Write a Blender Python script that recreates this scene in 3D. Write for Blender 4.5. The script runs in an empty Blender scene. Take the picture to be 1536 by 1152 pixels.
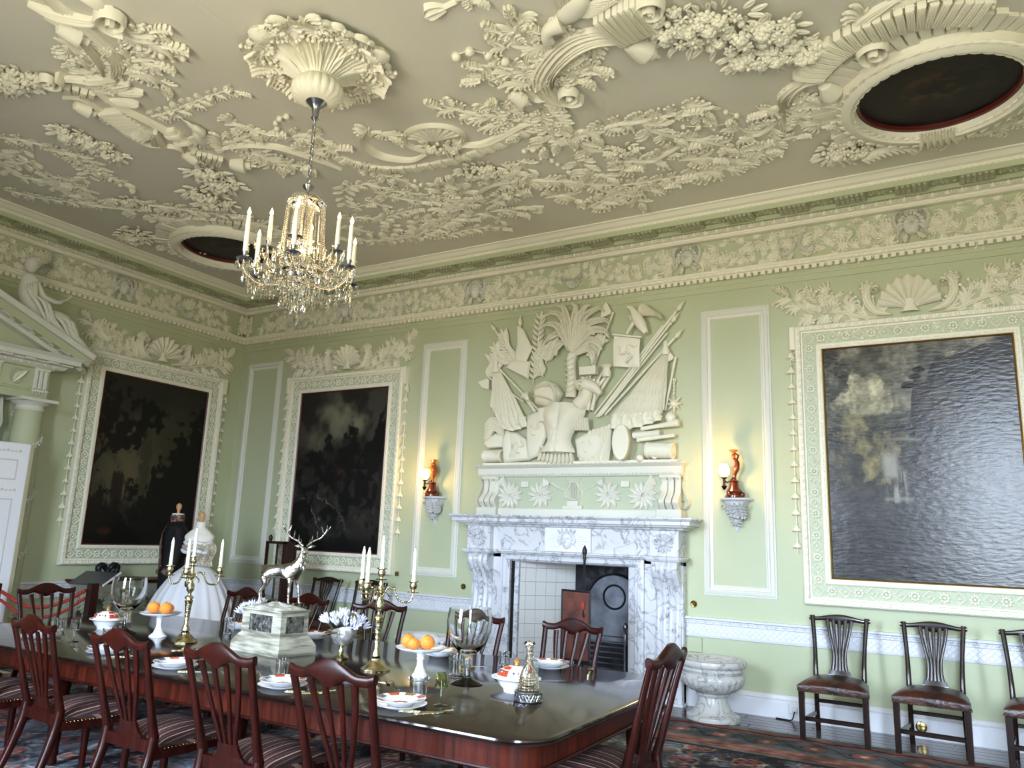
import bpy, math, random
import numpy as np
from mathutils import Vector, Matrix
rnd = random.Random(11)
PI = math.pi
S = bpy.context.scene
COL = S.collection
# ------------------------------------------------------------------ camera
CAM = np.array([9.518, -7.909, 1.544]); YAW, PITCH, ROLL, FPX = -0.53399449, 0.19873618, 0.0368824, 1157.045
_f = np.array([math.sin(YAW)*math.cos(PITCH), math.cos(YAW)*math.cos(PITCH), math.sin(PITCH)])
_r = np.array([math.cos(YAW), -math.sin(YAW), 0.0]); _u = np.cross(_r, _f)
RT = math.cos(ROLL)*_r + math.sin(ROLL)*_u; UP = -math.sin(ROLL)*_r + math.cos(ROLL)*_u
cd = bpy.data.cameras.new('camera'); cam = bpy.data.objects.new('camera', cd); COL.objects.link(cam)
cam.matrix_world = Matrix(((RT[0], UP[0], -_f[0], CAM[0]), (RT[1], UP[1], -_f[1], CAM[1]), (RT[2], UP[2], -_f[2], CAM[2]), (0, 0, 0, 1)))
cd.sensor_width = 36; cd.lens = FPX/1536*36; cd.clip_start = 0.05
S.camera = cam
# ------------------------------------------------------------------ world, daylight, exposure
S.view_settings.view_transform = 'Standard'; S.view_settings.look = 'None'
S.view_settings.gamma = 1; S.view_settings.use_curve_mapping = False
S.view_settings.exposure = 0.0
wd = bpy.data.worlds.new('sky'); S.world = wd; wd.use_nodes = True
_nt = wd.node_tree; _N = _nt.nodes; _L = _nt.links      # pale overcast sky above the horizon, sunlit lawn and gravel below it
_tc = _N.new('ShaderNodeTexCoord'); _sx = _N.new('ShaderNodeSeparateXYZ'); _mr = _N.new('ShaderNodeMapRange'); _mr.inputs[1].default_value = -1; _mr.inputs[2].default_value = 1
_cr = _N.new('ShaderNodeValToRGB'); _e = _cr.color_ramp.elements
_e[0].position = 0; _e[0].color = (0.285, 0.265, 0.215, 1); _e[1].position = 1; _e[1].color = (0.66, 0.80, 1.0, 1)
for _p, _c in ((.490, (0.285, 0.265, 0.215, 1)), (.505, (0.66, 0.80, 1.0, 1))): _q = _e.new(_p); _q.color = _c
_L.new(_tc.outputs['Generated'], _sx.inputs[0]); _L.new(_sx.outputs['Z'], _mr.inputs[0]); _L.new(_mr.outputs[0], _cr.inputs['Fac']); _L.new(_cr.outputs[0], _N['Background'].inputs[0])
_N['Background'].inputs[1].default_value = 64.0
RW, RD, ZC = 11.3, 8.4, 5.035            # room width (x), depth (-y), ceiling height
WINDOWS = (1.0, 5.65, 10.2)
WZ0, WZ1, WHW = 0.75, 4.1, 0.72
def area(name, loc, rot, sx, sy, power, color):
    l = bpy.data.lights.new(name, 'AREA'); l.shape = 'RECTANGLE'; l.size = sx; l.size_y = sy
    l.energy = power; l.color = color
    o = bpy.data.objects.new(name, l); COL.objects.link(o); o.location = loc; o.rotation_euler = rot
    return o
for wx in WINDOWS[1:]:                    # portals guide the sky light through the two unshaded windows of the front wall
    o = area('window_portal', (wx, -RD-0.36, (WZ0+WZ1)/2), (math.radians(90), 0, 0), WHW*2, WZ1-WZ0, 1, (1, 1, 1)); o.data.cycles.is_portal = True
# ------------------------------------------------------------------ materials
def lin(c):
    return tuple((x/12.92 if x <= .04045 else ((x+.055)/1.055)**2.4) for x in [v/255 for v in c])
MATS = {}
def mat(name, rgb, rough=.5, metal=0, spec=.5, noise=None, bump=None, trans=0, ior=1.45, emit=None, coat=0, attr=None, stretch=(1, 1, 1), alpha=1):
    """rgb in sRGB 0-255. noise=(rgb2, scale, detail, lo, hi); bump=(scale, strength)"""
    m = bpy.data.materials.new(name); m.use_nodes = True; nt = m.node_tree; N = nt.nodes; L = nt.links
    b = N['Principled BSDF']; b.inputs['Base Color'].default_value = (*lin(rgb), 1)
    b.inputs['Roughness'].default_value = rough; b.inputs['Metallic'].default_value = metal
    b.inputs['IOR'].default_value = ior; b.inputs['Transmission Weight'].default_value = trans
    b.inputs['Specular IOR Level'].default_value = spec; b.inputs['Coat Weight'].default_value = coat
    if coat: b.inputs['Coat Roughness'].default_value = .08
    if emit: b.inputs['Emission Color'].default_value = (*lin(emit[0]), 1); b.inputs['Emission Strength'].default_value = emit[1]
    tc = None
    if noise or bump:
        tc = N.new('ShaderNodeTexCoord'); mp = N.new('ShaderNodeMapping'); mp.inputs['Scale'].default_value = stretch
        L.new(tc.outputs['Object'], mp.inputs['Vector'])
    if noise:
        rgb2, sc, det, lo, hi = noise
        n = N.new('ShaderNodeTexNoise'); n.inputs['Scale'].default_value = sc; n.inputs['Detail'].default_value = det
        r = N.new('ShaderNodeValToRGB'); r.color_ramp.elements[0].position = lo; r.color_ramp.elements[1].position = hi
        r.color_ramp.elements[0].color = (*lin(rgb), 1); r.color_ramp.elements[1].color = (*lin(rgb2), 1)
        L.new(mp.outputs[0], n.inputs['Vector']); L.new(n.outputs['Fac'], r.inputs['Fac']); L.new(r.outputs[0], b.inputs['Base Color'])
    if attr:
        a = N.new('ShaderNodeAttribute'); a.attribute_name = attr; L.new(a.outputs['Color'], b.inputs['Base Color'])
    if bump:
        n = N.new('ShaderNodeTexNoise'); n.inputs['Scale'].default_value = bump[0]; n.inputs['Detail'].default_value = 4
        bp = N.new('ShaderNodeBump'); bp.inputs['Strength'].default_value = bump[1]; bp.inputs['Distance'].default_value = .02
        L.new(mp.outputs[0], n.inputs['Vector']); L.new(n.outputs['Fac'], bp.inputs['Height']); L.new(bp.outputs[0], b.inputs['Normal'])
    MATS[name] = m
    return m
GREEN = mat('green_paint', (183, 188, 156), .55, noise=((178, 184, 150), 1.5, 3, .35, .65))
PLASTER = mat('cream_plaster', (229, 225, 206), .6, bump=(60, .05))
WPLAST = mat('white_wall_plaster', (212, 211, 199), .55)
CEILM = mat('ceiling_paint', (212, 208, 192), .7, noise=((205, 201, 184), .8, 4, .35, .7))
WHITE = mat('white_gloss_paint', (214, 214, 218), .4)
MARBLE = mat('veined_marble', (226, 226, 230), .22)
def marble_nodes(m, base, vein, sc=2.2):
    nt = m.node_tree; N = nt.nodes; L = nt.links; b = N['Principled BSDF']
    tc = N.new('ShaderNodeTexCoord'); n = N.new('ShaderNodeTexNoise'); n.inputs['Scale'].default_value = sc; n.inputs['Detail'].default_value = 6; n.inputs['Distortion'].default_value = 1.6
    mr = N.new('ShaderNodeMath'); mr.operation = 'SUBTRACT'; mr.inputs[1].default_value = .5
    ab = N.new('ShaderNodeMath'); ab.operation = 'ABSOLUTE'
    r = N.new('ShaderNodeValToRGB'); e = r.color_ramp.elements; e[0].position = 0; e[0].color = (*lin(vein), 1); e[1].position = .05; e[1].color = (*lin(base), 1)
    mid = r.color_ramp.elements.new(.012); mid.color = (*lin(tuple((a*2+b_)/3 for a, b_ in zip(base, vein))), 1)
    L.new(tc.outputs['Object'], n.inputs['Vector']); L.new(n.outputs['Fac'], mr.inputs[0]); L.new(mr.outputs[0], ab.inputs[0]); L.new(ab.outputs[0], r.inputs['Fac']); L.new(r.outputs[0], b.inputs['Base Color'])
marble_nodes(MARBLE, (208, 208, 212), (138, 136, 142), 4.2)
VASEM = mat('grey_marble', (205, 203, 200), .25); marble_nodes(VASEM, (196, 194, 190), (134, 131, 127), 4.5)
MAHOG = mat('red_mahogany', (48, 11, 5), .34, noise=((24, 5, 3), 6, 5, .35, .7), coat=.08, spec=.28, stretch=(6, 6, .6))
MAHOGH = mat('mahogany_rail', (74, 27, 15), .38, noise=((38, 11, 6), 5, 5, .35, .7), coat=.0, spec=.22, stretch=(8, 8, .5))
TABLEM = mat('dark_polished_top', (34, 22, 20), .15, noise=((24, 15, 13), 4, 4, .3, .7), coat=.25, stretch=(.6, 6, 1))
DARKW = mat('dark_wood', (40, 22, 17), .25, noise=((22, 12, 10), 8, 4, .3, .7), coat=.5, stretch=(6, 6, .6))
LEATHER = mat('brown_leather', (70, 32, 24), .32, noise=((34, 18, 15), 7, 5, .35, .65), bump=(14, .5))
BRASS = mat('brass', (196, 170, 104), .22, metal=1, noise=((120, 98, 58), 20, 3, .4, .7))
BLACK = mat('black_iron', (18, 18, 19), .45)
STEEL = mat('polished_steel', (150, 152, 158), .28, metal=1)
SILVER = mat('silver', (206, 202, 192), .24, metal=1, noise=((120, 116, 108), 26, 4, .4, .75), bump=(40, .25))
SILVG = mat('silver_gilt', (206, 196, 158), .25, metal=1, noise=((96, 84, 58), 30, 4, .4, .75), bump=(50, .4))
GLASS = mat('clear_glass', (250, 252, 252), .01, trans=1, ior=1.46)
CRYS = mat('crystal', (255, 250, 238), .02, trans=1, ior=1.6)
PORC = mat('white_porcelain', (240, 240, 243), .12, coat=.4)
WAX = mat('candle_wax', (242, 236, 214), .45)
FLAME = mat('flame_bulb', (255, 214, 150), .3, emit=((255, 205, 130), 14))
GLOBE = mat('lamp_globe', (255, 230, 180), .3, emit=((255, 214, 150), 5))
GOLD = mat('gilt_edge', (196, 160, 92), .3, metal=1)
REDEDGE = mat('dark_red_slip', (84, 30, 24), .35, coat=.3)
WOODK = mat('turned_wood', (196, 150, 104), .45)
BLACKC = mat('black_cloth', (14, 13, 14), .8)
SATIN = mat('white_satin', (226, 226, 232), .38)
LACE = mat('beige_lace', (196, 188, 168), .6, noise=((150, 142, 122), 40, 3, .4, .6))
# ------------------------------------------------------------------ pixel <-> point helper (used to read real positions off the photograph)
def at(px, py, ax, v):
    d = _f + (px-768)/FPX*RT - (py-576)/FPX*UP
    return CAM + d*((v-CAM[ax])/d[ax])
FB = lambda u, v, w: (u, -w, v)            # back wall: u right, v up, w towards the room
FL = lambda u, v, w: (w, u, v)             # left wall
FC = lambda u, v, w: (u, v, ZC-w)          # ceiling: w downwards
FI = lambda u, v, w: (u, v, w)
def off(F, du, dv, dw, s=1, flip=1, a=0):
    c, si = math.cos(a), math.sin(a)
    return lambda u, v, w: F(du+s*(flip*u*c-v*si), dv+s*(flip*u*si+v*c), dw+w*s)
# ------------------------------------------------------------------ mesh collector
ORG = {}
def catmull(P, n):
    P = [np.array(p, float) for p in P]
    if len(P) == 2:
        return [P[0]+(P[1]-P[0])*i/n for i in range(n+1)]
    Q = [2*P[0]-P[1]]+P+[2*P[-1]-P[-2]]; out = []
    for i in range(1, len(Q)-2):
        for k in range(8):
            t = k/8; a, b, c, d = Q[i-1], Q[i], Q[i+1], Q[i+2]
            out.append(.5*((2*b)+(c-a)*t+(2*a-5*b+4*c-d)*t*t+(3*b-a-3*c+d)*t**3))
    out.append(P[-1]); out = np.array(out)
    L = np.r_[0, np.cumsum(np.linalg.norm(np.diff(out, axis=0), axis=1))]
    s = np.linspace(0, L[-1], n+1)
    return [np.array([np.interp(x, L, out[:, j]) for j in range(out.shape[1])]) for x in s]
def plen(P):
    return float(sum(np.linalg.norm(np.array(a)-np.array(b)) for a, b in zip(P[1:], P[:-1])))
class M:
    def __init__(s): s.v = []; s.f = []
    def add(s, V, Fs):
        o = len(s.v); s.v += [tuple(map(float, p)) for p in V]; s.f += [tuple(i+o for i in f) for f in Fs]; return s
    def box(s, a, b, F=FI):
        x0, y0, z0 = a; x1, y1, z1 = b
        V = [F(x, y, z) for z in (z0, z1) for y in (y0, y1) for x in (x0, x1)]
        return s.add(V, [(0, 2, 3, 1), (4, 5, 7, 6), (0, 1, 5, 4), (2, 6, 7, 3), (0, 4, 6, 2), (1, 3, 7, 5)])
    def bbox(s, a, b, F=FI, e=.006):       # box with the outer (max w) face chamfered
        x0, y0, z0 = a; x1, y1, z1 = b
        V = [(x0, y0, z0), (x1, y0, z0), (x1, y1, z0), (x0, y1, z0), (x0, y0, z1-e), (x1, y0, z1-e), (x1, y1, z1-e), (x0, y1, z1-e), (x0+e, y0+e, z1), (x1-e, y0+e, z1), (x1-e, y1-e, z1), (x0+e, y1-e, z1)]
        return s.add([F(*p) for p in V], [(3, 2, 1, 0), (0, 1, 5, 4), (1, 2, 6, 5), (2, 3, 7, 6), (3, 0, 4, 7), (4, 5, 9, 8), (5, 6, 10, 9), (6, 7, 11, 10), (7, 4, 8, 11), (8, 9, 10, 11)])
    def prism(s, poly, w0, w1, F=FI):
        n = len(poly); V = [F(p[0], p[1], w0) for p in poly]+[F(p[0], p[1], w1) for p in poly]
        return s.add(V, [tuple(range(n-1, -1, -1)), tuple(range(n, 2*n))]+[(i, (i+1) % n, n+(i+1) % n, n+i) for i in range(n)])
    def dome(s, poly, w0, h, F=FI, k=3, inset=.35):   # cushioned polygon relief
        c = np.mean(np.array(poly, float), axis=0); n = len(poly); V = []; Fs = []
        for i in range(k+1):
            t = i/k; sc = 1-inset*(1-math.cos(t*PI/2))*1.0; w = w0+h*math.sin(t*PI/2)
            V += [F(*(c+(np.array(p)-c)*sc), w) for p in poly]
        for i in range(k):
            Fs += [(i*n+j, i*n+(j+1) % n, (i+1)*n+(j+1) % n, (i+1)*n+j) for j in range(n)]
        V.append(F(*c, w0+h*1.1)); Fs += [(k*n+j, k*n+(j+1) % n, len(V)-1) for j in range(n)]
        return s.add(V, Fs)
    def tube(s, P, r, n=8, F=FI, cap=True, res=None):
        P = [np.array(F(*p), float) for p in P]
        if res: P = catmull(P, res)
        m = len(P); rs = [r]*m if np.isscalar(r) else [np.interp(i/(m-1), np.linspace(0, 1, len(r)), r) for i in range(m)]
        V = []; Fs = []; a = None
        for i in range(m):
            t = P[min(i+1, m-1)]-P[max(i-1, 0)]; t = t/(np.linalg.norm(t)+1e-12)
            if a is None:
                a = np.cross(t, [0, 0, 1.]) if abs(t[2]) < .9 else np.cross(t, [1., 0, 0])
            a = a-t*(a@t); a /= np.linalg.norm(a)+1e-12; b = np.cross(t, a)
            V += [P[i]+rs[i]*(math.cos(2*PI*j/n)*a+math.sin(2*PI*j/n)*b) for j in range(n)]
        for i in range(m-1):
            Fs += [(i*n+j, i*n+(j+1) % n, (i+1)*n+(j+1) % n, (i+1)*n+j) for j in range(n)]
        if cap: Fs += [tuple(range(n-1, -1, -1)), tuple(range((m-1)*n, m*n))]
        return s.add(V, Fs)
    def lathe(s, prof, c=(0, 0, 0), n=24, F=FI, flute=0, famp=0, a0=0, a1=2*PI, axis='z', fz=None):
        full = abs(a1-a0-2*PI) < 1e-6; k = n if full else n+1; V = []; Fs = []
        for r, z in prof:
            for j in range(k):
                a = a0+(a1-a0)*j/n; rr = r
                if flute and (fz is None or fz[0] <= z <= fz[1]): rr = r*(1+famp*abs(math.sin(a*flute/2)))
                x, y = rr*math.cos(a), rr*math.sin(a)
                p = (x, y, z) if axis == 'z' else ((z, x, y) if axis == 'x' else (x, z, y))
                V.append(F(c[0]+p[0], c[1]+p[1], c[2]+p[2]))
        for i in range(len(prof)-1):
            for j in range(n):
                j2 = (j+1) % k
                Fs.append((i*k+j, i*k+j2, (i+1)*k+j2, (i+1)*k+j))
        return s.add(V, Fs)
    def ball(s, c, r, n=8, F=FI, sq=(1, 1, 1)):
        m = max(4, n//2); V = [F(c[0], c[1], c[2]-r*sq[2])]; Fs = []
        for i in range(1, m):
            t = PI*i/m-PI/2
            V += [F(c[0]+r*sq[0]*math.cos(t)*math.cos(2*PI*j/n), c[1]+r*sq[1]*math.cos(t)*math.sin(2*PI*j/n), c[2]+r*sq[2]*math.sin(t)) for j in range(n)]
        V.append(F(c[0], c[1], c[2]+r*sq[2])); e = len(V)-1
        Fs += [(0, 1+(j+1) % n, 1+j) for j in range(n)]
        for i in range(m-2):
            Fs += [(1+i*n+j, 1+i*n+(j+1) % n, 1+(i+1)*n+(j+1) % n, 1+(i+1)*n+j) for j in range(n)]
        Fs += [(1+(m-2)*n+j, 1+(m-2)*n+(j+1) % n, e) for j in range(n)]
        return s.add(V, Fs)
    def grid(s, fn, nu, nv, closeu=False):
        V = [fn(i/nu, j/nv) for j in range(nv+1) for i in range(nu+1)]
        return s.add(V, [(j*(nu+1)+i, j*(nu+1)+i+1, (j+1)*(nu+1)+i+1, (j+1)*(nu+1)+i) for j in range(nv) for i in range(nu)])
    ROUND = [(-1, 0), (-.72, .68), (0, 1), (.72, .68), (1, 0)]
    GROOV = [(-1, 0), (-.8, .9), (-.38, .5), (0, 1), (.38, .5), (.8, .9), (1, 0)]
    SCRL = [(-1, 0), (-1, .8), (-.72, 1), (-.6, .5), (0, .62), (.6, .5), (.72, 1), (1, .8), (1, 0)]
    def stroke(s, P, w, h, F=FI, n=8, kind='leaf', prof=None, w0=0, lift=0):
        Q = catmull(P, n); prof = prof or M.ROUND; k = len(prof); V = []; Fs = []; m = len(Q)
        for i, q in enumerate(Q):
            t = i/(m-1); d = Q[min(i+1, m-1)]-Q[max(i-1, 0)]; d = d/(np.linalg.norm(d)+1e-9); nx, ny = -d[1], d[0]
            if kind == 'leaf':
                ww = .35+.65*math.sin(min(t/.7, 1)*PI/2) if t < .72 else math.sqrt(max(0, 1-((t-.72)/.285)**2)); hh = .45+.55*t*(1 if t < .9 else .85)
            elif kind == 'taper': ww = 1-.8*t; hh = 1-.4*t
            elif kind == 'both': ww = math.sin(PI*(.06+.88*t)); hh = .6+.4*ww
            else: ww = 1; hh = 1
            ww = max(ww, .06)
            for a, b in prof:
                V.append(F(q[0]+nx*a*w*ww, q[1]+ny*a*w*ww, w0+h*b*hh+lift*t*t))
        for i in range(m-1):
            Fs += [(i*k+j, i*k+j+1, (i+1)*k+j+1, (i+1)*k+j) for j in range(k-1)]
        Fs += [tuple(range(k-1, -1, -1)), tuple(range((m-1)*k, m*k))]
        return s.add(V, Fs)
    def mesh(s, name, mt, smooth=True):
        me = bpy.data.meshes.new(name); me.from_pydata(s.v, [], s.f)
        if smooth:
            me.polygons.foreach_set('use_smooth', [True]*len(me.polygons))
            try: me.set_sharp_from_angle(angle=math.radians(smooth if smooth is not True else 50))
            except Exception: pass
        if mt: me.materials.append(mt)
        me.update(); return me
    def build(s, name, mt, parent=None, smooth=True, fix=False):
        if parent is not None:
            L = ORG.get(parent.name, (0, 0, 0)); s.v = [(a-L[0], b-L[1], c-L[2]) for a, b, c in s.v]
        me = s.mesh(name, mt, smooth)
        if fix:
            import bmesh
            bm = bmesh.new(); bm.from_mesh(me); bmesh.ops.recalc_face_normals(bm, faces=bm.faces); bm.to_mesh(me); bm.free()
        o = bpy.data.objects.new(name, me); COL.objects.link(o)
        if parent is not None: o.parent = parent; ORG[o.name] = ORG.get(parent.name, (0, 0, 0))
        return o
def tag(o, label=None, cat=None, group=None, kind=None):
    if label: o['label'] = label
    if cat: o['category'] = cat
    if group: o['group'] = group
    if kind: o['kind'] = kind
    return o
def thing(name, label, cat, loc=(0, 0, 0), group=None):
    o = bpy.data.objects.new(name, None); COL.objects.link(o); o.location = loc; o.empty_display_size = .05
    ORG[o.name] = tuple(map(float, loc)); return tag(o, label, cat, group)
def struct(m, name, mt, smooth=False, **k):
    o = m.build(name, mt, None, smooth, **k); o['kind'] = 'structure'; return o
def lab(o, t): o['label'] = t; return o
def inst(me, name, parent, F, u, v, w, ang=0, s=1, flip=1, sz=None, su=None):
    """place shared mesh (local x,y in plane, z relief) on frame F at (u,v,w)"""
    o0 = np.array(F(u, v, w)); c, si = math.cos(ang), math.sin(ang)
    X = np.array(F(u+c, v+si, w))-o0; Y = np.array(F(u-si, v+c, w))-o0; Z = np.array(F(u, v, w+1))-o0
    sx = (su or s); sz = sz or s; Y = Y*flip
    L = ORG.get(parent.name, (0, 0, 0)) if parent is not None else (0, 0, 0)
    o = bpy.data.objects.new(name, me); COL.objects.link(o)
    if parent is not None: o.parent = parent
    o.matrix_basis = Matrix(((X[0]*sx, Y[0]*s, Z[0]*sz, o0[0]-L[0]), (X[1]*sx, Y[1]*s, Z[1]*sz, o0[1]-L[1]), (X[2]*sx, Y[2]*s, Z[2]*sz, o0[2]-L[2]), (0, 0, 0, 1)))
    return o
def copy_tree(o, parent=None):
    c = o.copy(); COL.objects.link(c)
    if parent is not None: c.parent = parent
    for ch in [x for x in KIDS.get(o.name, [])]: copy_tree(ch, c)
    return c
KIDS = {}
def index_kids():
    KIDS.clear()
    for o in COL.objects:
        if o.parent is not None: KIDS.setdefault(o.parent.name, []).append(o)
def dup(o, loc, rz=0, label=None, group=None):
    c = copy_tree(o); c.location = loc; c.rotation_euler = (0, 0, rz); ORG[c.name] = loc
    if label: c['label'] = label
    if group: c['group'] = group
    return c
FLUT = [(-1, 0), (-.92, .6), (-.8, .75), (-.64, .38), (-.46, .85), (-.26, .48), (0, 1.0), (.26, .48), (.46, .85), (.64, .38), (.8, .75), (.92, .6), (1, 0)]
SHAL = [(-1, 0), (-.92, .62), (-.76, .82), (-.55, .7), (-.3, .94), (0, .8), (.3, .94), (.55, .7), (.76, .82), (.92, .62), (1, 0)]
# ------------------------------------------------------------------ shared ornament meshes (unit size, x along, z relief)
def acanthus(n=5, bend=.25, one=False, curl=.5, wid=.34, mt=PLASTER, name='acanthus_leaf'):
    """lobed, fluted leaf whose tip and lobe ends curl up off the ground"""
    m = M(); spine = [(0, 0), (.35, bend*.25), (.7, bend*.7), (1.0, bend*1.5)]; NU, NV = n*5, 10
    Q = catmull(spine, 60)
    def fn(a, b):
        t = b*.999; s = a*2-1; lob = abs(math.sin(n*PI*t))**.7; env = min(1, .38+t*2.2)*(1-max(0, (t-.55)/.45)**2.2)+.03
        w = wid*env*(.42+.58*lob)
        if one: w *= (1.25 if s*one > 0 else .35)
        tt = min(1, max(0, t+.13*abs(s)*lob*(1 if t < .9 else 0))); j = min(58, int(tt*59)); f = tt*59-j; q = Q[j]*(1-f)+Q[j+1]*f; d = Q[j+1]-Q[j]; d = d/np.linalg.norm(d)
        z = .03+.16*env*(1-.55*s*s)+.035*math.cos(s*5*PI)*env+.10*abs(s)**3*lob+.12*max(0, t-.7)/.3
        if t < .02: z = .0
        if abs(s) > .99: z = z-.04
        return (q[0]-d[1]*s*w, q[1]+d[0]*s*w, z)
    m.grid(fn, NV, NU)
    k = len(m.v); base = [(x, y, 0) for x, y, z in m.v]; rim = [j*(NV+1) for j in range(NU+1)]+[j*(NV+1)+NV for j in range(NU, -1, -1)]
    o = len(m.v); m.v += [(m.v[i][0]*.98, m.v[i][1]*.9, 0) for i in rim]; L_ = len(rim)
    m.f += [(rim[i], rim[(i+1) % L_], o+(i+1) % L_, o+i) for i in range(L_)]
    m.stroke(spine, .045, .1, n=7, kind='taper', w0=.16)
    e = Q[-1]; m.ball((e[0]-.03, e[1], .25), .085, 6)
    return m.mesh(name, mt)
def sheaf(n=4, bend=.5, fan=.42, mt=PLASTER, name='acanthus_leaf', hook=.5):
    """acanthus leaf as a sheaf of rounded flutes springing from one root and curling to one side"""
    m = M()
    for k in range(n):
        L = 1-.17*k; a = k*fan-.1; P = []; x = y = 0.0; P.append((0, .02*k))
        for i in range(1, 7):
            t = i/6; th = a*t**.6+bend*t*t+hook*max(0, t-.6)*2.2; x += L/6*math.cos(th); y += L/6*math.sin(th); P.append((x, y+.02*k))
        m.stroke(P, .085-.004*k, .15-.012*k, n=8, kind='leaf', prof=M.GROOV if k == 0 else M.ROUND, w0=.0, lift=.05)
        m.ball((x, y+.02*k, .14), .075, 6, sq=(1, 1, .8))
    for k in range(2):
        a = -.3-k*.45; L = .6-.2*k; m.stroke([(.02, -.02), (L*.5*math.cos(a*.6), L*.5*math.sin(a*.6)), (L*math.cos(a), L*math.sin(a))], .06, .11, n=6, kind='leaf')
    return m.mesh(name, mt)
def leafset(mt):
    return dict(A=acanthus(5, .2, wid=.28, mt=mt), B=sheaf(4, .5, mt=mt), C=sheaf(3, .2, .3, mt=mt), D=sheaf(5, .75, .34, mt=mt, hook=.8))
LP = leafset(PLASTER); LW = leafset(PLASTER)
def flower(n=8, rose=False, mt=PLASTER):
    m = M()
    if rose:
        for r_, k, z in ((.42, 6, .1), (.26, 5, .26), (.12, 3, .38)):
            for i in range(k):
                a = 2*PI*(i+.3*z)/k; m.ball((r_*math.cos(a), r_*math.sin(a), z), .22, 6, sq=(1, 1, .8))
        m.ball((0, 0, .45), .12, 6)
    else:
        for i in range(n):
            a = 2*PI*i/n; c, s_ = math.cos(a), math.sin(a)
            m.stroke([(.08*c, .08*s_), (.3*c, .3*s_), (.5*c, .5*s_)], .13, .14, n=4, w0=.16, lift=-.06)
        m.ball((0, 0, .3), .15, 6)
    return m.mesh('flower', mt)
FL1 = flower(); FL2 = flower(rose=True); FL3 = flower(5)
def simple_leaf(mt=PLASTER):
    m = M(); m.stroke([(0, 0), (.5, .05), (1, 0)], .2, .16, n=6, kind='both', prof=[(-1, 0), (-.6, .9), (0, .45), (.6, .9), (1, 0)], lift=.12); return m.mesh('leaf', mt)
SLEAF = simple_leaf(); SLEAFM = simple_leaf(MARBLE)
def berry(mt=PLASTER):
    m = M(); m.ball((0, 0, .3), .5, 8); return m.mesh('berry', mt)
BERRY = berry()
def cluster(parent, F, c, a, b, ang=0, n=None, w=.01, fs=.075):
    """a heap of flowers, leaves and berries inside an ellipse"""
    n = n or int(6+220*a*b); ca, sa = math.cos(ang), math.sin(ang)
    for i in range(int(n*1.1)):
        t = 2*PI*i/int(n*1.1)+rnd.random(); r_ = .78+.2*rnd.random(); x, y = a*r_*math.cos(t), b*r_*math.sin(t)
        inst(SLEAF, 'leaf', parent, F, c[0]+x*ca-y*sa, c[1]+x*sa+y*ca, w, math.atan2(y*a, x*b)+ang+rnd.uniform(-.6, .6), fs*rnd.uniform(.9, 1.3), sz=fs*1.2)
    for i in range(n):
        r_ = math.sqrt((i+.5)/n); t = i*2.4; x, y = a*r_*math.cos(t)*.85, b*r_*math.sin(t)*.85; k = rnd.random()
        me, nm = ((FL1, 'flower') if k < .35 else (FL2, 'flower') if k < .65 else (FL3, 'flower') if k < .8 else (BERRY, 'berry'))
        sc = fs*(.55 if nm == 'berry' else rnd.uniform(.85, 1.25))
        inst(me, nm, parent, F, c[0]+x*ca-y*sa, c[1]+x*sa+y*ca, w+(1-r_)*fs*.7, rnd.uniform(0, 6), sc)
def spray(parent, F, P, w=.016, L=.13, gap=.075, h=.035, leaves=None, n=None, alt=('B', 'D', 'C'), stem='stem', side=0, mt=PLASTER, w0=0, ends=True):
    """acanthus branch: grooved stem with leaves springing from both sides"""
    leaves = leaves or LP
    tot = plen(P); k = max(6, int(tot/.04))
    M().stroke(P, w*.7, min(h, w*.95), F, n=min(60, k), kind='both' if tot < .8 else 'taper', prof=M.GROOV, w0=w0).build(stem, mt, parent)
    Q = catmull(P, 100); c = max(2, int(tot/gap)); r2 = random.Random(int(abs(P[0][0]*1000))+int(abs(P[-1][1]*77)))
    for i in range(c):
        t = (i+.5)/c; j = int(t*99); q = Q[j]; d = Q[j+1]-Q[max(0, j-1)]; a = math.atan2(d[1], d[0]); sd = side or (1 if i % 2 else -1)
        me = leaves[alt[i % len(alt)]]; s = L*r2.uniform(.75, 1.15)*(1-.3*t)
        inst(me, 'acanthus_leaf', parent, F, q[0]-math.sin(a)*sd*w*.5, q[1]+math.cos(a)*sd*w*.5, w0+.002, a+sd*r2.uniform(.5, 1.0), s*1.3, flip=sd, sz=s*RZ[0])
    if ends:
        d = Q[-1]-Q[-3]; inst(leaves['A'], 'acanthus_leaf', parent, F, Q[-2][0], Q[-2][1], w0+.004, math.atan2(d[1], d[0]), L*.9, sz=L*RZ[0])
RZ = [1.15]
def scroll(parent, F, P, w=.05, h=.05, name='scroll_band', mt=PLASTER, prof=None, w0=0):
    return M().stroke(P, w, h, F, n=max(12, int(plen(P)/.022)), kind='both', prof=prof or SHAL, w0=w0).build(name, mt, parent)
def volute(parent, F, c, r, turns=1.75, a0=0, flip=1, w=None, h=.05, mt=PLASTER, w0=0, name='volute'):
    w = w or r*.22; m = M(); P = []
    for i in range(int(turns*14)+1):
        t = i/(turns*14); a = a0+flip*2*PI*turns*t; rr = r*(1-.88*t); P.append((c[0]+rr*math.cos(a), c[1]+rr*math.sin(a)))
    Q = P; m.stroke(Q, w, h, F, n=int(turns*14), kind='taper', w0=w0, lift=h*.5)
    m.ball((c[0], c[1], w0+h*.8), r*.2, 8, F)
    return m.build(name, mt, parent)
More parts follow.
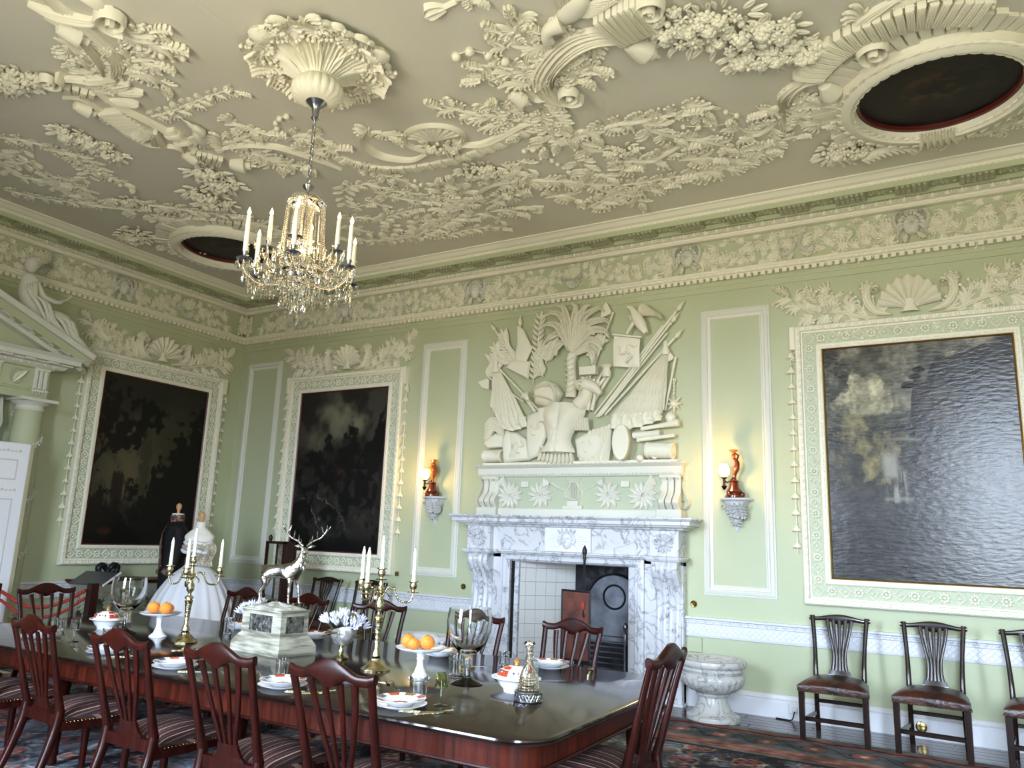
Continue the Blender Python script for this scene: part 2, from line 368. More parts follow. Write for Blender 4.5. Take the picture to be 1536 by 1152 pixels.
def bell(parent, F, p, d, s=.1, mt=PLASTER, w0=.03):
    a = math.atan2(d[1], d[0]); G = lambda z, x, y: F(p[0]+z*math.cos(a)-x*math.sin(a), p[1]+z*math.sin(a)+x*math.cos(a), w0+y)
    m = M(); m.lathe([(.02*s, 0), (.3*s, .1*s), (.42*s, .5*s), (.5*s, .85*s), (.5*s, .95*s), (.2*s, .97*s), (.26*s, 1.1*s), (.26*s, 1.3*s), (.1*s, 1.35*s), (.1*s, 1.55*s), (.01, 1.65*s)], n=12, F=lambda x, y, z: G(z, x, y))
    return m.build('bell_drop', mt, parent)
def beads(parent, F, P, r=.016, gap=.06, mt=PLASTER, name='berry'):
    tot = plen(P); n = max(2, int(tot/gap)); Q = catmull(P, n)
    M().tube([(q[0], q[1], .008) for q in Q], .005, 5, F).build('stem', mt, parent)
    for q in Q: inst(BERRY, name, parent, F, q[0]+rnd.uniform(-.006, .006), q[1], .0, 0, r*2*rnd.uniform(.8, 1.3))
def shellrelief(parent, F, c, R_, n=9, a0=0.25, a1=PI-.25, mt=PLASTER, h=.06, base=True, w0=0):
    """fan shell: each rib is a part"""
    for i in range(n):
        t0 = a0+(a1-a0)*i/n; t1 = a0+(a1-a0)*(i+1)/n; tm = (t0+t1)/2; rr = R_*(1-.12*abs(i-(n-1)/2)/(n/2))
        V = []; Fs = []
        for j in range(6):
            s = .18+.82*j/5; bul = .25+.75*math.sin(min(1, j/4)*PI/2)
            for k, (tt, hh) in enumerate(((t0, .35), (t0*.75+t1*.25, .85), (tm, 1), (t0*.25+t1*.75, .85), (t1, .35))):
                r2 = rr*s*(1+(.04 if k == 2 and j == 5 else 0)); V.append(F(c[0]+r2*math.cos(tt), c[1]+r2*math.sin(tt), w0+h*hh*bul))
        for k, tt in enumerate((t0, t0, tm, t1, t1)): V.append(F(c[0]+rr*1.0*math.cos(tt), c[1]+rr*math.sin(tt), w0))
        for j in range(6):
            Fs += [(j*5+k, j*5+k+1, (j+1)*5+k+1, (j+1)*5+k) for k in range(4)]
        M().add(V, Fs).build('shell_rib', mt, parent)
    if base:
        m = M(); m.lathe([(R_*.3, -R_*.14), (R_*.2, -R_*.02), (R_*.12, R_*.12), (R_*.14, R_*.26), (R_*.1, R_*.3)], n=14, a0=0, a1=PI, F=lambda x, y, z: F(c[0]+x, c[1]+z, w0+h*.3+y*.6)); m.build('shell_foot', mt, parent)
def frame_border(parent, F, u0, v0, u1, v1, prof, mt, name='moulding', mitre=True, w0=0):
    """picture-frame moulding: prof = [(inset from outer edge, height)]; one part for each side"""
    outs = []
    crn = [(u0, v0), (u1, v0), (u1, v1), (u0, v1)]; dirs = [(1, 1), (-1, 1), (-1, -1), (1, -1)]
    for i in range(4):
        a, b = crn[i], crn[(i+1) % 4]; da, db = dirs[i], dirs[(i+1) % 4]; V = []
        for d, h in prof: V.append(F(a[0]+da[0]*d, a[1]+da[1]*d, w0+h))
        for d, h in prof: V.append(F(b[0]+db[0]*d, b[1]+db[1]*d, w0+h))
        k = len(prof); outs.append(M().add(V, [(j, j+1, k+j+1, k+j) for j in range(k-1)]).build(name, mt, parent, smooth=False))
    return outs
def face_relief(parent, F, c, s, mt, w0=0, name='face'):
    """small carved head: face with brow, nose, lips, chin and hair locks"""
    def fn(u, v):
        a = (u-.5)*PI*.96; z = v*2-1; rx = .5*math.sqrt(max(0, 1-abs(z)**2.4))*(1-.12*max(0, -z)); x = rx*math.sin(a); h = rx*math.cos(a)*1.05
        y = z*.68; fx = x/.5
        nose = .30*math.exp(-(fx/.16)**2)*math.exp(-((z+.08)/.22)**2)*(1 if z < .3 else .5)
        eye = -.20*math.exp(-((abs(fx)-.42)/.2)**2)*math.exp(-((z-.14)/.09)**2)+.05*math.exp(-((abs(fx)-.42)/.12)**2)*math.exp(-((z-.12)/.05)**2)
        brow = .12*math.exp(-((abs(fx)-.4)/.3)**2)*math.exp(-((z-.3)/.08)**2)
        lip = .12*math.exp(-(fx/.25)**2)*(math.exp(-((z+.42)/.05)**2)+math.exp(-((z+.55)/.05)**2))
        chin = .10*math.exp(-(fx/.3)**2)*math.exp(-((z+.8)/.14)**2)
        return F(c[0]+x*s, c[1]+y*s, w0+(h*.9+nose+eye+brow+lip+chin)*s)
    o = M().grid(fn, 22, 26).build(name, mt, parent)
    for i in range(11):
        t = PI*(-.12+1.24*i/10); r0 = .5; x, y = math.cos(t), math.sin(t)
        P = [(c[0]+s*r0*x*.9, c[1]+s*(.15+.5*y)), (c[0]+s*(.66*x), c[1]+s*(.12+.68*y)), (c[0]+s*(.74*x+.1*math.sin(i*2)), c[1]+s*(.72*y-.1*abs(x)))]
        M().stroke(P, s*.14, s*.2, F, n=5, kind='both', prof=M.ROUND, w0=w0+s*.12).build('hair_lock', mt, parent)
    return o
# ------------------------------------------------------------------ room shell
m = M().box((-.3, -RD-.6, -.1), (RW+.3, .9, 0)); floor = struct(m, 'floor', DARKW)
def with_opening(F, u0, u1, v0, v1, hole, wt):   # slab wall with rectangular holes [(a,b,c,d)]
    m = M(); us = sorted({u0, u1, *[h[0] for h in hole], *[h[1] for h in hole]}); vs = sorted({v0, v1, *[h[2] for h in hole], *[h[3] for h in hole]})
    for i in range(len(us)-1):
        for j in range(len(vs)-1):
            cu, cv = (us[i]+us[i+1])/2, (vs[j]+vs[j+1])/2
            if any(h[0] < cu < h[1] and h[2] < cv < h[3] for h in hole): continue
            m.box((us[i], vs[j], -wt), (us[i+1], vs[j+1], 0), F)
    return m
OPX0, OPX1, OPZ = 5.05, 6.38, 1.30
struct(with_opening(FB, -.3, RW+.3, 0, ZC+.1, [(OPX0-.02, OPX1+.02, 0, OPZ+.02)], .12), 'wall_back', GREEN)
struct(M().box((4.7, 0, -.75), (4.8, 1.7, -.12), FB).box((6.65, 0, -.75), (6.75, 1.7, -.12), FB).box((4.7, 0, -.85), (6.75, 1.7, -.75), FB).box((4.7, 1.6, -.85), (6.75, 1.7, -.12), FB), 'wall_chimney', GREEN)  # unseen box round the firebox, added to keep sky light from leaking in
struct(M().box((-RD-.3, 0, -.3), (0, ZC+.1, 0), FL), 'wall_left', GREEN)
struct(M().box((-RD-.3, 0, -.3), (0, ZC+.1, 0), lambda u, v, w: (RW-w, u, v)), 'wall_right', GREEN)
FF = lambda u, v, w: (u, -RD+w, v)
struct(with_opening(FF, -.3, RW+.3, 0, ZC+.1, [(x-WHW, x+WHW, WZ0, WZ1) for x in WINDOWS], .35), 'wall_front', GREEN)
struct(M().box((-.3, -RD-.3, ZC), (RW+.3, .3, ZC+.15)), 'ceiling', CEILM)
ceil_o = bpy.data.objects['ceiling']
for i, x in enumerate(WINDOWS):
    w_ = thing('window_%d' % (i+1), None, None, (x, -RD, WZ0)); w_['kind'] = 'structure'
    frame_border(w_, FF, x-WHW-.14, WZ0-.14, x+WHW+.14, WZ1+.14, [(0, 0), (0, .05), (.1, .06), (.14, .02), (.14, -.3)], WHITE, 'window_frame')
    for k in (-1, 0, 1): M().box((x+k*WHW/1.5-.015, WZ0, -.2), (x+k*WHW/1.5+.015, WZ1, -.17), FF).build('glazing_bar', WHITE, w_, False)
    for k in range(1, 6): M().box((x-WHW, WZ0+(WZ1-WZ0)*k/6-.015, -.2), (x+WHW, WZ0+(WZ1-WZ0)*k/6+.015, -.17), FF).build('glazing_bar', WHITE, w_, False)
M().box((WINDOWS[0]-WHW, WZ0, -.3), (WINDOWS[0]+WHW, WZ1, -.29), FF).build('window_blind', mat('linen_blind', (214, 204, 180), .8), bpy.data.objects['window_1'], False)  # unseen blind, added to block this window and keep the left side darker
# floor boards in front of the fireplace wall (the rug hides the rest)
me = M().bbox((0, 0, 0), (1, .112, .006), e=.003).mesh('plank', mat('stained_board', (44, 34, 31), .22, noise=((64, 54, 50), 3, 5, .3, .75), coat=.3, stretch=(1, 12, 1)), False)
for r_ in range(8):
    x = -rnd.random()*1.2; y = -.115*(r_+1)
    while x < RW:
        L_ = rnd.uniform(1.6, 2.6); e = min(x+L_, RW); s = max(x, 0)
        o = inst(me, 'plank', floor, FI, s, y, 0, 0, 1, su=e-s-.003); x += L_
# profile runs along the walls: prof=[(depth, z)]
def run(prof, name, mt, parent=None, walls=('b', 'l'), smooth=False, kind=None):
    m = M(); k = len(prof); S_ = []
    if 'b' in walls and 'l' in walls: path = [lambda d: (d, -RD), lambda d: (d, -d), lambda d: (RW, -d)]
    elif 'b' in walls: path = [lambda d: (0, -d), lambda d: (RW, -d)]
    elif 'c' in walls: path = [lambda d: (0, -d), lambda d: (4.44, -d)]
    elif 'd' in walls: path = [lambda d: (6.93, -d), lambda d: (RW, -d)]
    else: path = [lambda d: (d, -RD), lambda d: (d, 0)]
    V = [(*p(d), z) for p in path for d, z in prof]
    m.add(V, [(i*k+j, i*k+j+1, (i+1)*k+j+1, (i+1)*k+j) for i in range(len(path)-1) for j in range(k-1)])
    if parent is None: return struct(m, name, mt, smooth)
    o = m.build(name, mt, parent, smooth)
    if kind: o['kind'] = kind
    return o
trim = thing('trim_1', None, None); trim['kind'] = 'structure'         # main cornice
crown = run([(.40, 4.965), (.41, 4.965), (.415, 4.975), (.45, 4.985), (.485, 5.01), (.50, 5.018), (.52, 5.02), (.52, ZC)], 'crown_moulding', PLASTER, trim)
run([(.385, 4.945), (.40, 4.95), (.405, 4.965), (.40, 4.968)], 'leaf_fillet', PLASTER, trim)
run([(.17, 4.93), (.385, 4.93), (.385, 4.895), (.40, 4.895), (.40, 4.95)], 'corona', GREEN, trim)
run([(.0, 4.84), (.10, 4.84), (.10, 4.875), (.13, 4.88), (.17, 4.885), (.17, 4.93)], 'bed_fascia', GREEN, trim)
run([(.0, 4.80), (.075, 4.80), (.09, 4.808), (.09, 4.815), (.10, 4.82), (.10, 4.838), (.145, 4.845), (.145, 4.875), (.12, 4.88)], 'bed_moulding', PLASTER, trim)
run([(0, 4.45), (.008, 4.45), (.008, 4.80)], 'frieze_ground', GREEN, trim)
run([(.0, 4.375), (.03, 4.38), (.035, 4.39), (.05, 4.395), (.06, 4.42), (.072, 4.425), (.072, 4.445), (.0, 4.452)], 'architrave_moulding', PLASTER, trim)
run([(0, 4.225), (.012, 4.225), (.014, 4.285), (.022, 4.288), (.025, 4.30), (.022, 4.335), (0, 4.335)], 'architrave_fascia', GREEN, trim)
m = M()
for i in range(int(RW/.072)): x = .05+i*.072; m.box((x, 4.338, 0), (x+.044, 4.38, .055), FB)
for i in range(int(RD/.072)): y = -.05-.044-i*.072; m.box((y, 4.338, 0), (y+.044, 4.38, .055), FL)
o = m.build('dentils', PLASTER, trim, False); o['kind'] = 'stuff'
m = M()
for i in range(int(RW/.09)): m.ball((.06+i*.09, 4.407, .056), .017, 6, FB, sq=(2, 1, .7))
for i in range(int(RD/.09)): m.ball((-.06-i*.09, 4.407, .056), .017, 6, FL, sq=(2, 1, .7))
for i in range(int(RW/.05)): m.ball((.42+i*.05, 4.958, .402), .009, 4, FB, sq=(1.7, 1, 1))
for i in range(int(RD/.05)): m.ball((-.42-i*.05, 4.958, .402), .009, 4, FL, sq=(1.7, 1, 1))
o = m.build('bead_enrichment', PLASTER, trim); o['kind'] = 'stuff'
# egg and dart
e1 = M(); e1.ball((0, 0, 0), .022, 8, sq=(1, 1.15, .9)); e1.stroke([(-.034, .018), (-.03, -.012), (0, -.026), (.03, -.012), (.034, .018)], .005, .012, n=8, kind='stem'); egg = e1.mesh('egg', PLASTER)
e2 = M()
for k in (-1, 0, 1): e2.stroke([(k*.012, .02), (k*.018, -.022)], .007, .014, n=3)
dart = e2.mesh('dart', PLASTER)
for F, n_, sg in ((FB, int((RW-.3)/.12), 1), (FL, int((RD-.3)/.12), -1)):
    for i in range(n_):
        u = sg*(.2+i*.12); inst(egg, 'egg', trim, F, u, 4.858, .147); inst(dart, 'dart', trim, F, u+sg*.06, 4.858, .147)
# mutules with drops, and the coffers between them
mu = M(); mu.bbox((-.14, .0, -.01), (.14, .225, .035), e=.01)
for i in range(6): mu.lathe([(.0165, 0), (.011, .022)], (-.115+i*.046, .205, .035), 8)
for i in range(6):
    for j in range(4): mu.box((-.128+i*.046, .02+j*.042, .035), (-.102+i*.046, .05+j*.042, .044))
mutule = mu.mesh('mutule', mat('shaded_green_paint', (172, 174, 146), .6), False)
co = M(); co.bbox((-.105, .02, -.005), (.105, .2, .006), e=.004)
for i in range(9): a = i*2.3; r_ = .015+.008*i; co.ball((r_*math.cos(a)*1.3, .11+r_*math.sin(a)*.9, .008), .015, 6)
coffer = co.mesh('coffer_ornament', GREEN)
FSB = lambda u, v, w: (u, -.165-v, 4.93-w); FSL = lambda u, v, w: (.165+v, u, 4.93-w)
for F, n_, sg in ((FSB, 21, 1), (FSL, 15, -1)):
    for i in range(n_):
        u = sg*(.26+.53*i) if sg == 1 else -(.31+.53*i)
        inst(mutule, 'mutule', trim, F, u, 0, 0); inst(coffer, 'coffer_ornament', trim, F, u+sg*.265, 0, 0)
# ------------------------------------------------------------------ frieze of scrolls
def volute_run(parent, F, x0, x1):
    """one rinceau from a mask at x0 to a palmette at x1 (either direction)"""
    d = x1-x0; f = lambda t, z: (x0+d*t, 4.45+.35*z)
    P = [f(.13, .55), f(.25, .30), f(.42, .10), f(.60, .10), f(.76, .35), f(.76, .68), f(.62, .85), f(.50, .70), f(.50, .48), f(.60, .38), f(.66, .52)]
    spray(parent, F, P, w=.024, L=.14, gap=.06, h=.045, leaves=LW, mt=WPLAST)
    spray(parent, F, [f(.20, .42), f(.28, .62), f(.30, .85), f(.40, .92)], w=.016, L=.14, gap=.065, leaves=LW, mt=WPLAST)
    spray(parent, F, [f(.72, .25), f(.84, .45), f(.92, .75), f(1.0, .8)], w=.016, L=.14, gap=.065, leaves=LW, mt=WPLAST)
    inst(FL2, 'flower', parent, F, *f(.6, .52), .01, 0, .085)
spots = [(.45, 'S'), (1.15, 'H'), (2.06, 'S'), (3.11, 'S'), (4.26, 'H'), (5.65, 'S'), (7.04, 'H'), (8.19, 'S'), (9.24, 'H'), (10.35, 'S')]
spots = [(2.06, 'H'), (3.11, 'S'), (4.26, 'H'), (5.65, 'P'), (7.04, 'H'), (8.19, 'S'), (9.24, 'H'), (10.35, 'S'), (11.3, 'H')]
fr_b = thing('trim_2', None, None); fr_b['kind'] = 'structure'; fr_l = thing('trim_3', None, None); fr_l['kind'] = 'structure'
def motif(parent, F, x, k):
    if k == 'H':
        face_relief(parent, F, (x, 4.64), .15, WPLAST, .02)
        for sd in (-1, 1):
            volute(parent, F, (x+sd*.085, 4.755), .035, flip=-sd, a0=PI/2, mt=WPLAST)
            scroll(parent, F, [(x+sd*.06, 4.79), (x+sd*.13, 4.77), (x+sd*.15, 4.68), (x+sd*.11, 4.58), (x+sd*.16, 4.50)], .024, .06, mt=WPLAST)
            for j in range(3): inst(LW['B'], 'acanthus_leaf', parent, F, x+sd*(.13+.035*j), 4.70-.05*j, .01, -PI/2+sd*(.5+.1*j), .17, flip=sd)
            inst(LW['A'], 'acanthus_leaf', parent, F, x+sd*.04, 4.56, .03, -PI/2+sd*.5, .10)
            beads(parent, F, [(x+sd*.2, 4.57), (x+sd*.27, 4.49)], .008, .025, WPLAST)
    elif k == 'P':
        shellrelief(parent, F, (x, 4.60), .11, 7, PI+.2, 2*PI-.2, WPLAST, .05, base=False)
        for j in range(5): inst(LW['A'], 'acanthus_leaf', parent, F, x, 4.61, .02, PI/2+(j-2)*.42, .15)
        for sd in (-1, 1): volute(parent, F, (x+sd*.11, 4.62), .05, flip=sd, a0=PI/2, mt=WPLAST)
    else:
        for sd in (-1, 1):
            scroll(parent, F, [(x+sd*.03, 4.78), (x+sd*.05, 4.70), (x+sd*.02, 4.62), (x+sd*.08, 4.54), (x+sd*.15, 4.53), (x+sd*.16, 4.60), (x+sd*.11, 4.61)], .022, .05, mt=WPLAST)
            inst(LW['D'], 'acanthus_leaf', parent, F, x+sd*.06, 4.60, .0, PI/2-sd*.2, .17, flip=-sd)
            inst(LW['A'], 'acanthus_leaf', parent, F, x+sd*.03, 4.54, .01, -PI/2+sd*.8, .11)
for i, (x, k) in enumerate(spots): motif(fr_b, FB, x, k)
for (a, ka), (b, kb) in zip(spots[:-1], spots[1:]):
    if ka == 'H': volute_run(fr_b, FB, a, b-.02)
    else: volute_run(fr_b, FB, b, a+.02)
volute_run(fr_b, FB, 2.06, 1.15); motif(fr_b, FB, 1.10, 'S'); volute_run(fr_b, FB, .25, 1.06)
sl = [(-2.08, 'H'), (-3.16, 'P'), (-4.2, 'H'), (-5.2, 'P')]
for y, k in sl: motif(fr_l, FL, y, k)
for a, b in ((-2.08, -3.14), (-4.2, -3.18), (-2.08, -1.12), (-4.2, -5.2), (-.25, -1.04)): volute_run(fr_l, FL, a, b)
motif(fr_l, FL, -1.08, 'P')
for t in range(5):     # big leaf folded over the corner
    a = PI/4+(t-2)*.5; Fc = lambda u, v, w, a=a: (.03+w*math.cos(a)-u*math.sin(a), -.03-w*math.sin(a)-u*math.cos(a), v)
    inst(LW['A'], 'acanthus_leaf', fr_b, Fc, (t-2)*.03, 4.78, .03, -PI/2+(t-2)*.16, .31, sz=.35)
# ------------------------------------------------------------------ dado rail and skirting
dado = thing('trim_4', None, None); dado['kind'] = 'structure'
DZ0, DZ1 = .665, .855
for W_ in ('c', 'd', 'l'):
    run([(0, DZ0), (.022, DZ0), (.026, DZ0+.015), (.018, DZ0+.022), (.018, DZ0+.12), (.03, DZ0+.13), (.03, DZ0+.16), (.05, DZ0+.17), (.052, DZ1), (0, DZ1)], 'dado_rail', WHITE, dado, (W_,))
m = M()
for F, n_, sg in ((FB, int(RW/.028), 1), (FL, int(RD/.028), -1)):
    for i in range(n_):
        if F is FB and 4.4 < i*.028 < 6.93: continue
        for j in range(4):
            u, v = sg*(.02+i*.028), DZ0+.03+j*.026; k = 1 if (i+j) % 2 else -1
            m.add([F(u-.011*k-.003, v-.011, .018), F(u-.011*k+.003, v-.011, .018), F(u+.011*k+.003, v+.011, .018), F(u+.011*k-.003, v+.011, .018), F(u-.011*k, v-.011, .026), F(u+.011*k, v+.011, .026)], [(0, 4, 5, 3), (4, 1, 2, 5), (0, 1, 4), (2, 3, 5)])
o = m.build('basketwork', WHITE, dado, False); o['kind'] = 'stuff'
sc_ = M(); sc_.lathe([(.024, 0), (.018, .009), (.004, .013)], n=8, a0=PI, a1=2*PI); sc_.stroke([(.026, 0), (.04, -.014), (.056, 0)], .006, .009, n=5, kind='stem'); scal = sc_.mesh('scallop', WHITE)
for F, n_, sg in ((FB, int(RW/.085), 1), (FL, int(RD/.085), -1)):
    for i in range(n_):
        if F is FB and 4.35 < i*.085 < 6.9: continue
        inst(scal, 'scallop', dado, F, sg*(.05+i*.085), DZ0+.158, .03)
def skirt(name, F, u0, u1):
    m = M(); pr = [(.035, 0), (.035, .145), (.028, .155), (.028, .165), (.034, .172), (.02, .185), (.014, .2), (0, .21)]
    V = [F(u, z, d) for u in (u0, u1) for d, z in pr]; k = len(pr)
    struct(m.add(V, [(j, j+1, k+j+1, k+j) for j in range(k-1)]), name, WHITE)
skirt('baseboard_back', FB, 0, 4.40); skirt('baseboard_back_right', FB, 6.93, RW); skirt('baseboard_left', FL, -RD, 0)
# ------------------------------------------------------------------ wall panels (applied mouldings)
pm = [(0, 0), (0, .012), (.012, .016), (.018, .012), (.022, .022), (.05, .030), (.06, .022), (.066, .008), (.082, .006), (.086, .014), (.098, .012), (.104, 0)]
for nm, u0, u1, lb in (('trim_5', .165, .885, 0), ('trim_6', 3.48, 4.17, 0), ('trim_7', 7.18, 7.89, 0)):
    t = thing(nm, None, None); t['kind'] = 'structure'; frame_border(t, FB, u0, 1.07, u1, 4.02, pm, WPLAST, 'panel_moulding')
# ------------------------------------------------------------------ painted canvases: a fine grid whose vertex colours carry the flat print
def vnoise(x, y, seed):
    g = np.random.RandomState(seed).rand(64, 64); xi = np.floor(x).astype(int); yi = np.floor(y).astype(int); fx = x-xi; fy = y-yi
    fx = fx*fx*(3-2*fx); fy = fy*fy*(3-2*fy); a = g[xi % 64, yi % 64]; b = g[(xi+1) % 64, yi % 64]; c = g[xi % 64, (yi+1) % 64]; d = g[(xi+1) % 64, (yi+1) % 64]
    return (a*(1-fx)+b*fx)*(1-fy)+(c*(1-fx)+d*fx)*fy
def fbm(x, y, seed, o=5):
    s = 0; a = .5; t = 0
    for k in range(o): s = s+a*vnoise(x*2**k+k*7.3, y*2**k+k*3.1, seed+k); t += a; a *= .55
    return np.clip((s/t-.5)*1.9+.5, 0, 1)
sm = lambda a, b, x: np.clip((x-a)/(b-a), 0, 1)**2*(3-2*np.clip((x-a)/(b-a), 0, 1))
def mix(C, col, k):
    k = np.clip(k, 0, 1)[..., None]; return C*(1-k)+np.array(col, float)*k
def canvas_left(u, v):
    C = np.zeros(u.shape+(3,))+np.array((44, 43, 31.)); n = fbm(u*4, v*5, 3); n2 = fbm(u*22, v*26, 9, 4); n3 = fbm(u*9, v*9, 23)
    C = mix(C, (30, 29, 23), sm(.72, .95, v+.2*(n-.5))); C = mix(C, (78, 72, 50), .8*sm(.5, 0, np.hypot((u-.32)*1.2, v-.42))*sm(.35, .65, n3+.1))
    C = mix(C, (26, 23, 17), sm(.28, .2, v-.05*n2)*.9)
    for cx, cy, rx, ry in ((.08, .74, .14, .17), (.2, .66, .1, .1), (.42, .82, .13, .055), (.38, .72, .12, .06), (.52, .76, .05, .05), (.3, .62, .1, .06)):
        C = mix(C, (9, 9, 7), sm(.12, -.12, np.hypot((u-cx)/rx, (v-cy)/ry)-1+1.5*(n2-.5)))
    for (x0, y0, x1, y1, w) in ((-.02, .44, .14, .62, .016), (.14, .62, .36, .74, .008), (.05, .5, .08, .72, .008), (.1, .57, .28, .6, .007)):
        t = np.clip(((u-x0)*(x1-x0)+(v-y0)*(y1-y0))/((x1-x0)**2+(y1-y0)**2), 0, 1); C = mix(C, (10, 8, 6), sm(w, w*.4, np.hypot(u-x0-t*(x1-x0), v-y0-t*(y1-y0)+.01*(n2-.5))))
    tow = ((u > .18) & (u < .28) & (v > .26) & (v < .42+.01*np.sin(u*200))) | ((u > .3) & (u < .37) & (v > .26) & (v < .34) & (np.hypot((u-.335)/.02, (v-.28)/.045) > 1))
    C = mix(C, (22, 15, 12), tow*.9)
    C = mix(C, (6, 6, 5), sm(.02, -.05, v-(.30+.55*sm(.35, 1.0, u)+.25*(n2-.5)+.15*(n3-.5)))*sm(.36, .46, u+.1*n2))
    C = mix(C, (8, 8, 6), sm(.02, -.04, v-(.36-.5*u+.2*(n2-.5)))*(u < .4))
    C = mix(C, (58, 24, 20), sm(.02, 0, np.hypot((u-.17)/2.6, v-.075)-.012)*.7)
    return C
def canvas_mid(u, v):
    n = fbm(u*3.2, v*4.2, 31); n2 = fbm(u*16, v*20, 41, 4); n3 = fbm(u*7, v*9, 51, 5)
    C = np.zeros(u.shape+(3,))+np.array((30, 28, 25.)); C = mix(C, (62, 60, 54), sm(.45, .75, n)*sm(.55, .7, v)*.7)
    C = mix(C, (104, 102, 84), sm(.32, 0, np.hypot((u-.52)*.9, (v-.8)*1.8)-.25*(n3-.4))*.9); C = mix(C, (84, 82, 68), sm(.25, 0, np.hypot((u-.3)*1.1, (v-.7)*1.8)-.2*(n3-.4))*.8)
    rid = .62+.12*np.exp(-((u-.62)/.09)**2)+.2*sm(.78, 1, u)+.06*np.exp(-((u-.35)/.06)**2)+.16*(n2-.5)
    C = mix(C, (13, 13, 12), sm(.02, -.02, v-rid)); C = mix(C, (34, 32, 29), sm(.5, .7, n3)*sm(.02, -.06, v-rid)*.9)
    C = mix(C, (52, 50, 45), sm(.62, .75, n2)*(v < .5)*sm(.0, .1, rid-v)*.5)
    st = np.abs(np.sin((u*1.3+v*2.2)*9+3*n3))
    C = mix(C, (96, 92, 82), sm(.25, 0, st)*sm(.16, .05, np.abs(v-(.24-.12*(u-.3))))*sm(.75, .5, u)*sm(.05, .15, u)*sm(.35, .6, n3)*.9)
    C = mix(C, (46, 24, 20), sm(.05, 0, np.hypot((u-.52)/1.5, v-.5))*.5); C = mix(C, (8, 8, 8), sm(.12, .02, v)*.9)
    return C
def canvas_right(u, v):
    n = fbm(u*3.5, v*4, 61); n2 = fbm(u*16, v*18, 71, 5); n3 = fbm(u*7, v*8, 81, 5)
    C = np.zeros(u.shape+(3,))+np.array((78, 76, 66.)); C = mix(C, (50, 48, 42), sm(.4, .68, n)*sm(.6, .85, v)); C = mix(C, (104, 101, 88), sm(.5, .7, n3)*sm(.66, .75, v)*.6)
    C = mix(C, (124, 120, 98), sm(.02, -.1, np.hypot((u-.25)/.17, (v-.76)/.09)-1+.9*(n3-.5))*.95); C = mix(C, (134, 129, 106), sm(.02, -.1, np.hypot((u-.22)/.09, (v-.8)/.07)-1+.9*(n2-.5))*.8)
    C = mix(C, (66, 64, 54), sm(.72, .70, v+.03*(n3-.5)+.02*np.sin(u*7))*sm(.62, .64, v+.2)); low = sm(.70, .68, v+.04*(n3-.5))
    C = mix(C, (42, 40, 34), sm(.66, .63, v)*1.); C = mix(C, (38, 36, 31), sm(.55, .7, n3)*low*.6)
    for cx, cy, rx, ry, col in ((.16, .6, .12, .09, (98, 92, 66)), (.28, .52, .1, .12, (92, 86, 58)), (.22, .47, .07, .06, (104, 96, 62)), (.42, .6, .06, .04, (80, 74, 58)), (.35, .55, .05, .06, (90, 82, 60)), (.08, .5, .06, .1, (66, 60, 44))):
        C = mix(C, col, sm(.1, -.25, np.hypot((u-cx)/rx, (v-cy)/ry)-1+1.3*(n2-.5))*.9); C = mix(C, (44, 40, 30), sm(.1, -.25, np.hypot((u-cx+.02)/rx, (v-cy+.05)/ry)-1+1.3*(n3-.5))*.35*sm(.45, .6, n2))
    cl = .50+.34*sm(.42, .5, u)*sm(.40, .46, u)+.09*sm(.55, .62, u)+.08*sm(.7, 1, u)
    C = mix(C, (37, 33, 29), sm(.012, -.012, v-(cl+.03*(n2-.5)))*sm(.40, .46, u-.15*(.62-v)+.05*(n3-.5))*(v > .3)); C = mix(C, (56, 48, 36), sm(.05, -.05, np.hypot((u-.62)/.06, (v-.72)/.07)-1)*.6)
    for cx in (.47, .5, .53, .46): C = mix(C, (25, 24, 20), sm(.2, -.2, np.hypot((u-cx)/.03, (v-.85-(cx-.5))/.011)-1+.7*(n2-.5)))
    C = mix(C, (36, 35, 37), sm(.42, .3, v)*.75); C = mix(C, (54, 52, 52), sm(.5, .68, fbm(u*6, v*30, 91))*sm(.42, .3, v)*.5)
    C = C*(.72+.56*fbm(u*26, v*30, 131, 5))[..., None]; C = C*(.85+.3*n3)[..., None]
    fall = sm(.06, .02, np.abs(u-.345-.05*(.45-v)))*sm(.40, .44, v+.0)*sm(.56, .5, v)+sm(.075, .03, np.abs(u-.37))*sm(.31, .33, v)*sm(.47, .44, v)*sm(.3, .6, fbm(u*40, v*4, 93))
    C = mix(C, (136, 134, 124), fall*.85); C = mix(C, (112, 110, 104), sm(.015, 0, np.abs(v-.335))*sm(.09, .06, np.abs(u-.38))*.8); C = mix(C, (110, 108, 98), sm(.012, 0, np.abs(v-.58-.01*n2))*sm(.12, .08, np.abs(u-.42))*.7)
    return C
def painted_sheet(name, F, u0, v0, u1, v1, w, fn, nu, nv, mt, parent, lump=0):
    m = M(); m.grid(lambda a, b: F(u0+(u1-u0)*a, v0+(v1-v0)*b, w), nu, nv); o = m.build(name, mt, parent, smooth=False)
    a, b = np.meshgrid(np.linspace(0, 1, nu+1), np.linspace(0, 1, nv+1)); C = np.clip(fn(a, b)*1.12, 0, 255)/255
    Cl = np.where(C <= .04045, C/12.92, ((C+.055)/1.055)**2.4).reshape(-1, 3); ca = o.data.color_attributes.new('Col', 'FLOAT_COLOR', 'POINT')
    ca.data.foreach_set('color', np.c_[Cl, np.ones(len(Cl))].astype(np.float32).ravel()); return o
OIL = mat('varnished_oil_paint', (60, 60, 60), .25, attr='Col', bump=(26, .16), stretch=(.5, 1, 1.5), spec=.5)
OILD = mat('old_oil_paint', (60, 60, 60), .5, attr='Col', bump=(30, .08), spec=.3)
PALEG = mat('pale_green', (180, 188, 162), .6)
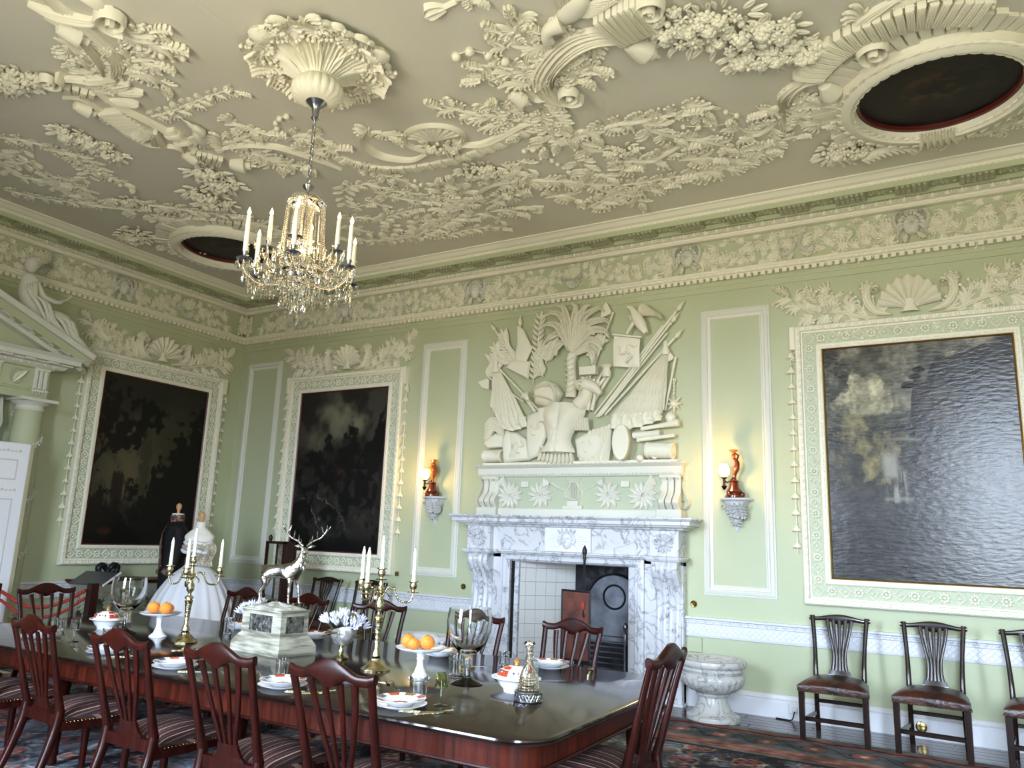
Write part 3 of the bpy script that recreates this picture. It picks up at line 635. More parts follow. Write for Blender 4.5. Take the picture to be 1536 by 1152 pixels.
# frame ornament meshes
loz = M(); frame_ = [(-.042, 0), (0, -.042), (.042, 0), (0, .042)]
for i in range(4): loz.stroke([frame_[i], frame_[(i+1) % 4]], .006, .012, n=2, kind='stem')
loz.ball((0, 0, .006), .012, 6); LOZ = loz.mesh('lozenge', PLASTER)
ros = M()
for i in range(8): a = i*PI/4; ros.ball((.027*math.cos(a), .027*math.sin(a), .004), .013, 6)
ros.ball((0, 0, .008), .012, 6)
for i in range(4): ros.stroke([((-.045, -.045), (.045, -.045), (.045, .045), (-.045, .045))[i], ((-.015, -.03), (.03, -.015), (.015, .03), (-.03, .015))[i]], .005, .01, n=2)
ROS = ros.mesh('rosette', PLASTER)
hb = M(); hb.lathe([(.004, .045), (.014, .03), (.026, 0), (.03, -.012), (.01, -.014)], n=8, F=lambda x, y, z: (x, z, y+.02))
for k in (-1, 0, 1): hb.stroke([(0, .03), (k*.03, -.005), (k*.038, -.02)], .011, .03, n=4, w0=.02)
hb.ball((0, .055, .02), .011, 6); HUSK = hb.mesh('husk', PLASTER)
def painting(name, label, F, cu, fn, mt, gild, tassels):
    cw = .785; z0, z1 = 1.30, 3.48; L = F(cu, 1.05, 0)
    t = thing('painting', label, 'painting', L)
    hw = 1.04; Z0, Z1 = 1.05, 3.735
    mould = frame_border(t, F, cu-hw, Z0, cu+hw, Z1, [(0, 0), (0, .06), (.012, .075), (.05, .07), (.055, .045), (.07, .045), (.075, .03), (.185, .03), (.19, .045), (.2, .055), (.235, .05), (.245, .04)], PLASTER, 'frame_moulding')
    frame_border(t, F, cu-cw-.012, z0-.012, cu+cw+.012, z1+.012, [(0, .04), (.004, .05), (.016, .04), (.02, .02)], gild, 'gilt_slip')
    for sd in (-1, 1): M().bbox((min(cu+sd*hw, cu+sd*(hw+.05)), 3.50, 0), (max(cu+sd*hw, cu+sd*(hw+.05)), Z1, .072), F).build('frame_ear', PLASTER, t, False)
    painted_sheet('canvas', F, cu-cw, z0, cu+cw, z1, .028, fn, 230, 320, mt, t)
    # ground of the band in pale green, ornaments upon it
    frame_border(t, F, cu-hw+.076, Z0+.076, cu+hw-.076, Z1-.076, [(0, .031), (.109, .031)], PALEG, 'band_ground')
    c = hw-.13; nh = 17; nv_ = 25
    for i in range(nh):
        u = cu-c+2*c*i/(nh-1)
        for v in (Z0+.13, Z1-.13): inst(ROS if i % 2 else LOZ, 'rosette' if i % 2 else 'lozenge', t, F, u, v, .03, 0, 1.2)
    for j in range(1, nv_-1):
        v = Z0+.13+(Z1-Z0-.26)*j/(nv_-1)
        for u in (cu-c, cu+c): inst(ROS if j % 2 else LOZ, 'rosette' if j % 2 else 'lozenge', t, F, u, v, .03, 0, 1.15)
    # egg enrichment on the outer moulding
    for i in range(27):
        u = cu-hw+.03+(2*hw-.06)*i/26
        for v in (Z0+.03, Z1-.03): inst(egg, 'egg', t, F, u, v, .068, 0, .8)
    for j in range(34):
        v = Z0+.08+(Z1-Z0-.16)*j/33
        for u in (cu-hw+.03, cu+hw-.03): inst(egg, 'egg', t, F, u, v, .068, PI/2, .8)
    m = M()
    for i in range(60):
        if i % 6 == 5: continue
        u = cu-.82+1.64*i/59
        for v in (z0-.035, z1+.035): m.ball((u, v, .052), .012, 4, F, sq=(1.5, .8, .6))
    for j in range(80):
        if j % 6 == 5: continue
        v = z0-.03+2.24*j/79
        for u in (cu-.82, cu+.82): m.ball((u, v, .052), .012, 4, F, sq=(.8, 1.5, .6))
    o = m.build('ribbon_beading', PLASTER, t); o['kind'] = 'stuff'
    # husk drops beside the frame
    for sd in tassels:
        x = cu+sd*(hw+.05); M().tube([(x, 3.45, .02), (x, 1.5, .02)], .005, 5, F).build('husk_cord', PLASTER, t)
        for j in range(13): inst(HUSK, 'husk', t, F, x, 3.44-j*.155, .0, 0, 1.05 if j != 1 else 1.25)
        inst(LP['A'], 'acanthus_leaf', t, F, x, 3.5, .01, -PI/2, .11)
    return t
painting('painting', 'dark landscape painting with tall trees and a ruined tower, on the left wall', FL, -1.38, canvas_left, OILD, REDEDGE, (-1, 1))
painting('painting', 'dark rocky landscape painting with a pale cloud, left of the fireplace', FB, 2.16, canvas_mid, OILD, REDEDGE, (-1, 1))
painting('painting', 'large waterfall painting with glare on its varnish, right of the fireplace', FB, 9.18, canvas_right, OIL, GOLD, (-1, 1))
# shell crestings above the paintings
def cresting(label, F, cu, s=1):
    t = thing('shell_cresting', label, 'wall relief', F(cu, 3.75, 0)); z = 3.75
    shellrelief(t, F, (cu, z+.07), .30, 9, .15, PI-.15, PLASTER, .10)
    for sd in (-1, 1):
        f = lambda x, y: (cu+sd*x, z+y)
        scroll(t, F, [f(.16, .02), f(.3, .07), f(.37, .2), f(.34, .31), f(.27, .31), f(.28, .25)], .042, .07)
        volute(t, F, f(.285, .285), .05, 1.3, a0=PI/2, flip=-sd, h=.08, mt=PLASTER)
        spray(t, F, [f(.2, .0), f(.42, .03), f(.6, .1), f(.74, .12), f(.8, .2)], w=.028, L=.19, gap=.07, h=.045)
        spray(t, F, [f(.78, .1), f(.9, .14), f(1.0, .24), f(1.08, .33)], w=.024, L=.19, gap=.06, h=.045)
        spray(t, F, [f(.95, .22), f(.82, .28), f(.68, .27), f(.62, .2), f(.68, .17)], w=.03, L=.13, gap=.055, h=.05)
        for k in range(3): inst(LP['A'], 'acanthus_leaf', t, F, *f(.33+.03*k, .2), .02, (PI/2 if sd == 1 else PI/2)+sd*(-.7+.45*k), .16, flip=sd)
        for k in range(2): inst(FL3, 'flower', t, F, *f(.52+.04*k, .24-.03*k), .01, 0, .05)
    return t
cresting('fan shell and acanthus cresting above the left wall painting', FL, -1.38)
cresting('fan shell cresting above the rocky landscape, left of the fireplace', FB, 2.18)
cresting('large fan shell cresting above the waterfall painting', FB, 9.18)
# ------------------------------------------------------------------ marble chimneypiece
CX = 5.72
fp = thing('fireplace', 'white veined marble fireplace with scrolled consoles and a carved head', 'fireplace', (CX, 0, 0))
def prof_shelf(parent, xs, d0, prof, name, mt):
    """prof=[(projection, z)] returned round both ends"""
    V = []; k = len(prof)
    for d, z in prof: V.append((xs[0]-d, 0, z))
    for d, z in prof: V.append((xs[0]-d, -d0-d, z))
    for d, z in prof: V.append((xs[1]+d, -d0-d, z))
    for d, z in prof: V.append((xs[1]+d, 0, z))
    m = M().add(V, [(i*k+j, i*k+j+1, (i+1)*k+j+1, (i+1)*k+j) for i in range(3) for j in range(k-1)]+[tuple(i*k+k-1 for i in range(4)), tuple(i*k for i in range(3, -1, -1))])
    return m.build(name, mt, parent, False)
X0, X1 = 4.45, 6.99                       # outer faces
SH = [(0, 1.69), (.03, 1.695), (.04, 1.71), (.09, 1.72), (.10, 1.735), (.13, 1.74), (.13, 1.775), (.14, 1.78), (.16, 1.80), (.16, 1.815)]
prof_shelf(fp, (X0+.02, X1-.02), .16, SH, 'mantel_shelf', MARBLE)
for x0, x1 in ((X0-.02, X0+.34), (X1-.34, X1+.02)): prof_shelf(fp, (x0, x1), .22, SH, 'shelf_break', MARBLE)
prof_shelf(fp, (X0+.01, X1-.01), .15, [(0, 1.42), (.0, 1.69)], 'frieze_block', MARBLE)
prof_shelf(fp, (X0, X1), .16, [(0, 1.385), (.02, 1.39), (.03, 1.405), (.045, 1.41), (.045, 1.425), (.0, 1.43)], 'architrave_band', MARBLE)
for x0, x1 in ((X0, X0+.31), (X1-.31, X1)):
    M().bbox((x0, 1.43, .0), (x1, 1.69, .235), FB).build('end_block', MARBLE, fp, False)
    prof_shelf(fp, (x0, x1), .24, [(0, 1.375), (.02, 1.38), (.035, 1.40), (.04, 1.425), (0, 1.43)], 'console_cap', MARBLE)
    cx = (x0+x1)/2; m = M()
    for i in range(14): a = 2*PI*i/14; m.stroke([(cx+.03*math.cos(a), 1.56+.03*math.sin(a)), (cx+.105*math.cos(a+.1), 1.56+.105*math.sin(a+.1))], .018, .03, FB, n=4, w0=.235)
    m.ball((cx, 1.56, .245), .032, 8, FB); m.build('rosette', MARBLE, fp)
    # console: a long S scroll fluted down the front with a string of husks
    def cons(u, v):
        z = 1.375-1.12*v; d = .10+.12*math.exp(-((v-.06)/.13)**2)+.015*math.cos(v*9)-.015*v
        k = abs(math.sin(u*4*PI))*.018*(1 if .03 < v < .97 else 0); return FB(cx-.13+.26*u, z, d+.02+k)
    M().grid(cons, 32, 30).build('console', MARBLE, fp)
    m = M()
    for sd in (-1, 1):
        pts = [(0.0, 1.375)]+[(.12+.12*math.exp(-((v-.06)/.13)**2)+.015*math.cos(v*9)-.015*v, 1.375-1.12*v) for v in np.linspace(0, 1, 24)]+[(0, .255)]
        G = lambda a, b, w, sd=sd: (cx+sd*.13+(w if sd == 1 else -w), -a, b); m.prism(pts, -.01, .006, G)
    m.build('console_side', MARBLE, fp, False)
    m = M()
    for i in range(14): v = .1+.85*i/14; m.ball((cx, 1.375-1.12*v, .135+.12*math.exp(-((v-.06)/.13)**2)), .014, 6, FB)
    m.build('husk_string', MARBLE, fp)
    for k in (-1, 0, 1): inst(acanthus(mt=MARBLE, name='capital_leaf') if k == -1 else me_c, 'capital_leaf', fp, FB, cx+k*.06, 1.37, .2, -PI/2+k*.25, .2) if False else None
    M().bbox((x0+.0, 0, 0), (x1, .255, .17), FB).build('plinth_block', MARBLE, fp, False)
    M().bbox((x0-.015, 0, 0), (x1+.015, .03, .185), FB).build('plinth_foot', MARBLE, fp, False)
# jambs beside the opening and the lintel
for x0, x1 in ((X0, OPX0-.09), (OPX1+.09, X1)): M().bbox((x0, 0, 0), (x1, 1.39, .10), FB).build('jamb', MARBLE, fp, False)
M().bbox((X0, 1.34, 0), (X1, 1.40, .10), FB).build('lintel', MARBLE, fp, False)
frame_ = [(0, .10), (.0, .125), (.03, .13), (.035, .115), (.07, .115), (.09, .09), (.10, .04)]
for a, b in (((OPX0-.20, 0), (OPX0-.20, OPZ+.10)), ((OPX0-.20, OPZ+.10), (OPX1+.20, OPZ+.10)), ((OPX1+.20, OPZ+.10), (OPX1+.20, 0))):
    V = []; k = len(frame_)
    for (x, z) in (a, b):
        for d, h in frame_: V.append(FB(x+(d if x < CX else -d), z-d if z > 0 else z, h))
    M().add(V, [(j, j+1, k+j+1, k+j) for j in range(k-1)]).build('opening_moulding', MARBLE, fp, False)
# inner slips
M().bbox((OPX0-.10, 0, -.05), (OPX0, OPZ, .05), FB).build('slip', MARBLE, fp, False); M().bbox((OPX1, 0, -.05), (OPX1+.10, OPZ, .05), FB).build('slip', MARBLE, fp, False)
M().bbox((OPX0-.10, OPZ, -.05), (OPX1+.10, OPZ+.09, .05), FB).build('slip', MARBLE, fp, False)
# head tablet
TB = thing('carved_tablet', 'marble tablet with a carved sun head, centre of the mantel frieze', 'relief', (CX, -.15, 1.43))
M().bbox((CX-.28, 1.43, .15), (CX+.28, 1.69, .185), FB).build('slab', mat('plain_marble', (226, 226, 228), .3), TB, False)
face_relief(TB, FB, (CX, 1.55), .13, MATS['plain_marble'], .18)
m = M()
for i in range(22):
    a = 2*PI*i/22
    if abs(math.sin(a)) > .8: continue
    m.stroke([(CX+.11*math.cos(a), 1.55+.07*math.sin(a)), (CX+.25*math.cos(a), 1.55+.11*math.sin(a))], .006, .008, FB, n=2, w0=.184)
m.build('sun_ray', MATS['plain_marble'], TB)
for i in range(5): inst(SLEAFM, 'leaf', TB, FB, CX+(i-2)*.03, 1.61, .2, PI/2+(2-i)*.35, .075)
# firebox
TILE = mat('cream_tile', (206, 203, 198), .3); IRONM = mat('black_cast_iron', (26, 26, 28), .42, metal=.5, noise=((52, 52, 56), 6, 5, .35, .7), bump=(8, .6)); SOOT = mat('soot', (16, 15, 15), .9)
fb = thing('firebox', 'black iron firebox with a pale tiled left cheek', 'firebox', (CX, .2, 0))
M().box((OPX0-.05, 0, -.62), (OPX1+.05, .01, 0), FB).build('hearth', SOOT, fb, False)
ax, ay, bx, by = OPX0-.0, .0, 5.50, .50; ln = math.hypot(bx-ax, by-ay); dx, dy = (bx-ax)/ln, (by-ay)/ln
FT = lambda u, v, w: (ax+dx*u+dy*w, ay+dy*u-dx*w, v)
M().box((-.1, 0, -.03), (ln, 1.4, -.004), FT).build('cheek', SOOT, fb, False)
tl = M().bbox((0, 0, -.004), (.1215, .1515, .004), e=.002).mesh('tile', TILE, False)
for i in range(6):
    for j in range(9): inst(tl, 'tile', fb, FT, i*.124-.06, j*.154, 0)
M().box((5.40, 0, -.56), (6.5, 1.5, -.50), FB).build('back_plate', IRONM, fb, False)
M().box((OPX1+.06, 0, -.55), (OPX1+.16, 1.5, -.1), FB).build('right_cheek', IRONM, fb, False); M().box((OPX0-.1, 1.34, -.55), (OPX1+.1, 1.5, -.02), FB).build('flue_throat', SOOT, fb, False)
arch = [(6.02+.34*math.cos(a), .86+.34*math.sin(a)) for a in np.linspace(0, PI, 20)]; arch = [(6.42, .45), (6.42, .72), (6.36, .72)]+arch+[(5.68, .72), (5.62, .72), (5.62, .45)]
M().prism(arch, -.49, -.44, FB).build('fire_back_shield', mat('grey_iron', (120, 122, 130), .5, metal=.6, noise=((70, 72, 78), 5, 4, .3, .7)), fb, False)
M().stroke(arch[2:-2], .014, .02, FB, n=30, kind='stem', w0=-.44).build('shield_rim', IRONM, fb)
m = M(); a_ = [(6.02+.13*math.cos(t), .95+.13*math.sin(t)) for t in np.linspace(0, 2*PI, 20)]; m.stroke(a_, .012, .02, FB, n=20, kind='stem', w0=-.44); m.build('boss_ring', IRONM, fb)
gr = thing('fire_grate', 'polished steel basket grate with horizontal bars in the hearth', 'grate', (5.95, .15, 0))
for x in (5.62, 6.32): M().lathe([(.02, .08), (.016, .2), (.012, .5), (.02, .6), (.012, .64), (.03, .67), (.03, .70), (.0, .73)], (x, .02, 0), 10).build('upright', STEEL, gr)
for k in range(7): M().box((5.62, .24+k*.055, -.03), (6.32, .252+k*.055, -.01), FB).build('bar', STEEL, gr, False)
for x in (5.5, 6.40):
    M().tube([(x, -.16, .04), (x, -.16, .22)], .012, 8).build('post', STEEL, gr); M().ball((x, -.16, .24), .03, 10).build('ball_finial', STEEL, gr)
M().bbox((5.5, .06, .12), (6.42, .2, .15), FB).build('fret', STEEL, gr, False)
M().tube([(5.45, -.2, .1), (6.46, -.2, .1)], .016, 8).build('fender_rail', STEEL, gr)
fd = thing('fender', 'low black wire fender on the hearth, left side', 'fender', (5.3, -.3, 0))
P = [(5.02, -.18, .3), (5.04, -.42, .3), (5.3, -.45, .3), (5.5, -.45, .3)]
M().tube(P, .008, 6, res=20).build('top_rail', BLACK, fd); M().tube([(x, y, .16) for x, y, z in P], .006, 6, res=20).build('lower_rail', BLACK, fd)
for x, y, z in P: M().tube([(x, y, 0), (x, y, .3)], .006, 6).build('post', BLACK, fd)
# ------------------------------------------------------------------ overmantel: plinth, consoles, frieze panel, ledge
om = thing('overmantel', 'pale green overmantel with consoles, laurel and lyre frieze', 'overmantel', (CX, 0, 1.82))
M().bbox((4.50, 1.815, 0), (6.96, 1.90, .09), FB).build('base_block', WPLAST, om, False)
for x in (4.50, 6.72): M().bbox((x, 1.815, 0), (x+.27, 1.905, .15), FB).build('console_base', WPLAST, om, False)
M().box((4.62, 1.90, 0), (6.86, 2.27, .04), FB).build('frieze_ground', PALEG, om, False)
prof_shelf(om, (4.50, 6.94), .05, [(0, 2.26), (.02, 2.265), (.03, 2.28), (.035, 2.30), (.035, 2.36), (.05, 2.37), (.075, 2.39), (.08, 2.40)], 'ledge', WPLAST)
prof_shelf(om, (4.51, 6.93), .046, [(0, 2.30), (.036, 2.302), (.036, 2.358)], 'ledge_fascia', PALEG)
m = M()
for i in range(58): m.ball((4.50+i*.042, 2.288, .085), .012, 5, FB)
for i in range(58): m.ball((4.47+i*.0435, 2.392, .128), .01, 5, FB)
o = m.build('ledge_beading', WPLAST, om); o['kind'] = 'stuff'
for x0 in (4.53, 6.74):
    def side(v): return .05+.10*math.sin(min(v*1.25, 1)*PI*.95)**1.3*(.55+.45*v)
    for k in range(3):
        pts = [(x0+.045+.075*k, 2.26-.35*v) for v in np.linspace(0, 1, 14)]
        V = []; Fs = []
        for i, v in enumerate(np.linspace(0, 1, 16)):
            z = 2.26-.355*v; d = .045+.03*math.exp(-((v-.04)/.08)**2)+.11*math.exp(-((v-.78)/.22)**2)
            for a, b in ((-.032, 0), (-.032, d), (-.02, d+.012), (.02, d+.012), (.032, d), (.032, 0)): V.append(FB(x0+.035+.075*k+a, z, b))
        for i in range(15): Fs += [(i*6+j, i*6+j+1, (i+1)*6+j+1, (i+1)*6+j) for j in range(5)]
        M().add(V, Fs).build('console_reed', WPLAST, om, False)
    M().bbox((x0-.01, 2.235, 0), (x0+.2, 2.265, .09), FB).build('console_roll', WPLAST, om, False)
for sd, x in ((-1, 4.52), (1, 6.955)):    # scrolled brackets at the flanks
    scroll(om, lambda u, v, w: FB(u, v, w+.0), [(x-sd*.02, 2.25), (x+sd*.03, 2.24), (x+sd*.015, 2.16), (x+sd*.05, 2.06), (x+sd*.085, 1.98), (x+sd*.05, 1.92), (x+sd*.0, 1.93), (x-sd*.01, 1.98), (x+sd*.03, 2.0)], .014, .06, 'side_scroll', mt=WPLAST)
ly = thing('lyre_relief', 'white plaster lyre flanked by laurel sprays above the mantel shelf', 'relief', (CX, -.05, 1.92))
Fo = off(FB, 0, 0, .04)
M().bbox((CX-.12, 1.90, 0), (CX+.12, 1.935, .04), Fo).build('stand', WPLAST, ly, False); M().bbox((CX-.07, 1.93, 0), (CX+.07, 1.99, .035), Fo).build('stand_neck', WPLAST, ly, False)
for sd in (-1, 1):
    M().stroke([(CX, 2.0), (CX+sd*.09, 2.03), (CX+sd*.1, 2.09), (CX+sd*.055, 2.15), (CX+sd*.045, 2.2), (CX+sd*.08, 2.24)], .014, .03, Fo, n=18, kind='stem').build('lyre_arm', WPLAST, ly)
    M().stroke([(CX+sd*.08, 2.08), (CX+sd*.2, 2.14), (CX+sd*.33, 2.21)], .016, .03, Fo, n=8).build('trumpet', WPLAST, ly); M().lathe([(.02, 0), (.055, .07)], n=12, F=lambda x, y, z: Fo(CX+sd*(.3+z), 2.19+x, .03+y*.4)).build('trumpet_bell', WPLAST, ly)
for k in range(4): M().tube([(CX-.03+k*.02, 2.02, .02), (CX-.03+k*.02, 2.2, .02)], .004, 5, Fo).build('string', WPLAST, ly)
M().bbox((CX-.06, 2.19, 0), (CX+.06, 2.205, .03), Fo).build('crossbar', WPLAST, ly, False)
LF = simple_leaf(WPLAST); BW = berry(WPLAST)
for sd in (-1, 1):
    for cx, cy, n_, s_ in ((.42, 2.06, 11, .14), (.82, 2.05, 13, .15)):
        for i in range(n_):
            a = 2*PI*i/n_+.2; inst(LF, 'laurel_leaf', ly, Fo, CX+sd*cx+.02*math.cos(a), cy+.02*math.sin(a), .0, a, s_*(1 if abs(math.sin(a)) < .9 else .9), sz=.12)
        for i in range(4): inst(BW, 'berry', ly, Fo, CX+sd*cx+rnd.uniform(-.1, .1), cy+rnd.uniform(-.05, .05), .01, 0, .03)
    for k in range(5): inst(LF, 'laurel_leaf', ly, Fo, CX+sd*(.85+.03*k), 2.12+.01*k, .01, PI/2-sd*(.5-.25*k), .13, sz=.12)
    M().bbox((CX+sd*.62-.05, 2.14, 0), (CX+sd*.62+.05, 2.21, .03), Fo).build('quiver', WPLAST, ly, False)
    M().stroke([(CX+sd*1.08, 2.22), (CX+sd*1.02, 2.12), (CX+sd*1.08, 2.05), (CX+sd*1.03, 1.94)], .03, .02, Fo, n=12, kind='stem').build('ribbon', WPLAST, ly)
# ------------------------------------------------------------------ ceiling reliefs, set out on the ceiling plane
RZ[0] = 1.05
_sc0 = scroll
def cscroll(parent, F, P, w=.05, h=.05, **k):
    return M().stroke(P, w*.85, h*.55, F, n=max(12, int(plen(P)/.02)), kind='both', prof=FLUT).build('scroll_band', PLASTER, parent)
scroll = cscroll
def cp(o, x, y): return tuple(at(o+x/2.881, y/2.881, 2, ZC-.02)[:2])
ZA = lambda P: [cp(0, *p) for p in P]; ZB = lambda P: [cp(512, *p) for p in P]; ZD = lambda P: [cp(1024, *p) for p in P]
def ctr(name, label): return thing(name, label, 'ceiling relief', (0, 0, ZC))
def ribband(parent, F, P, wd, n, steps=True, h=.05, name='ribbed_block'):
    """a band of reeded or stepped blocks following a path"""
    Q = catmull(P, n)
    for i in range(n):
        a, b = Q[i], Q[i+1]; d = b-a; L_ = np.linalg.norm(d); d = d/L_; nn = np.array((-d[1], d[0])); hh = h*(1 if i % 2 or not steps else .7); e = wd*(1 if i % 2 or not steps else .88)
        m = M(); G = lambda u, v, w, a=a, d=d, nn=nn: F(a[0]+d[0]*u+nn[0]*v, a[1]+d[1]*u+nn[1]*v, w)
        m.bbox((.004, -e, 0), (L_-.002, e, hh), G, e=.008)
        for k in range(3): m.stroke([(L_*(.22+.28*k), -e*.9), (L_*(.22+.28*k), e*.9)], L_*.09, .012, G, n=3, kind='both', w0=hh-.002)
        m.build(name, PLASTER, parent)
def pteropod(parent, F, p, a, s):         # crouching bird in relief: body, neck, head with beak, wings
    G0 = off(F, p[0], p[1], 0, s, 1, a); G = lambda u, v, w: G0(u, v, w*.55)
    M().ball((0, 0, .1), .34, 12, G, sq=(1.35, .75, .7)).build('body', PLASTER, parent)
    M().tube([(.38, .02, .2), (.62, .16, .3), (.82, .1, .34), (.92, -.02, .3)], [.2*s, .15*s, .12*s, .12*s], 10, G, res=12).build('neck', PLASTER, parent)
    M().ball((.95, -.04, .3), .13, 8, G).build('head', PLASTER, parent); M().tube([(1.02, -.08, .3), (1.14, -.14, .26), (1.17, -.24, .2)], [.07*s, .05*s, .015*s], 6, G).build('beak', PLASTER, parent)
    for sd in (-1, 1):
        for k in range(6): M().stroke([(.15-.08*k, sd*.12), (-.2-.1*k, sd*(.42+.02*k)), (-.5-.07*k, sd*(.3+.0*k))], .085, .16, G, n=6, kind='both', prof=M.GROOV, w0=.04).build('feather', PLASTER, parent)
    for k in range(4): M().stroke([(-.4, (k-1.5)*.08), (-.8, (k-1.5)*.16)], .07, .14, G, n=4, kind='both').build('tail_feather', PLASTER, parent)
SP = dict(L=.175, gap=.07, w=.022, h=.038)
SM_ = dict(L=.125, gap=.062, w=.015, h=.03)
# --- scrolls at the upper left
t = ctr('plaster_scroll', 'great C scroll with hanging bells at the top left of the ceiling'); F = FC
scroll(t, F, ZA([(150, -60), (230, 20), (330, 100), (430, 190), (490, 250), (505, 310), (470, 360)]), .085, .09)
scroll(t, F, ZA([(120, 15), (210, 55), (300, 80), (400, 95), (420, 70)]), .07, .12)
scroll(t, F, ZA([(190, 70), (240, 95), (310, 130), (380, 200), (430, 270), (450, 330)]), .045, .11)
volute(t, F, cp(0, 490, 75), .13, a0=2, h=.1); volute(t, F, cp(0, 215, 335), .10, a0=0, h=.1)
scroll(t, F, ZA([(330, -20), (400, 10), (450, 40), (490, 40)]), .05, .10)
bell(t, F, cp(0, 240, 105), (.2, .95), .17); bell(t, F, cp(0, 315, 445), (.2, .95), .14)
spray(t, F, ZA([(230, 170), (300, 205), (370, 260), (400, 330), (430, 350)]), **SP); spray(t, F, ZA([(300, 320), (360, 320), (420, 300), (440, 240)]), **SP)
spray(t, F, ZA([(480, 130), (540, 160), (610, 180), (700, 190)]), L=.2, gap=.07, w=.03, h=.05); spray(t, F, ZA([(560, 100), (600, 140), (650, 130)]), **SP)
scroll(t, F, ZA([(230, 350), (320, 345), (400, 355), (480, 340), (505, 300)]), .05, .09)
beads(t, F, ZA([(600, 210), (680, 235), (760, 258), (810, 250), (820, 228), (800, 225)]), .03, .13)
spray(t, F, ZA([(500, 300), (560, 270), (640, 265), (665, 270)]), **SP); spray(t, F, ZA([(500, 330), (570, 310), (650, 330), (700, 370)]), L=.17, gap=.06, w=.03, h=.05)
# --- diagonal reeded wing band
t = ctr('plaster_wing_band', 'reeded diagonal wing band running below the top left scroll')
ribband(t, F, ZA([(240, 375), (330, 395), (410, 420)]), .05, 5); ribband(t, F, ZA([(470, 475), (560, 540), (640, 590), (700, 600)]), .13, 11, False)
ribband(t, F, ZA([(720, 560), (760, 590), (800, 620)]), .08, 4); ribband(t, F, ZA([(820, 665), (900, 685), (960, 700)]), .07, 6)
scroll(t, F, ZA([(270, 425), (350, 430), (430, 480), (520, 560), (640, 625), (760, 640), (830, 690)]), .035, .08)
scroll(t, F, ZA([(400, 390), (500, 455), (640, 525), (770, 600), (800, 660)]), .03, .10)
for p, q in (((400, 400), (560, 360)), ((430, 400), (620, 400)), ((450, 440), (600, 450)), ((380, 380), (500, 340))):
    M().stroke(ZA([p, q]), .05, .05, F, n=8, kind='leaf', prof=M.GROOV).build('fluted_leaf', PLASTER, t)
spray(t, F, ZA([(390, 480), (440, 500), (520, 520)]), **SM_); shellrelief(t, F, cp(0, 650, 580), .16, 7, PI*.9, PI*1.6, PLASTER, .07, base=False)
bell(t, F, cp(0, 790, 660), (.1, 1), .13); bell(t, F, cp(0, 990, 705), (.7, .5), .16); bell(t, F, cp(0, 1325, 715), (-.5, .7), .12)
# --- sprigs and flower heaps on the left
t = ctr('flower_sprig', 'slim flowering twig between the wing band and the ceiling rose')
spray(t, F, ZA([(655, 510), (740, 490), (820, 455), (900, 425), (980, 400), (1040, 405)]), L=.10, gap=.05, w=.014, h=.04)
for p in ((740, 490), (820, 460), (905, 425), (985, 395)): inst(FL2, 'flower', t, F, *cp(0, *p), .01, 0, .06)
t = ctr('flower_cluster', 'flower and fruit heap at the far left edge of the ceiling'); cluster(t, F, cp(0, 60, 355), .26, .15, 0, 22)
for p in ((150, 350), (190, 350)): cluster(t, F, cp(0, *p), .08, .07, 0, 5)
t = ctr('flower_cluster', 'long diagonal heap of roses on the left of the ceiling')
for p, a, b in (((290, 585), .17, .10), ((390, 620), .2, .12), ((480, 665), .17, .10)): cluster(t, F, cp(0, *p), a, b, -.9, 14)
t = ctr('flower_basket', 'full hanging flower basket relief just above the small ceiling roundel')
for p in ((900, 755), (960, 800), (880, 840), (930, 885)): cluster(t, F, cp(0, *p), .21, .17, .4, 16, fs=.085)
# --- left rinceaux
t = ctr('acanthus_rinceau', 'tangle of acanthus branches low on the left of the ceiling')
for P in ([(-20, 600), (80, 610), (150, 625), (280, 660)], [(-10, 700), (60, 760), (150, 780), (260, 800)], [(190, 650), (280, 670), (350, 710), (380, 770), (300, 785), (200, 760)], [(350, 720), (440, 760), (540, 795)],
          [(20, 825), (120, 850), (230, 870), (340, 880), (450, 880)], [(200, 785), (300, 800), (380, 830), (390, 850), (350, 850)], [(150, 700), (60, 715), (0, 720)], [(100, 650), (60, 680), (0, 690)], [(170, 775), (290, 845), (340, 870)], [(310, 670), (380, 700), (440, 740)]):
    spray(t, F, ZA(P), **SM_)
beads(t, F, ZA([(430, 750), (500, 790), (570, 825)]), .03, .12); cluster(t, F, cp(0, 555, 870), .14, .08, 0, 9)
t = ctr('border_branch', 'long border branch along the left wall side of the ceiling')
scroll(t, F, ZA([(330, 880), (440, 895), (540, 905), (640, 915)]), .025, .05)
for P in ([(340, 875), (400, 880), (450, 870)], [(500, 900), (560, 915), (600, 905)], [(640, 890), (760, 905), (880, 925), (1000, 932)], [(650, 930), (720, 960), (800, 985)], [(1030, 955), (1120, 975), (1210, 1005), (1250, 1030)], [(700, 1050), (780, 1085), (850, 1105)]):
    spray(t, F, ZA(P), **SP)
for P in ([(660, 960), (700, 945), (760, 950)], [(800, 950), (850, 945)], [(1080, 1000), (1130, 1010), (1180, 1010)]): spray(t, F, ZA(P), **SM_)
t = ctr('flower_cluster', 'small flower heap left of the small ceiling roundel'); cluster(t, F, cp(0, 580, 1020), .30, .17, -.5, 22, fs=.085)
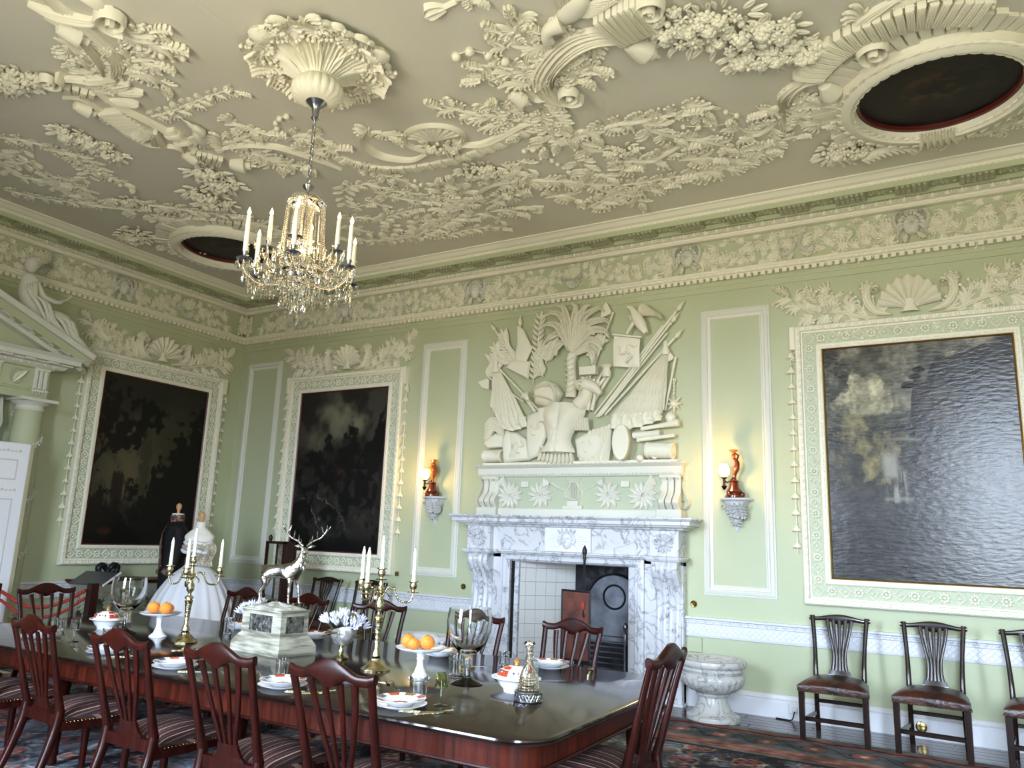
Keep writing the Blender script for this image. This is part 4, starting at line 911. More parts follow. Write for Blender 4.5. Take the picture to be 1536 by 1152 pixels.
# --- bird and ring scrolls in the centre left
t = ctr('crouching_bird_relief', 'hunched bird relief where the wing band meets the leafy ring'); pteropod(t, F, cp(0, 870, 600), -.9, .28)
t = ctr('leafy_ring', 'leafy arm of the central ring between bird relief and chandelier chain')
scroll(t, F, ZA([(930, 650), (1050, 632), (1180, 635), (1290, 665), (1400, 705), (1475, 735)]), .04, .08)
for P in ([(950, 635), (1020, 610), (1100, 580), (1160, 575)], [(970, 545), (1030, 545), (1080, 570)], [(1000, 655), (1100, 670), (1200, 705), (1300, 725)], [(1235, 620), (1290, 590), (1360, 595), (1400, 610)], [(1300, 665), (1380, 650), (1450, 640)], [(1080, 650), (1140, 680), (1200, 720)]):
    spray(t, F, ZA(P), **SP)
beads(t, F, ZA([(1240, 505), (1200, 520), (1190, 550), (1225, 580)]), .028, .08)
t = ctr('tiled_ring', 'curved band of square plaster tiles around the centre of the ceiling')
ribband(t, F, ZB([(-30, 680), (60, 715), (200, 738), (330, 730), (460, 705), (580, 668), (700, 622), (800, 572)]), .055, 30, True, .03, 'tile')
t = ctr('plaster_scroll', 'pair of small C scrolls framing an oval shell above the tiled ring')
scroll(t, F, ZB([(370, 670), (300, 695), (180, 680), (110, 640), (90, 600), (110, 565)]), .055, .08)
scroll(t, F, ZB([(480, 610), (520, 630), (620, 625), (710, 585), (800, 540), (850, 540)]), .06, .08)
for P in ([(120, 600), (150, 575), (205, 590)], [(700, 560), (640, 520), (640, 470)], [(720, 545), (620, 510), (540, 490), (430, 462)], [(740, 520), (700, 470), (720, 440)], [(760, 550), (720, 500), (680, 480)]): spray(t, F, ZB(P), **SP)
o0 = cp(512, 400, 610)
ring = [tuple(np.array(cp(512, 400+130*math.cos(a), 600+55*math.sin(a)))) for a in np.linspace(.0, 2*PI, 25)]
M().stroke(ring, .02, .035, F, n=40, kind='stem', prof=M.GROOV).build('oval_rim', PLASTER, t); cluster(t, F, cp(512, 430, 640), .19, .10, .5, 16)
for k in range(10):
    a = PI+k*PI/10; M().stroke([cp(512, 400, 615), cp(512, 400+115*math.cos(a), 600+48*math.sin(a))], .035, .03, F, n=5, kind='leaf').build('shell_rib', PLASTER, t)
# --- great C scroll to the right of the rose
t = ctr('plaster_scroll', 'largest C scroll with stepped shell and hanging bell, right of the ceiling rose')
scroll(t, F, ZB([(1300, 165), (1200, 150), (1100, 150), (1000, 182), (920, 250), (865, 340), (880, 410), (950, 450), (1010, 430)]), .10, .11)
scroll(t, F, ZB([(1280, 185), (1180, 170), (1080, 180), (990, 230), (920, 310), (910, 380)]), .05, .15)
volute(t, F, cp(512, 990, 400), .11, a0=1, flip=1, h=.1); volute(t, F, cp(512, 1335, 25), .12, a0=3, h=.1)
ribband(t, F, ZB([(1150, 125), (1200, 100), (1260, 75), (1320, 50)]), .17, 7, False, .09, 'shell_slab')
for P in ([(1120, 165), (1000, 210), (930, 270), (890, 340)], [(900, 195), (820, 190), (745, 150), (690, 135)], [(850, 205), (770, 210), (700, 190)], [(780, 170), (760, 120), (740, 90)], [(830, 375), (760, 340), (680, 320), (600, 345)], [(845, 350), (800, 300), (740, 290)], [(850, 370), (740, 300), (610, 290)],
          [(950, 290), (1020, 315), (1085, 310)], [(1090, 200), (1050, 245)], [(960, 300), (1000, 340), (1020, 345)], [(990, 270), (1060, 280), (1090, 290)], [(1050, 150), (950, 150), (880, 140)]): spray(t, F, ZB(P), **SP)
scroll(t, F, ZB([(800, 395), (840, 430), (920, 425)]), .045, .08); bell(t, F, cp(512, 1235, 175), (.3, -1) if False else (.45, .9), .19); bell(t, F, cp(512, 730, 400), (.3, .9), .14)
beads(t, F, ZB([(495, 245), (540, 220), (630, 240), (710, 265)]), .03, .13); beads(t, F, ZB([(935, 310), (960, 345), (980, 370)]), .025, .07)
for P in ([(860, 450), (900, 500), (950, 530)], [(860, 470), (870, 560), (880, 640)], [(870, 470), (910, 560), (930, 620)], [(880, 460), (930, 560), (985, 600)], [(850, 480), (800, 540), (770, 570)]): spray(t, F, ZB(P), L=.175, gap=.075, w=.026, h=.04)
t = ctr('crouching_bird_relief', 'large stooping bird relief at the top edge, above the biggest C scroll'); pteropod(t, F, cp(512, 1000, 45), 2.6, .34)
t = ctr('tassel_relief', 'small plaster tassel at the top edge right of the ceiling rose')
M().stroke(ZB([(450, 40), (400, 48), (360, 58)]), .07, .06, F, n=6, kind='leaf', prof=M.GROOV).build('tassel_head', PLASTER, t); M().stroke(ZB([(440, 40), (500, 12)]), .02, .03, F, n=4, kind='stem').build('cord', PLASTER, t); spray(t, F, ZB([(490, 15), (530, 0), (570, 5)]), **SM_)
# --- right-hand rinceaux towards the cornice
t = ctr('acanthus_rinceau', 'main acanthus branch sweeping along the fireplace side of the ceiling')
scroll(t, F, ZB([(500, 930), (570, 865), (640, 812), (760, 785), (900, 785), (1030, 790)]), .03, .05)
for P in ([(330, 1020), (420, 980), (500, 930), (570, 865)], [(640, 812), (760, 785), (900, 785), (1050, 800), (1200, 805), (1330, 790), (1475, 765)], [(690, 715), (740, 740), (760, 770)], [(760, 700), (790, 720), (800, 760)], [(480, 920), (440, 860), (420, 800)], [(500, 910), (520, 830), (480, 790)],
          [(620, 885), (700, 860), (760, 835)], [(640, 920), (700, 912), (760, 920)], [(1080, 780), (1110, 760), (1150, 770)], [(1050, 912), (1120, 875), (1200, 845), (1300, 830), (1400, 805)], [(880, 860), (960, 850), (1010, 865)], [(1150, 740), (1200, 735), (1230, 730)], [(1120, 830), (1240, 850), (1290, 880)]): spray(t, F, ZB(P), **SP)
t = ctr('acanthus_rinceau', 'broad leafy branch with fruit in the middle right of the ceiling')
for P in ([(1090, 580), (1180, 545), (1290, 530), (1400, 510), (1475, 490)], [(990, 640), (985, 600), (1040, 570), (1085, 590)], [(1000, 680), (1040, 720), (1050, 745)], [(1150, 710), (1250, 700), (1350, 700), (1420, 660), (1475, 640)], [(1290, 540), (1380, 580), (1440, 600)], [(1020, 620), (1070, 650), (1130, 660)]): spray(t, F, ZB(P), L=.18, gap=.075, w=.027, h=.045)
cluster(t, F, cp(512, 1220, 650), .13, .10, 0, 9); scroll(t, F, ZB([(1350, 700), (1420, 660), (1475, 630)]), .03, .06)
t = ctr('acanthus_rinceau', 'dense acanthus spirals between the chandelier and the cornice')
for P in ([(0, 830), (60, 810), (130, 800), (200, 830), (300, 840), (400, 875)], [(20, 800), (10, 860), (40, 900), (110, 890)], [(140, 835), (260, 865), (350, 875)], [(340, 1020), (200, 1042), (100, 1045), (20, 1035)], [(200, 1030), (215, 980), (180, 945)], [(340, 1015), (330, 970), (360, 940)], [(380, 1030), (500, 1010), (600, 990), (700, 990)],
          [(160, 960), (240, 930), (320, 912)], [(140, 745), (220, 770), (300, 800)], [(60, 720), (130, 740), (200, 780)], [(100, 870), (140, 880), (180, 900)], [(420, 990), (470, 960), (560, 950)], [(0, 950), (90, 945), (170, 960)], [(20, 1000), (60, 990), (110, 1010)], [(560, 940), (620, 930), (690, 960)]): spray(t, F, ZB(P), **SM_)
beads(t, F, ZB([(320, 785), (390, 840), (450, 915)]), .022, .09); beads(t, F, ZB([(790, 655), (850, 650), (900, 690), (980, 745)]), .022, .09)
t = ctr('flower_cluster', 'flower heap hanging just below the tiled ring'); cluster(t, F, cp(512, 600, 745), .22, .15, .3, 22)
t = ctr('flower_cluster', 'little fruit heap in the lower branches beneath the tiled ring'); cluster(t, F, cp(512, 715, 840), .10, .07, 0, 7)
t = ctr('shell_bird_relief', 'small bird with a fan tail in the branches near the cornice'); pteropod(t, F, cp(512, 820, 905), -2.4, .17)
t = ctr('flower_garland', 'long garland of daisies and fruit at the top, left of the large roundel')
for p, a, b in (((20, 150), .22, .17), ((150, 90), .24, .14), ((240, 170), .26, .18), ((400, 130), .17, .12), ((430, 230), .2, .12), ((540, 220), .15, .09), ((310, 255), .2, .09)): cluster(t, F, cp(1024, *p), a, b, .3, 13, fs=.1)
cluster(t, F, cp(512, 1420, 110), .2, .17, 0, 12, fs=.09)
# --- roundels: laurel rim, inner slip and dark canvas
def canvas_oval(u, v):
    n = fbm(u*6, v*6, 101); n2 = fbm(u*14, v*14, 111, 4); C = np.zeros(u.shape+(3,))+np.array((34, 30, 27.))
    for cx, cy, r_ in ((.4, .55, .08), (.55, .5, .14), (.5, .35, .09), (.62, .62, .06), (.35, .42, .07)): C = mix(C, (66, 46, 38), sm(.02, -.1, np.hypot(u-cx, v-cy)-r_+.25*(n2-.5))*.8)
    return mix(C, (20, 19, 18), sm(.5, .7, n))
def roundel(label, c, R_, gild):
    t = thing('ceiling_roundel', label, 'ceiling painting', (c[0], c[1], ZC))
    m = M(); m.grid(lambda a, b: FC(c[0]+R_*b*math.cos(2*PI*a), c[1]+R_*b*math.sin(2*PI*a), .015), 72, 36); o = m.build('canvas', OILD, t, False)
    A, B = np.meshgrid(np.linspace(0, 1, 73), np.linspace(0, 1, 37)); C = np.clip(canvas_oval(.5+.5*B*np.cos(2*PI*A), .5+.5*B*np.sin(2*PI*A)), 0, 255)/255
    Cl = (C**2.2).reshape(-1, 3); ca = o.data.color_attributes.new('Col', 'FLOAT_COLOR', 'POINT'); ca.data.foreach_set('color', np.c_[Cl, np.ones(len(Cl))].astype(np.float32).ravel())
    Fr = lambda x, y, z: FC(c[0]+x, c[1]+y, z)
    M().lathe([(R_-.01, .012), (R_-.01, .05), (R_+.015, .055), (R_+.02, .02)], n=72, F=Fr).build('inner_slip', gild, t)
    M().lathe([(R_+.015, .05), (R_+.02, .09), (R_+.06, .13), (R_+.12, .12), (R_+.15, .07), (R_+.16, 0)], n=72, F=Fr).build('laurel_rim', PLASTER, t)
    for i in range(44):
        a = 2*PI*i/44
        for k in (-1, 1): inst(SLEAF, 'laurel_leaf', t, FC, c[0]+(R_+.085+k*.032)*math.cos(a), c[1]+(R_+.085+k*.032)*math.sin(a), .095, a+PI/2+k*-.25, .12, sz=.12)
    n = 60
    for i in range(n):
        a0, a1 = 2*PI*i/n, 2*PI*(i+.82)/n; r1 = R_+(.30 if (i//2) % 3 else .34); h = .03 if (i//2) % 3 else .045
        P = [(r, a) for r, a in ((R_+.15, a0), (r1, a0), (r1, a1), (R_+.15, a1))]; M().prism([(c[0]+r*math.cos(a), c[1]+r*math.sin(a)) for r, a in P], 0, h, FC).build('radial_rib', PLASTER, t, False)
    return t
r1 = roundel('large dark oval painting in a laurel rim at the right of the ceiling', (9.54, -1.755), .555, REDEDGE)
r2 = roundel('small looking dark oval painting in a laurel rim, far left of the ceiling', (1.74, -1.86), .535, REDEDGE)
t = ctr('plaster_scroll', 'sweeping scrolls and bell hugging the left side of the large roundel')
ribband(t, F, ZD([(540, 330), (580, 280), (620, 240), (680, 190), (760, 150), (860, 110), (960, 75), (1100, 45), (1300, 40)]), .12, 22, False, .07, 'shell_slab')
for P, w in (([(455, 470), (470, 410), (530, 360), (640, 350)], .05), ([(440, 490), (425, 430), (470, 380), (560, 330)], .04), ([(770, 210), (745, 160), (780, 100), (860, 40), (940, -10)], .06)): scroll(t, F, ZD(P), w, .1)
volute(t, F, cp(1024, 830, 195), .12, a0=2, h=.12); bell(t, F, cp(1024, 610, 355), (.2, .95), .17)
for P in ([(830, 90), (900, 95), (980, 80), (1060, 80)], [(760, 120), (840, 60), (960, 20), (1060, -10)], [(440, 480), (510, 500), (590, 530), (640, 520)], [(450, 450), (520, 450), (620, 450)], [(440, 470), (400, 470), (365, 485)], [(430, 500), (380, 555), (310, 590), (235, 555)], [(470, 440), (500, 410), (540, 420)],
          [(1070, 5), (1160, 20), (1230, 10)], [(450, 500), (520, 540), (600, 540)], [(400, 605), (340, 660), (240, 705), (150, 745), (40, 772)], [(200, 685), (280, 650), (360, 650)]): spray(t, F, ZD(P), L=.18, gap=.08, w=.027, h=.045)
scroll(t, F, ZD([(440, 500), (435, 560), (425, 600)]), .03, .06); spray(t, F, ZD([(370, 590), (430, 610), (495, 595)]), **SM_)
t = ctr('acanthus_rinceau', 'low acanthus branch between the large roundel and the cornice')
for P in ([(-10, 612), (80, 612), (190, 640)], [(0, 765), (140, 740), (250, 695), (330, 640)], [(-5, 472), (60, 465), (100, 490)], [(0, 450), (50, 500), (90, 515)], [(1060, 602), (1150, 600), (1240, 580)], [(1240, 565), (1400, 540), (1475, 500)], [(1300, 570), (1380, 560), (1450, 520)], [(-20, 700), (60, 690), (130, 690)]): spray(t, F, ZD(P), **SP)
beads(t, F, ZD([(185, 488), (225, 490), (228, 515), (190, 540), (140, 552), (60, 552), (0, 552)]), .025, .11)
t = ctr('flower_basket', 'basket of flowers with a twisted handle below the large roundel'); cluster(t, F, cp(1024, 715, 650), .26, .22, 0, 30, fs=.09)
M().tube([(*cp(1024, *p), .05) for p in ((790, 665), (850, 640), (930, 620), (1020, 612))], [.05, .045, .035, .02], 8, FC, res=16).build('twisted_handle', PLASTER, t)
for i in range(9): p = catmull(ZD([(790, 665), (850, 640), (930, 620), (1020, 612)]), 9)[i]; M().stroke([(p[0]-.03, p[1]-.03), (p[0]+.03, p[1]+.045)], .012, .03, FC, n=3, w0=.08).build('handle_strand', PLASTER, t)
bell(t, F, cp(1024, 985, 625), (.3, .9), .10)
t = ctr('clasp_relief', 'fluted clasp gripping the lower rim of the large roundel')
for k in range(6): M().stroke([(9.40+.045*k, -1.75+.50), (9.40+.045*k, -1.75+.62), (9.38+.055*k, -1.75+.74)], .024, .07, FC, n=6, kind='both', w0=.09).build('flute', PLASTER, t)
RZ[0] = 1.15; scroll = _sc0
# --- ceiling rose
ROSE = (5.55, -4.2); t = thing('ceiling_rose', 'large acanthus and fluted bulb ceiling rose above the chandelier', 'ceiling rose', (*ROSE, ZC))
Fr = lambda x, y, z: (ROSE[0]+x, ROSE[1]+y, ZC-z)
M().lathe([(.10, .02), (.10, .17), (.14, .2), (.175, .25), (.18, .29), (.16, .34), (.11, .365), (.05, .37)], n=60, F=Fr, flute=20, famp=.10, fz=(.19, .35)).build('fluted_bulb', PLASTER, t)
M().lathe([(.10, .0), (.12, .08), (.105, .2)], n=60, F=Fr, flute=30, famp=.1).build('reeded_neck', PLASTER, t)
for i in range(9):
    a = 2*PI*i/9+.25; big = 1+.12*(i % 2)
    def plume(u, v, a=a, big=big):
        s = u*2-1; r_ = .10+.38*big*v**1.1; z = .20-.19*math.sin(min(1, v*1.05)*PI/2)**.8+.07*max(0, v-.72)/.28; wd_ = (.052+.20*v*(1-.35*v))*(1-.3*max(0, v-.8)/.2)*(.82+.18*abs(math.sin(v*7)))
        aa = a; x = r_*math.cos(aa)-s*wd_*math.sin(aa); y = r_*math.sin(aa)+s*wd_*math.cos(aa); z += .022*math.cos(s*7*PI)*min(1, v*3)+.05*s*s*v; return Fr(x, y, max(z, .0))
    M().grid(plume, 20, 18).build('plume', PLASTER, t)
    p = (ROSE[0]+(.47*big)*math.cos(a), ROSE[1]+(.47*big)*math.sin(a))
    if i % 3 == 0: m = M(); m.lathe([(.02, .0), (.07, .02), (.085, .06), (.05, .09), (.0, .10)], (p[0]-ROSE[0], p[1]-ROSE[1], 0), 18, Fr, flute=10, famp=.15); m.build('poppy_head', PLASTER, t)
    for k in range(4): aa = a+(k-1.5)*.2; inst(LP['D'], 'acanthus_leaf', t, FC, ROSE[0]+.34*big*math.cos(aa), ROSE[1]+.34*big*math.sin(aa), .03, aa+(k-1.5)*.45, .24, flip=(1 if k > 1 else -1), sz=.3)
M().stroke([ZA([(810, -10), (890, 60), (960, 110), (1050, 165)])[i] for i in range(4)], .004, .0015, FC, n=20, kind='stem').build('hairline_crack', CEILM, ceil_o)
# ------------------------------------------------------------------ trophy of arms above the fireplace (traced on the plane of the chimney breast)
def tp(x, y): p = at(680+x/3.2, 440+y/3.2, 1, -.10); return (float(p[0]), float(p[2]))
TP = lambda *P: [tp(*p) for p in P]
tr = thing('trophy_relief', 'tall cream plaster trophy of arms with palm tree, flags and armour', 'wall relief', (CX, 0, 2.41))
TF = lambda u, v, w: (u, -w, v)
def tb(m, name, smooth=True, label=None, parent=None):
    o = m.build(name, PLASTER, parent or tr, smooth)
    if label: o['label'] = label
    return o
def drape(name, top, bot, w0, amp, folds, label=None, sag=0):
    T = catmull(top, 40); B = catmull(bot, 40)
    def fn(a, b):
        i = min(39, int(a*40)); f = a*40-i; p = T[i]*(1-f)+T[min(40, i+1)]*f; q = B[i]*(1-f)+B[min(40, i+1)]*f; c = p*(1-b)+q*b
        return TF(c[0], c[1]-sag*math.sin(b*PI)*.0, w0+amp*(.25+.75*abs(math.sin(folds*PI*(a+.03*math.sin(b*5)))))*(.25+.75*b if len(top) == 2 and np.linalg.norm(np.array(top[0])-np.array(top[-1])) < .2 else 1))
    m = M().grid(fn, folds*6, 14); o = tb(m, name, True, label); return o
def pole(a, b, r=.012, w=.05, tip=None):
    p, q = tp(*a), tp(*b); m = M().tube([(*q, w), (*p, w)], r, 8, TF); o = tb(m, 'pole')
    d = np.array(p)-np.array(q); d = d/np.linalg.norm(d); n = np.array((-d[1], d[0])); P = np.array(p)
    if tip == 'spear': tb(M().dome([tuple(P+n*.0), tuple(P+d*.05+n*.028), tuple(P+d*.16), tuple(P+d*.05-n*.028)], w-.01, .03, TF, 2, .6), 'spear_head'); tb(M().ball((*P, w), .02, 8, TF), 'ferrule')
    if tip == 'axe': tb(M().prism([tuple(P+n*.02), tuple(P+n*.12+d*.09), tuple(P+n*.15), tuple(P+n*.12-d*.1), tuple(P+n*.02-d*.03)], w-.01, w+.015, TF), 'axe_blade', False)
for a, b, r, t_ in (((1060, 85), (680, 590), .014, 'spear'), ((1035, 70+70), (690, 590), .012, 'spear'), ((1050, 215), (720, 580), .014, 'spear'), ((1020, 185), (700, 585), .011, None), ((1000, 150), (670, 575), .011, None), ((195, 180), (330, 380), .012, 'spear'), ((170, 315), (440, 600), .014, 'spear'), ((310, 160), (300, 330), .01, 'spear'),
                  ((760, 85), (640, 420), .012, 'axe'), ((690, 280), (600, 470), .011, 'axe'), ((1060, 300), (1010, 560), .012, 'axe'), ((160, 400), (330, 520), .01, 'axe'), ((140, 690), (250, 680), .014, None), ((730, 340), (600, 560), .014, None), ((745, 390), (640, 560), .02, None), ((720, 400), (620, 540), .02, None)): pole(a, b, r, .055, t_)
# palm tree
tb(M().tube([(*p, .08) for p in TP((560, 500), (566, 420), (562, 340), (570, 290))], [.07, .06, .055, .06], 12, TF, res=20), 'palm_trunk', label='plaster palm trunk')
for k in range(7): p = tp(562, 310+k*26); m = M(); m.stroke([(p[0]-.055, p[1]), (p[0], p[1]-.03), (p[0]+.055, p[1])], .014, .02, TF, n=5, kind='both', w0=.13); tb(m, 'bark_scale')
def frond(P, wd=.05, w0=.08, h=.05):
    m = M(); Q = catmull(P, 26); m.stroke(P, .014, .03, TF, n=12, kind='taper', w0=w0)
    for i in range(2, 26):
        q = Q[i]; d = Q[min(26, i+1)]-Q[i-1]; a = math.atan2(d[1], d[0]); e = wd*math.sin(PI*min(1, (i/26)*.9+.12))+.012
        for sd in (-1, 1):
            b = a+sd*.75; m.stroke([tuple(q), (q[0]+e*.6*math.cos(b), q[1]+e*.6*math.sin(b)), (q[0]+e*1.15*math.cos(b-sd*.25), q[1]+e*1.15*math.sin(b-sd*.25))], .0085, .016, TF, n=3, kind='leaf', w0=w0+.012)
    return tb(m, 'palm_frond')
for P in (((570, 290), (520, 200), (460, 215), (440, 240)), ((565, 280), (510, 170), (455, 150), (440, 165)), ((565, 280), (530, 130), (480, 95), (450, 110)), ((565, 280), (550, 130), (530, 70), (500, 65)), ((570, 280), (580, 140), (590, 70), (570, 50)), ((570, 280), (600, 130), (640, 65), (660, 60)),
          ((572, 280), (620, 130), (690, 75), (725, 85)), ((572, 280), (640, 160), (720, 130), (755, 150)), ((572, 285), (650, 190), (720, 180), (750, 215)), ((575, 290), (640, 230), (690, 240), (710, 270)), ((575, 300), (640, 270), (670, 310), (665, 340)), ((566, 290), (540, 240), (500, 260), (490, 300)), ((570, 285), (600, 200), (640, 170), (680, 200)), ((570, 285), (545, 190), (520, 150), (490, 150))):
    frond(TP(*P), .065, rnd.uniform(.07, .12))
for a, b, c in (((390, 130), 8, 0), ((260, 200), 8, 1), ((225, 260), 7, 2)):
    pass
LFP = simple_leaf(PLASTER)
for P in (((370, 430), (390, 300), (400, 180), (410, 120)), ((300, 330), (250, 270), (230, 200)), ((280, 320), (215, 300), (195, 260)), ((230, 320), (200, 330), (185, 310)), ((430, 330), (460, 260), (470, 220)), ((640, 300), (680, 240), (700, 220)), ((150, 400), (165, 380), (180, 360)), ((420, 400), (400, 330), (420, 260))):
    Q = catmull(TP(*P), 12); tb(M().tube([(*q, .04) for q in Q], .008, 6, TF), 'laurel_stem')
    for i in range(1, 13):
        d = Q[i]-Q[i-1]; a = math.atan2(d[1], d[0])
        for sd in (-1, 1): inst(LFP, 'laurel_leaf', tr, TF, Q[i][0], Q[i][1], .035, a+sd*.8, .105, sz=.13)
    inst(LFP, 'laurel_leaf', tr, TF, Q[-1][0], Q[-1][1], .035, a, .1, sz=.13)
# flags
drape('flag', TP((205, 345), (185, 345)), TP((345, 600), (300, 630), (240, 625), (175, 540)), .05, .06, 9, 'folded flag hanging at the left')
drape('flag_tail', TP((185, 540), (240, 590), (345, 590)), TP((215, 640), (280, 660), (350, 640)), .05, .07, 4)
drape('flag', TP((1000, 285), (1030, 285)), TP((760, 590), (860, 600), (960, 610), (1015, 560)), .06, .07, 11, 'folded flag hanging at the right')
drape('flag_tail', TP((770, 575), (870, 575), (1000, 560)), TP((735, 650), (860, 650), (1000, 610)), .06, .09, 5)
for p in ((200, 340), (1015, 250)): c = tp(*p); tb(M().lathe([(.01, .06), (.03, .03), (.02, 0), (.05, -.06), (.045, -.1)], n=12, F=lambda x, y, z: TF(c[0]+x, c[1]+z, .08+y*.7)), 'tassel')
tb(M().dome(TP((300, 150), (330, 170), (372, 260), (335, 345), (285, 330), (300, 240)), .06, .03, TF), 'pennant'); tb(M().dome(TP((245, 355), (275, 320), (365, 325), (355, 410)), .07, .04, TF), 'pennant')
# banner with three running legs
bn = tb(M().grid(lambda a, b: TF(*(np.array(tp(772, 205))*(1-a)*(1-b)+np.array(tp(897, 218))*a*(1-b)+np.array(tp(765, 350))*(1-a)*b+np.array(tp(893, 355))*a*b), .10+.012*math.sin(a*9)*b+.012*math.sin(b*5)), 24, 20), 'banner', label='square banner with three running legs')
pb = [tp(765, 198), tp(905, 212)]; tb(M().tube([(*pb[0], .115), (*pb[1], .115)], .012, 8, TF), 'banner_rod')
c = np.array(tp(835, 282)); m = M()
for k in range(3):
    a = PI/2+k*2*PI/3-.3; r_ = lambda d, t: tuple(c+d*np.array((math.cos(a+t), math.sin(a+t)))); m.stroke([tuple(c), r_(.055, .1), r_(.085, -.1)], .017, .02, TF, n=6, kind='stem', w0=.11); m.stroke([r_(.085, -.1), r_(.085, -.55), r_(.105, -.85)], .012, .02, TF, n=6, kind='stem', w0=.11); m.stroke([r_(.105, -.85), r_(.135, -.75)], .01, .018, TF, n=3, kind='leaf', w0=.11)
tb(m, 'three_legs_emblem')
# eagle
ea = tb(M().tube([(*p, .1) for p in TP((925, 190), (900, 150), (875, 105), (858, 75), (835, 65))], [.03, .06, .065, .04, .012], 12, TF, res=16), 'eagle', label='plaster eagle with raised wings above the banner')
for k in range(7): P = TP((885, 100), (900+k*12, 62+k*6), (935+k*11, 66+k*10)); tb(M().stroke(P, .026, .05, TF, n=6, kind='leaf', prof=M.GROOV, w0=.07), 'wing_feather')
for k in range(4): tb(M().stroke(TP((865, 110), (835+k*8, 110+k*14)), .022, .04, TF, n=4, w0=.06), 'wing_feather')
for k in range(3): tb(M().stroke(TP((905, 160), (915+k*9, 190)), .018, .04, TF, n=3, w0=.07), 'tail_feather')
tb(M().tube([(*p, .1) for p in TP((865, 140), (850, 165), (832, 195))], [.025, .02, .012], 8, TF), 'eagle_leg')
# ram head
tb(M().tube([(*p, .13) for p in TP((600, 440), (640, 440), (680, 455), (712, 485))], [.055, .075, .06, .03], 12, TF, res=12), 'ram_head', label='carved ram head'); v_ = volute(tr, TF, tp(622, 455), .055, 1.4, a0=1, h=.05, w0=.17, name='ram_horn')
tb(M().tube([(*p, .1) for p in TP((650, 440), (635, 500), (600, 540))], [.06, .08, .09], 12, TF), 'ram_neck')
for k in range(5): tb(M().tube([(*p, .08+.015*(k % 2)) for p in TP((620+k*18, 400+k*4), (590+k*18, 560))], .022, 8, TF), 'arrow_bundle')
tb(M().box((tp(610, 395)[0], tp(610, 395)[1], .06), (tp(690, 350)[0], tp(690, 350)[1], .14), TF), 'cannon_barrel', False)
tb(M().lathe([(.05, 0), (.055, .05), (.04, .1), (.075, .13), (.05, .15)], n=12, F=lambda x, y, z: TF(tp(735, 380)[0]+x, tp(735, 380)[1]+z-.05, .1+y*.8)), 'crown', label='small coronet')
# helmet, cuirass, skirts
c = tp(455, 490)
tb(M().dome(TP((385, 470), (400, 435), (440, 415), (490, 430), (525, 480), (500, 530), (440, 545), (395, 530)), .08, .10, TF, 4, .5), 'helmet', label='visored plaster helmet')
for k in range(6): p = tp(405+k*18, 500-k*10); tb(M().ball((*p, .17), .012, 6, TF), 'rivet')
def torso(a, b):
    z = b; s = a*2-1; cx_ = 520-8*z; hw = 108-52*sm(.15, .75, np.array(z))+26*sm(.75, 1., np.array(z))-40*(1-sm(0, .14, np.array(z))); cx_ = 530-30*z
    x = cx_+s*hw; y = 530+235*z; p = tp(x, y); d = .15*math.sqrt(max(0, 1-s*s*.98)); pec = .035*math.exp(-((abs(s)-.42)/.3)**2-((z-.3)/.16)**2); ab = .012*math.cos(z*26)*math.exp(-((abs(s)-.18)/.15)**2)*(z > .45); mid = -.012*math.exp(-(s/.07)**2)
    return TF(p[0], p[1], .07+d+pec+ab+mid)
tb(M().grid(torso, 26, 30), 'cuirass', label='muscled breastplate at the centre of the trophy')
tb(M().stroke(TP((440, 555), (475, 575), (520, 590), (560, 570), (590, 545)), .02, .03, TF, n=14, kind='stem', w0=.14), 'collar'); tb(M().stroke(TP((425, 735), (470, 760), (530, 760), (575, 735)), .02, .03, TF, n=12, kind='stem', w0=.12), 'belt')
for k in range(9):
    x = 425+k*17; tb(M().stroke(TP((x, 755), (x+(k-4)*2, 790), (x+(k-4)*3, 828-abs(k-5)*4)), .024, .05, TF, n=5, kind='leaf', prof=M.GROOV, w0=.09), 'skirt_strap')
for k in range(6): tb(M().stroke(TP((590+k*11, 600), (592+k*12, 660)), .016, .04, TF, n=4, kind='stem', w0=.12), 'shoulder_strap')
tb(M().box((tp(425, 620)[0], tp(425, 620)[1], .15), (tp(455, 555)[0], tp(455, 555)[1], .19), TF), 'buckle', False)
for P in (((470, 440), (500, 470), (505, 520)), ((400, 470), (440, 450), (480, 455)), ((395, 500), (440, 500), (490, 520))): tb(M().stroke(TP(*P), .016, .03, TF, n=8, kind='both', w0=.185), 'helmet_band')
for c_ in ((390, 650), (315, 735), (640, 730), (1000-30, 760)):
    for k in range(3): p = tp(*c_); a = k*2.1; tb(M().stroke([(p[0], p[1]), (p[0]+.06*math.cos(a), p[1]+.06*math.sin(a)), (p[0]+.05*math.cos(a+.9), p[1]+.09*math.sin(a+.9))], .014, .02, TF, n=8, kind='leaf', w0=.115), 'embossed_scroll')
# shields, cloth, drum, barrels, plumes, guns, flail
tb(M().dome(TP((350, 580), (410, 560), (440, 600), (445, 680), (400, 780), (355, 800), (345, 690)), .06, .05, TF), 'shield'); tb(M().dome(TP((240, 660), (300, 665), (345, 700), (360, 800), (250, 812), (285, 740)), .05, .06, TF), 'shield', label='cartouche shield at the lower left')
tb(M().dome(TP((250, 655), (275, 665), (280, 740), (268, 810), (240, 812), (235, 720)), .07, .05, TF), 'shield_rim'); tb(M().dome(TP((580, 700), (630, 670), (700, 665), (720, 700), (700, 770), (640, 812), (590, 790)), .06, .06, TF), 'shield', label='oval shield beside the drum')
drape('cloth', TP((760, 630), (720, 640), (640, 660)), TP((745, 805), (680, 810), (600, 800)), .05, .06, 6)
P = tp(820, 718); dr = M(); rx, rz = abs(tp(860, 718)[0]-P[0]), abs(tp(820, 632)[1]-P[1])
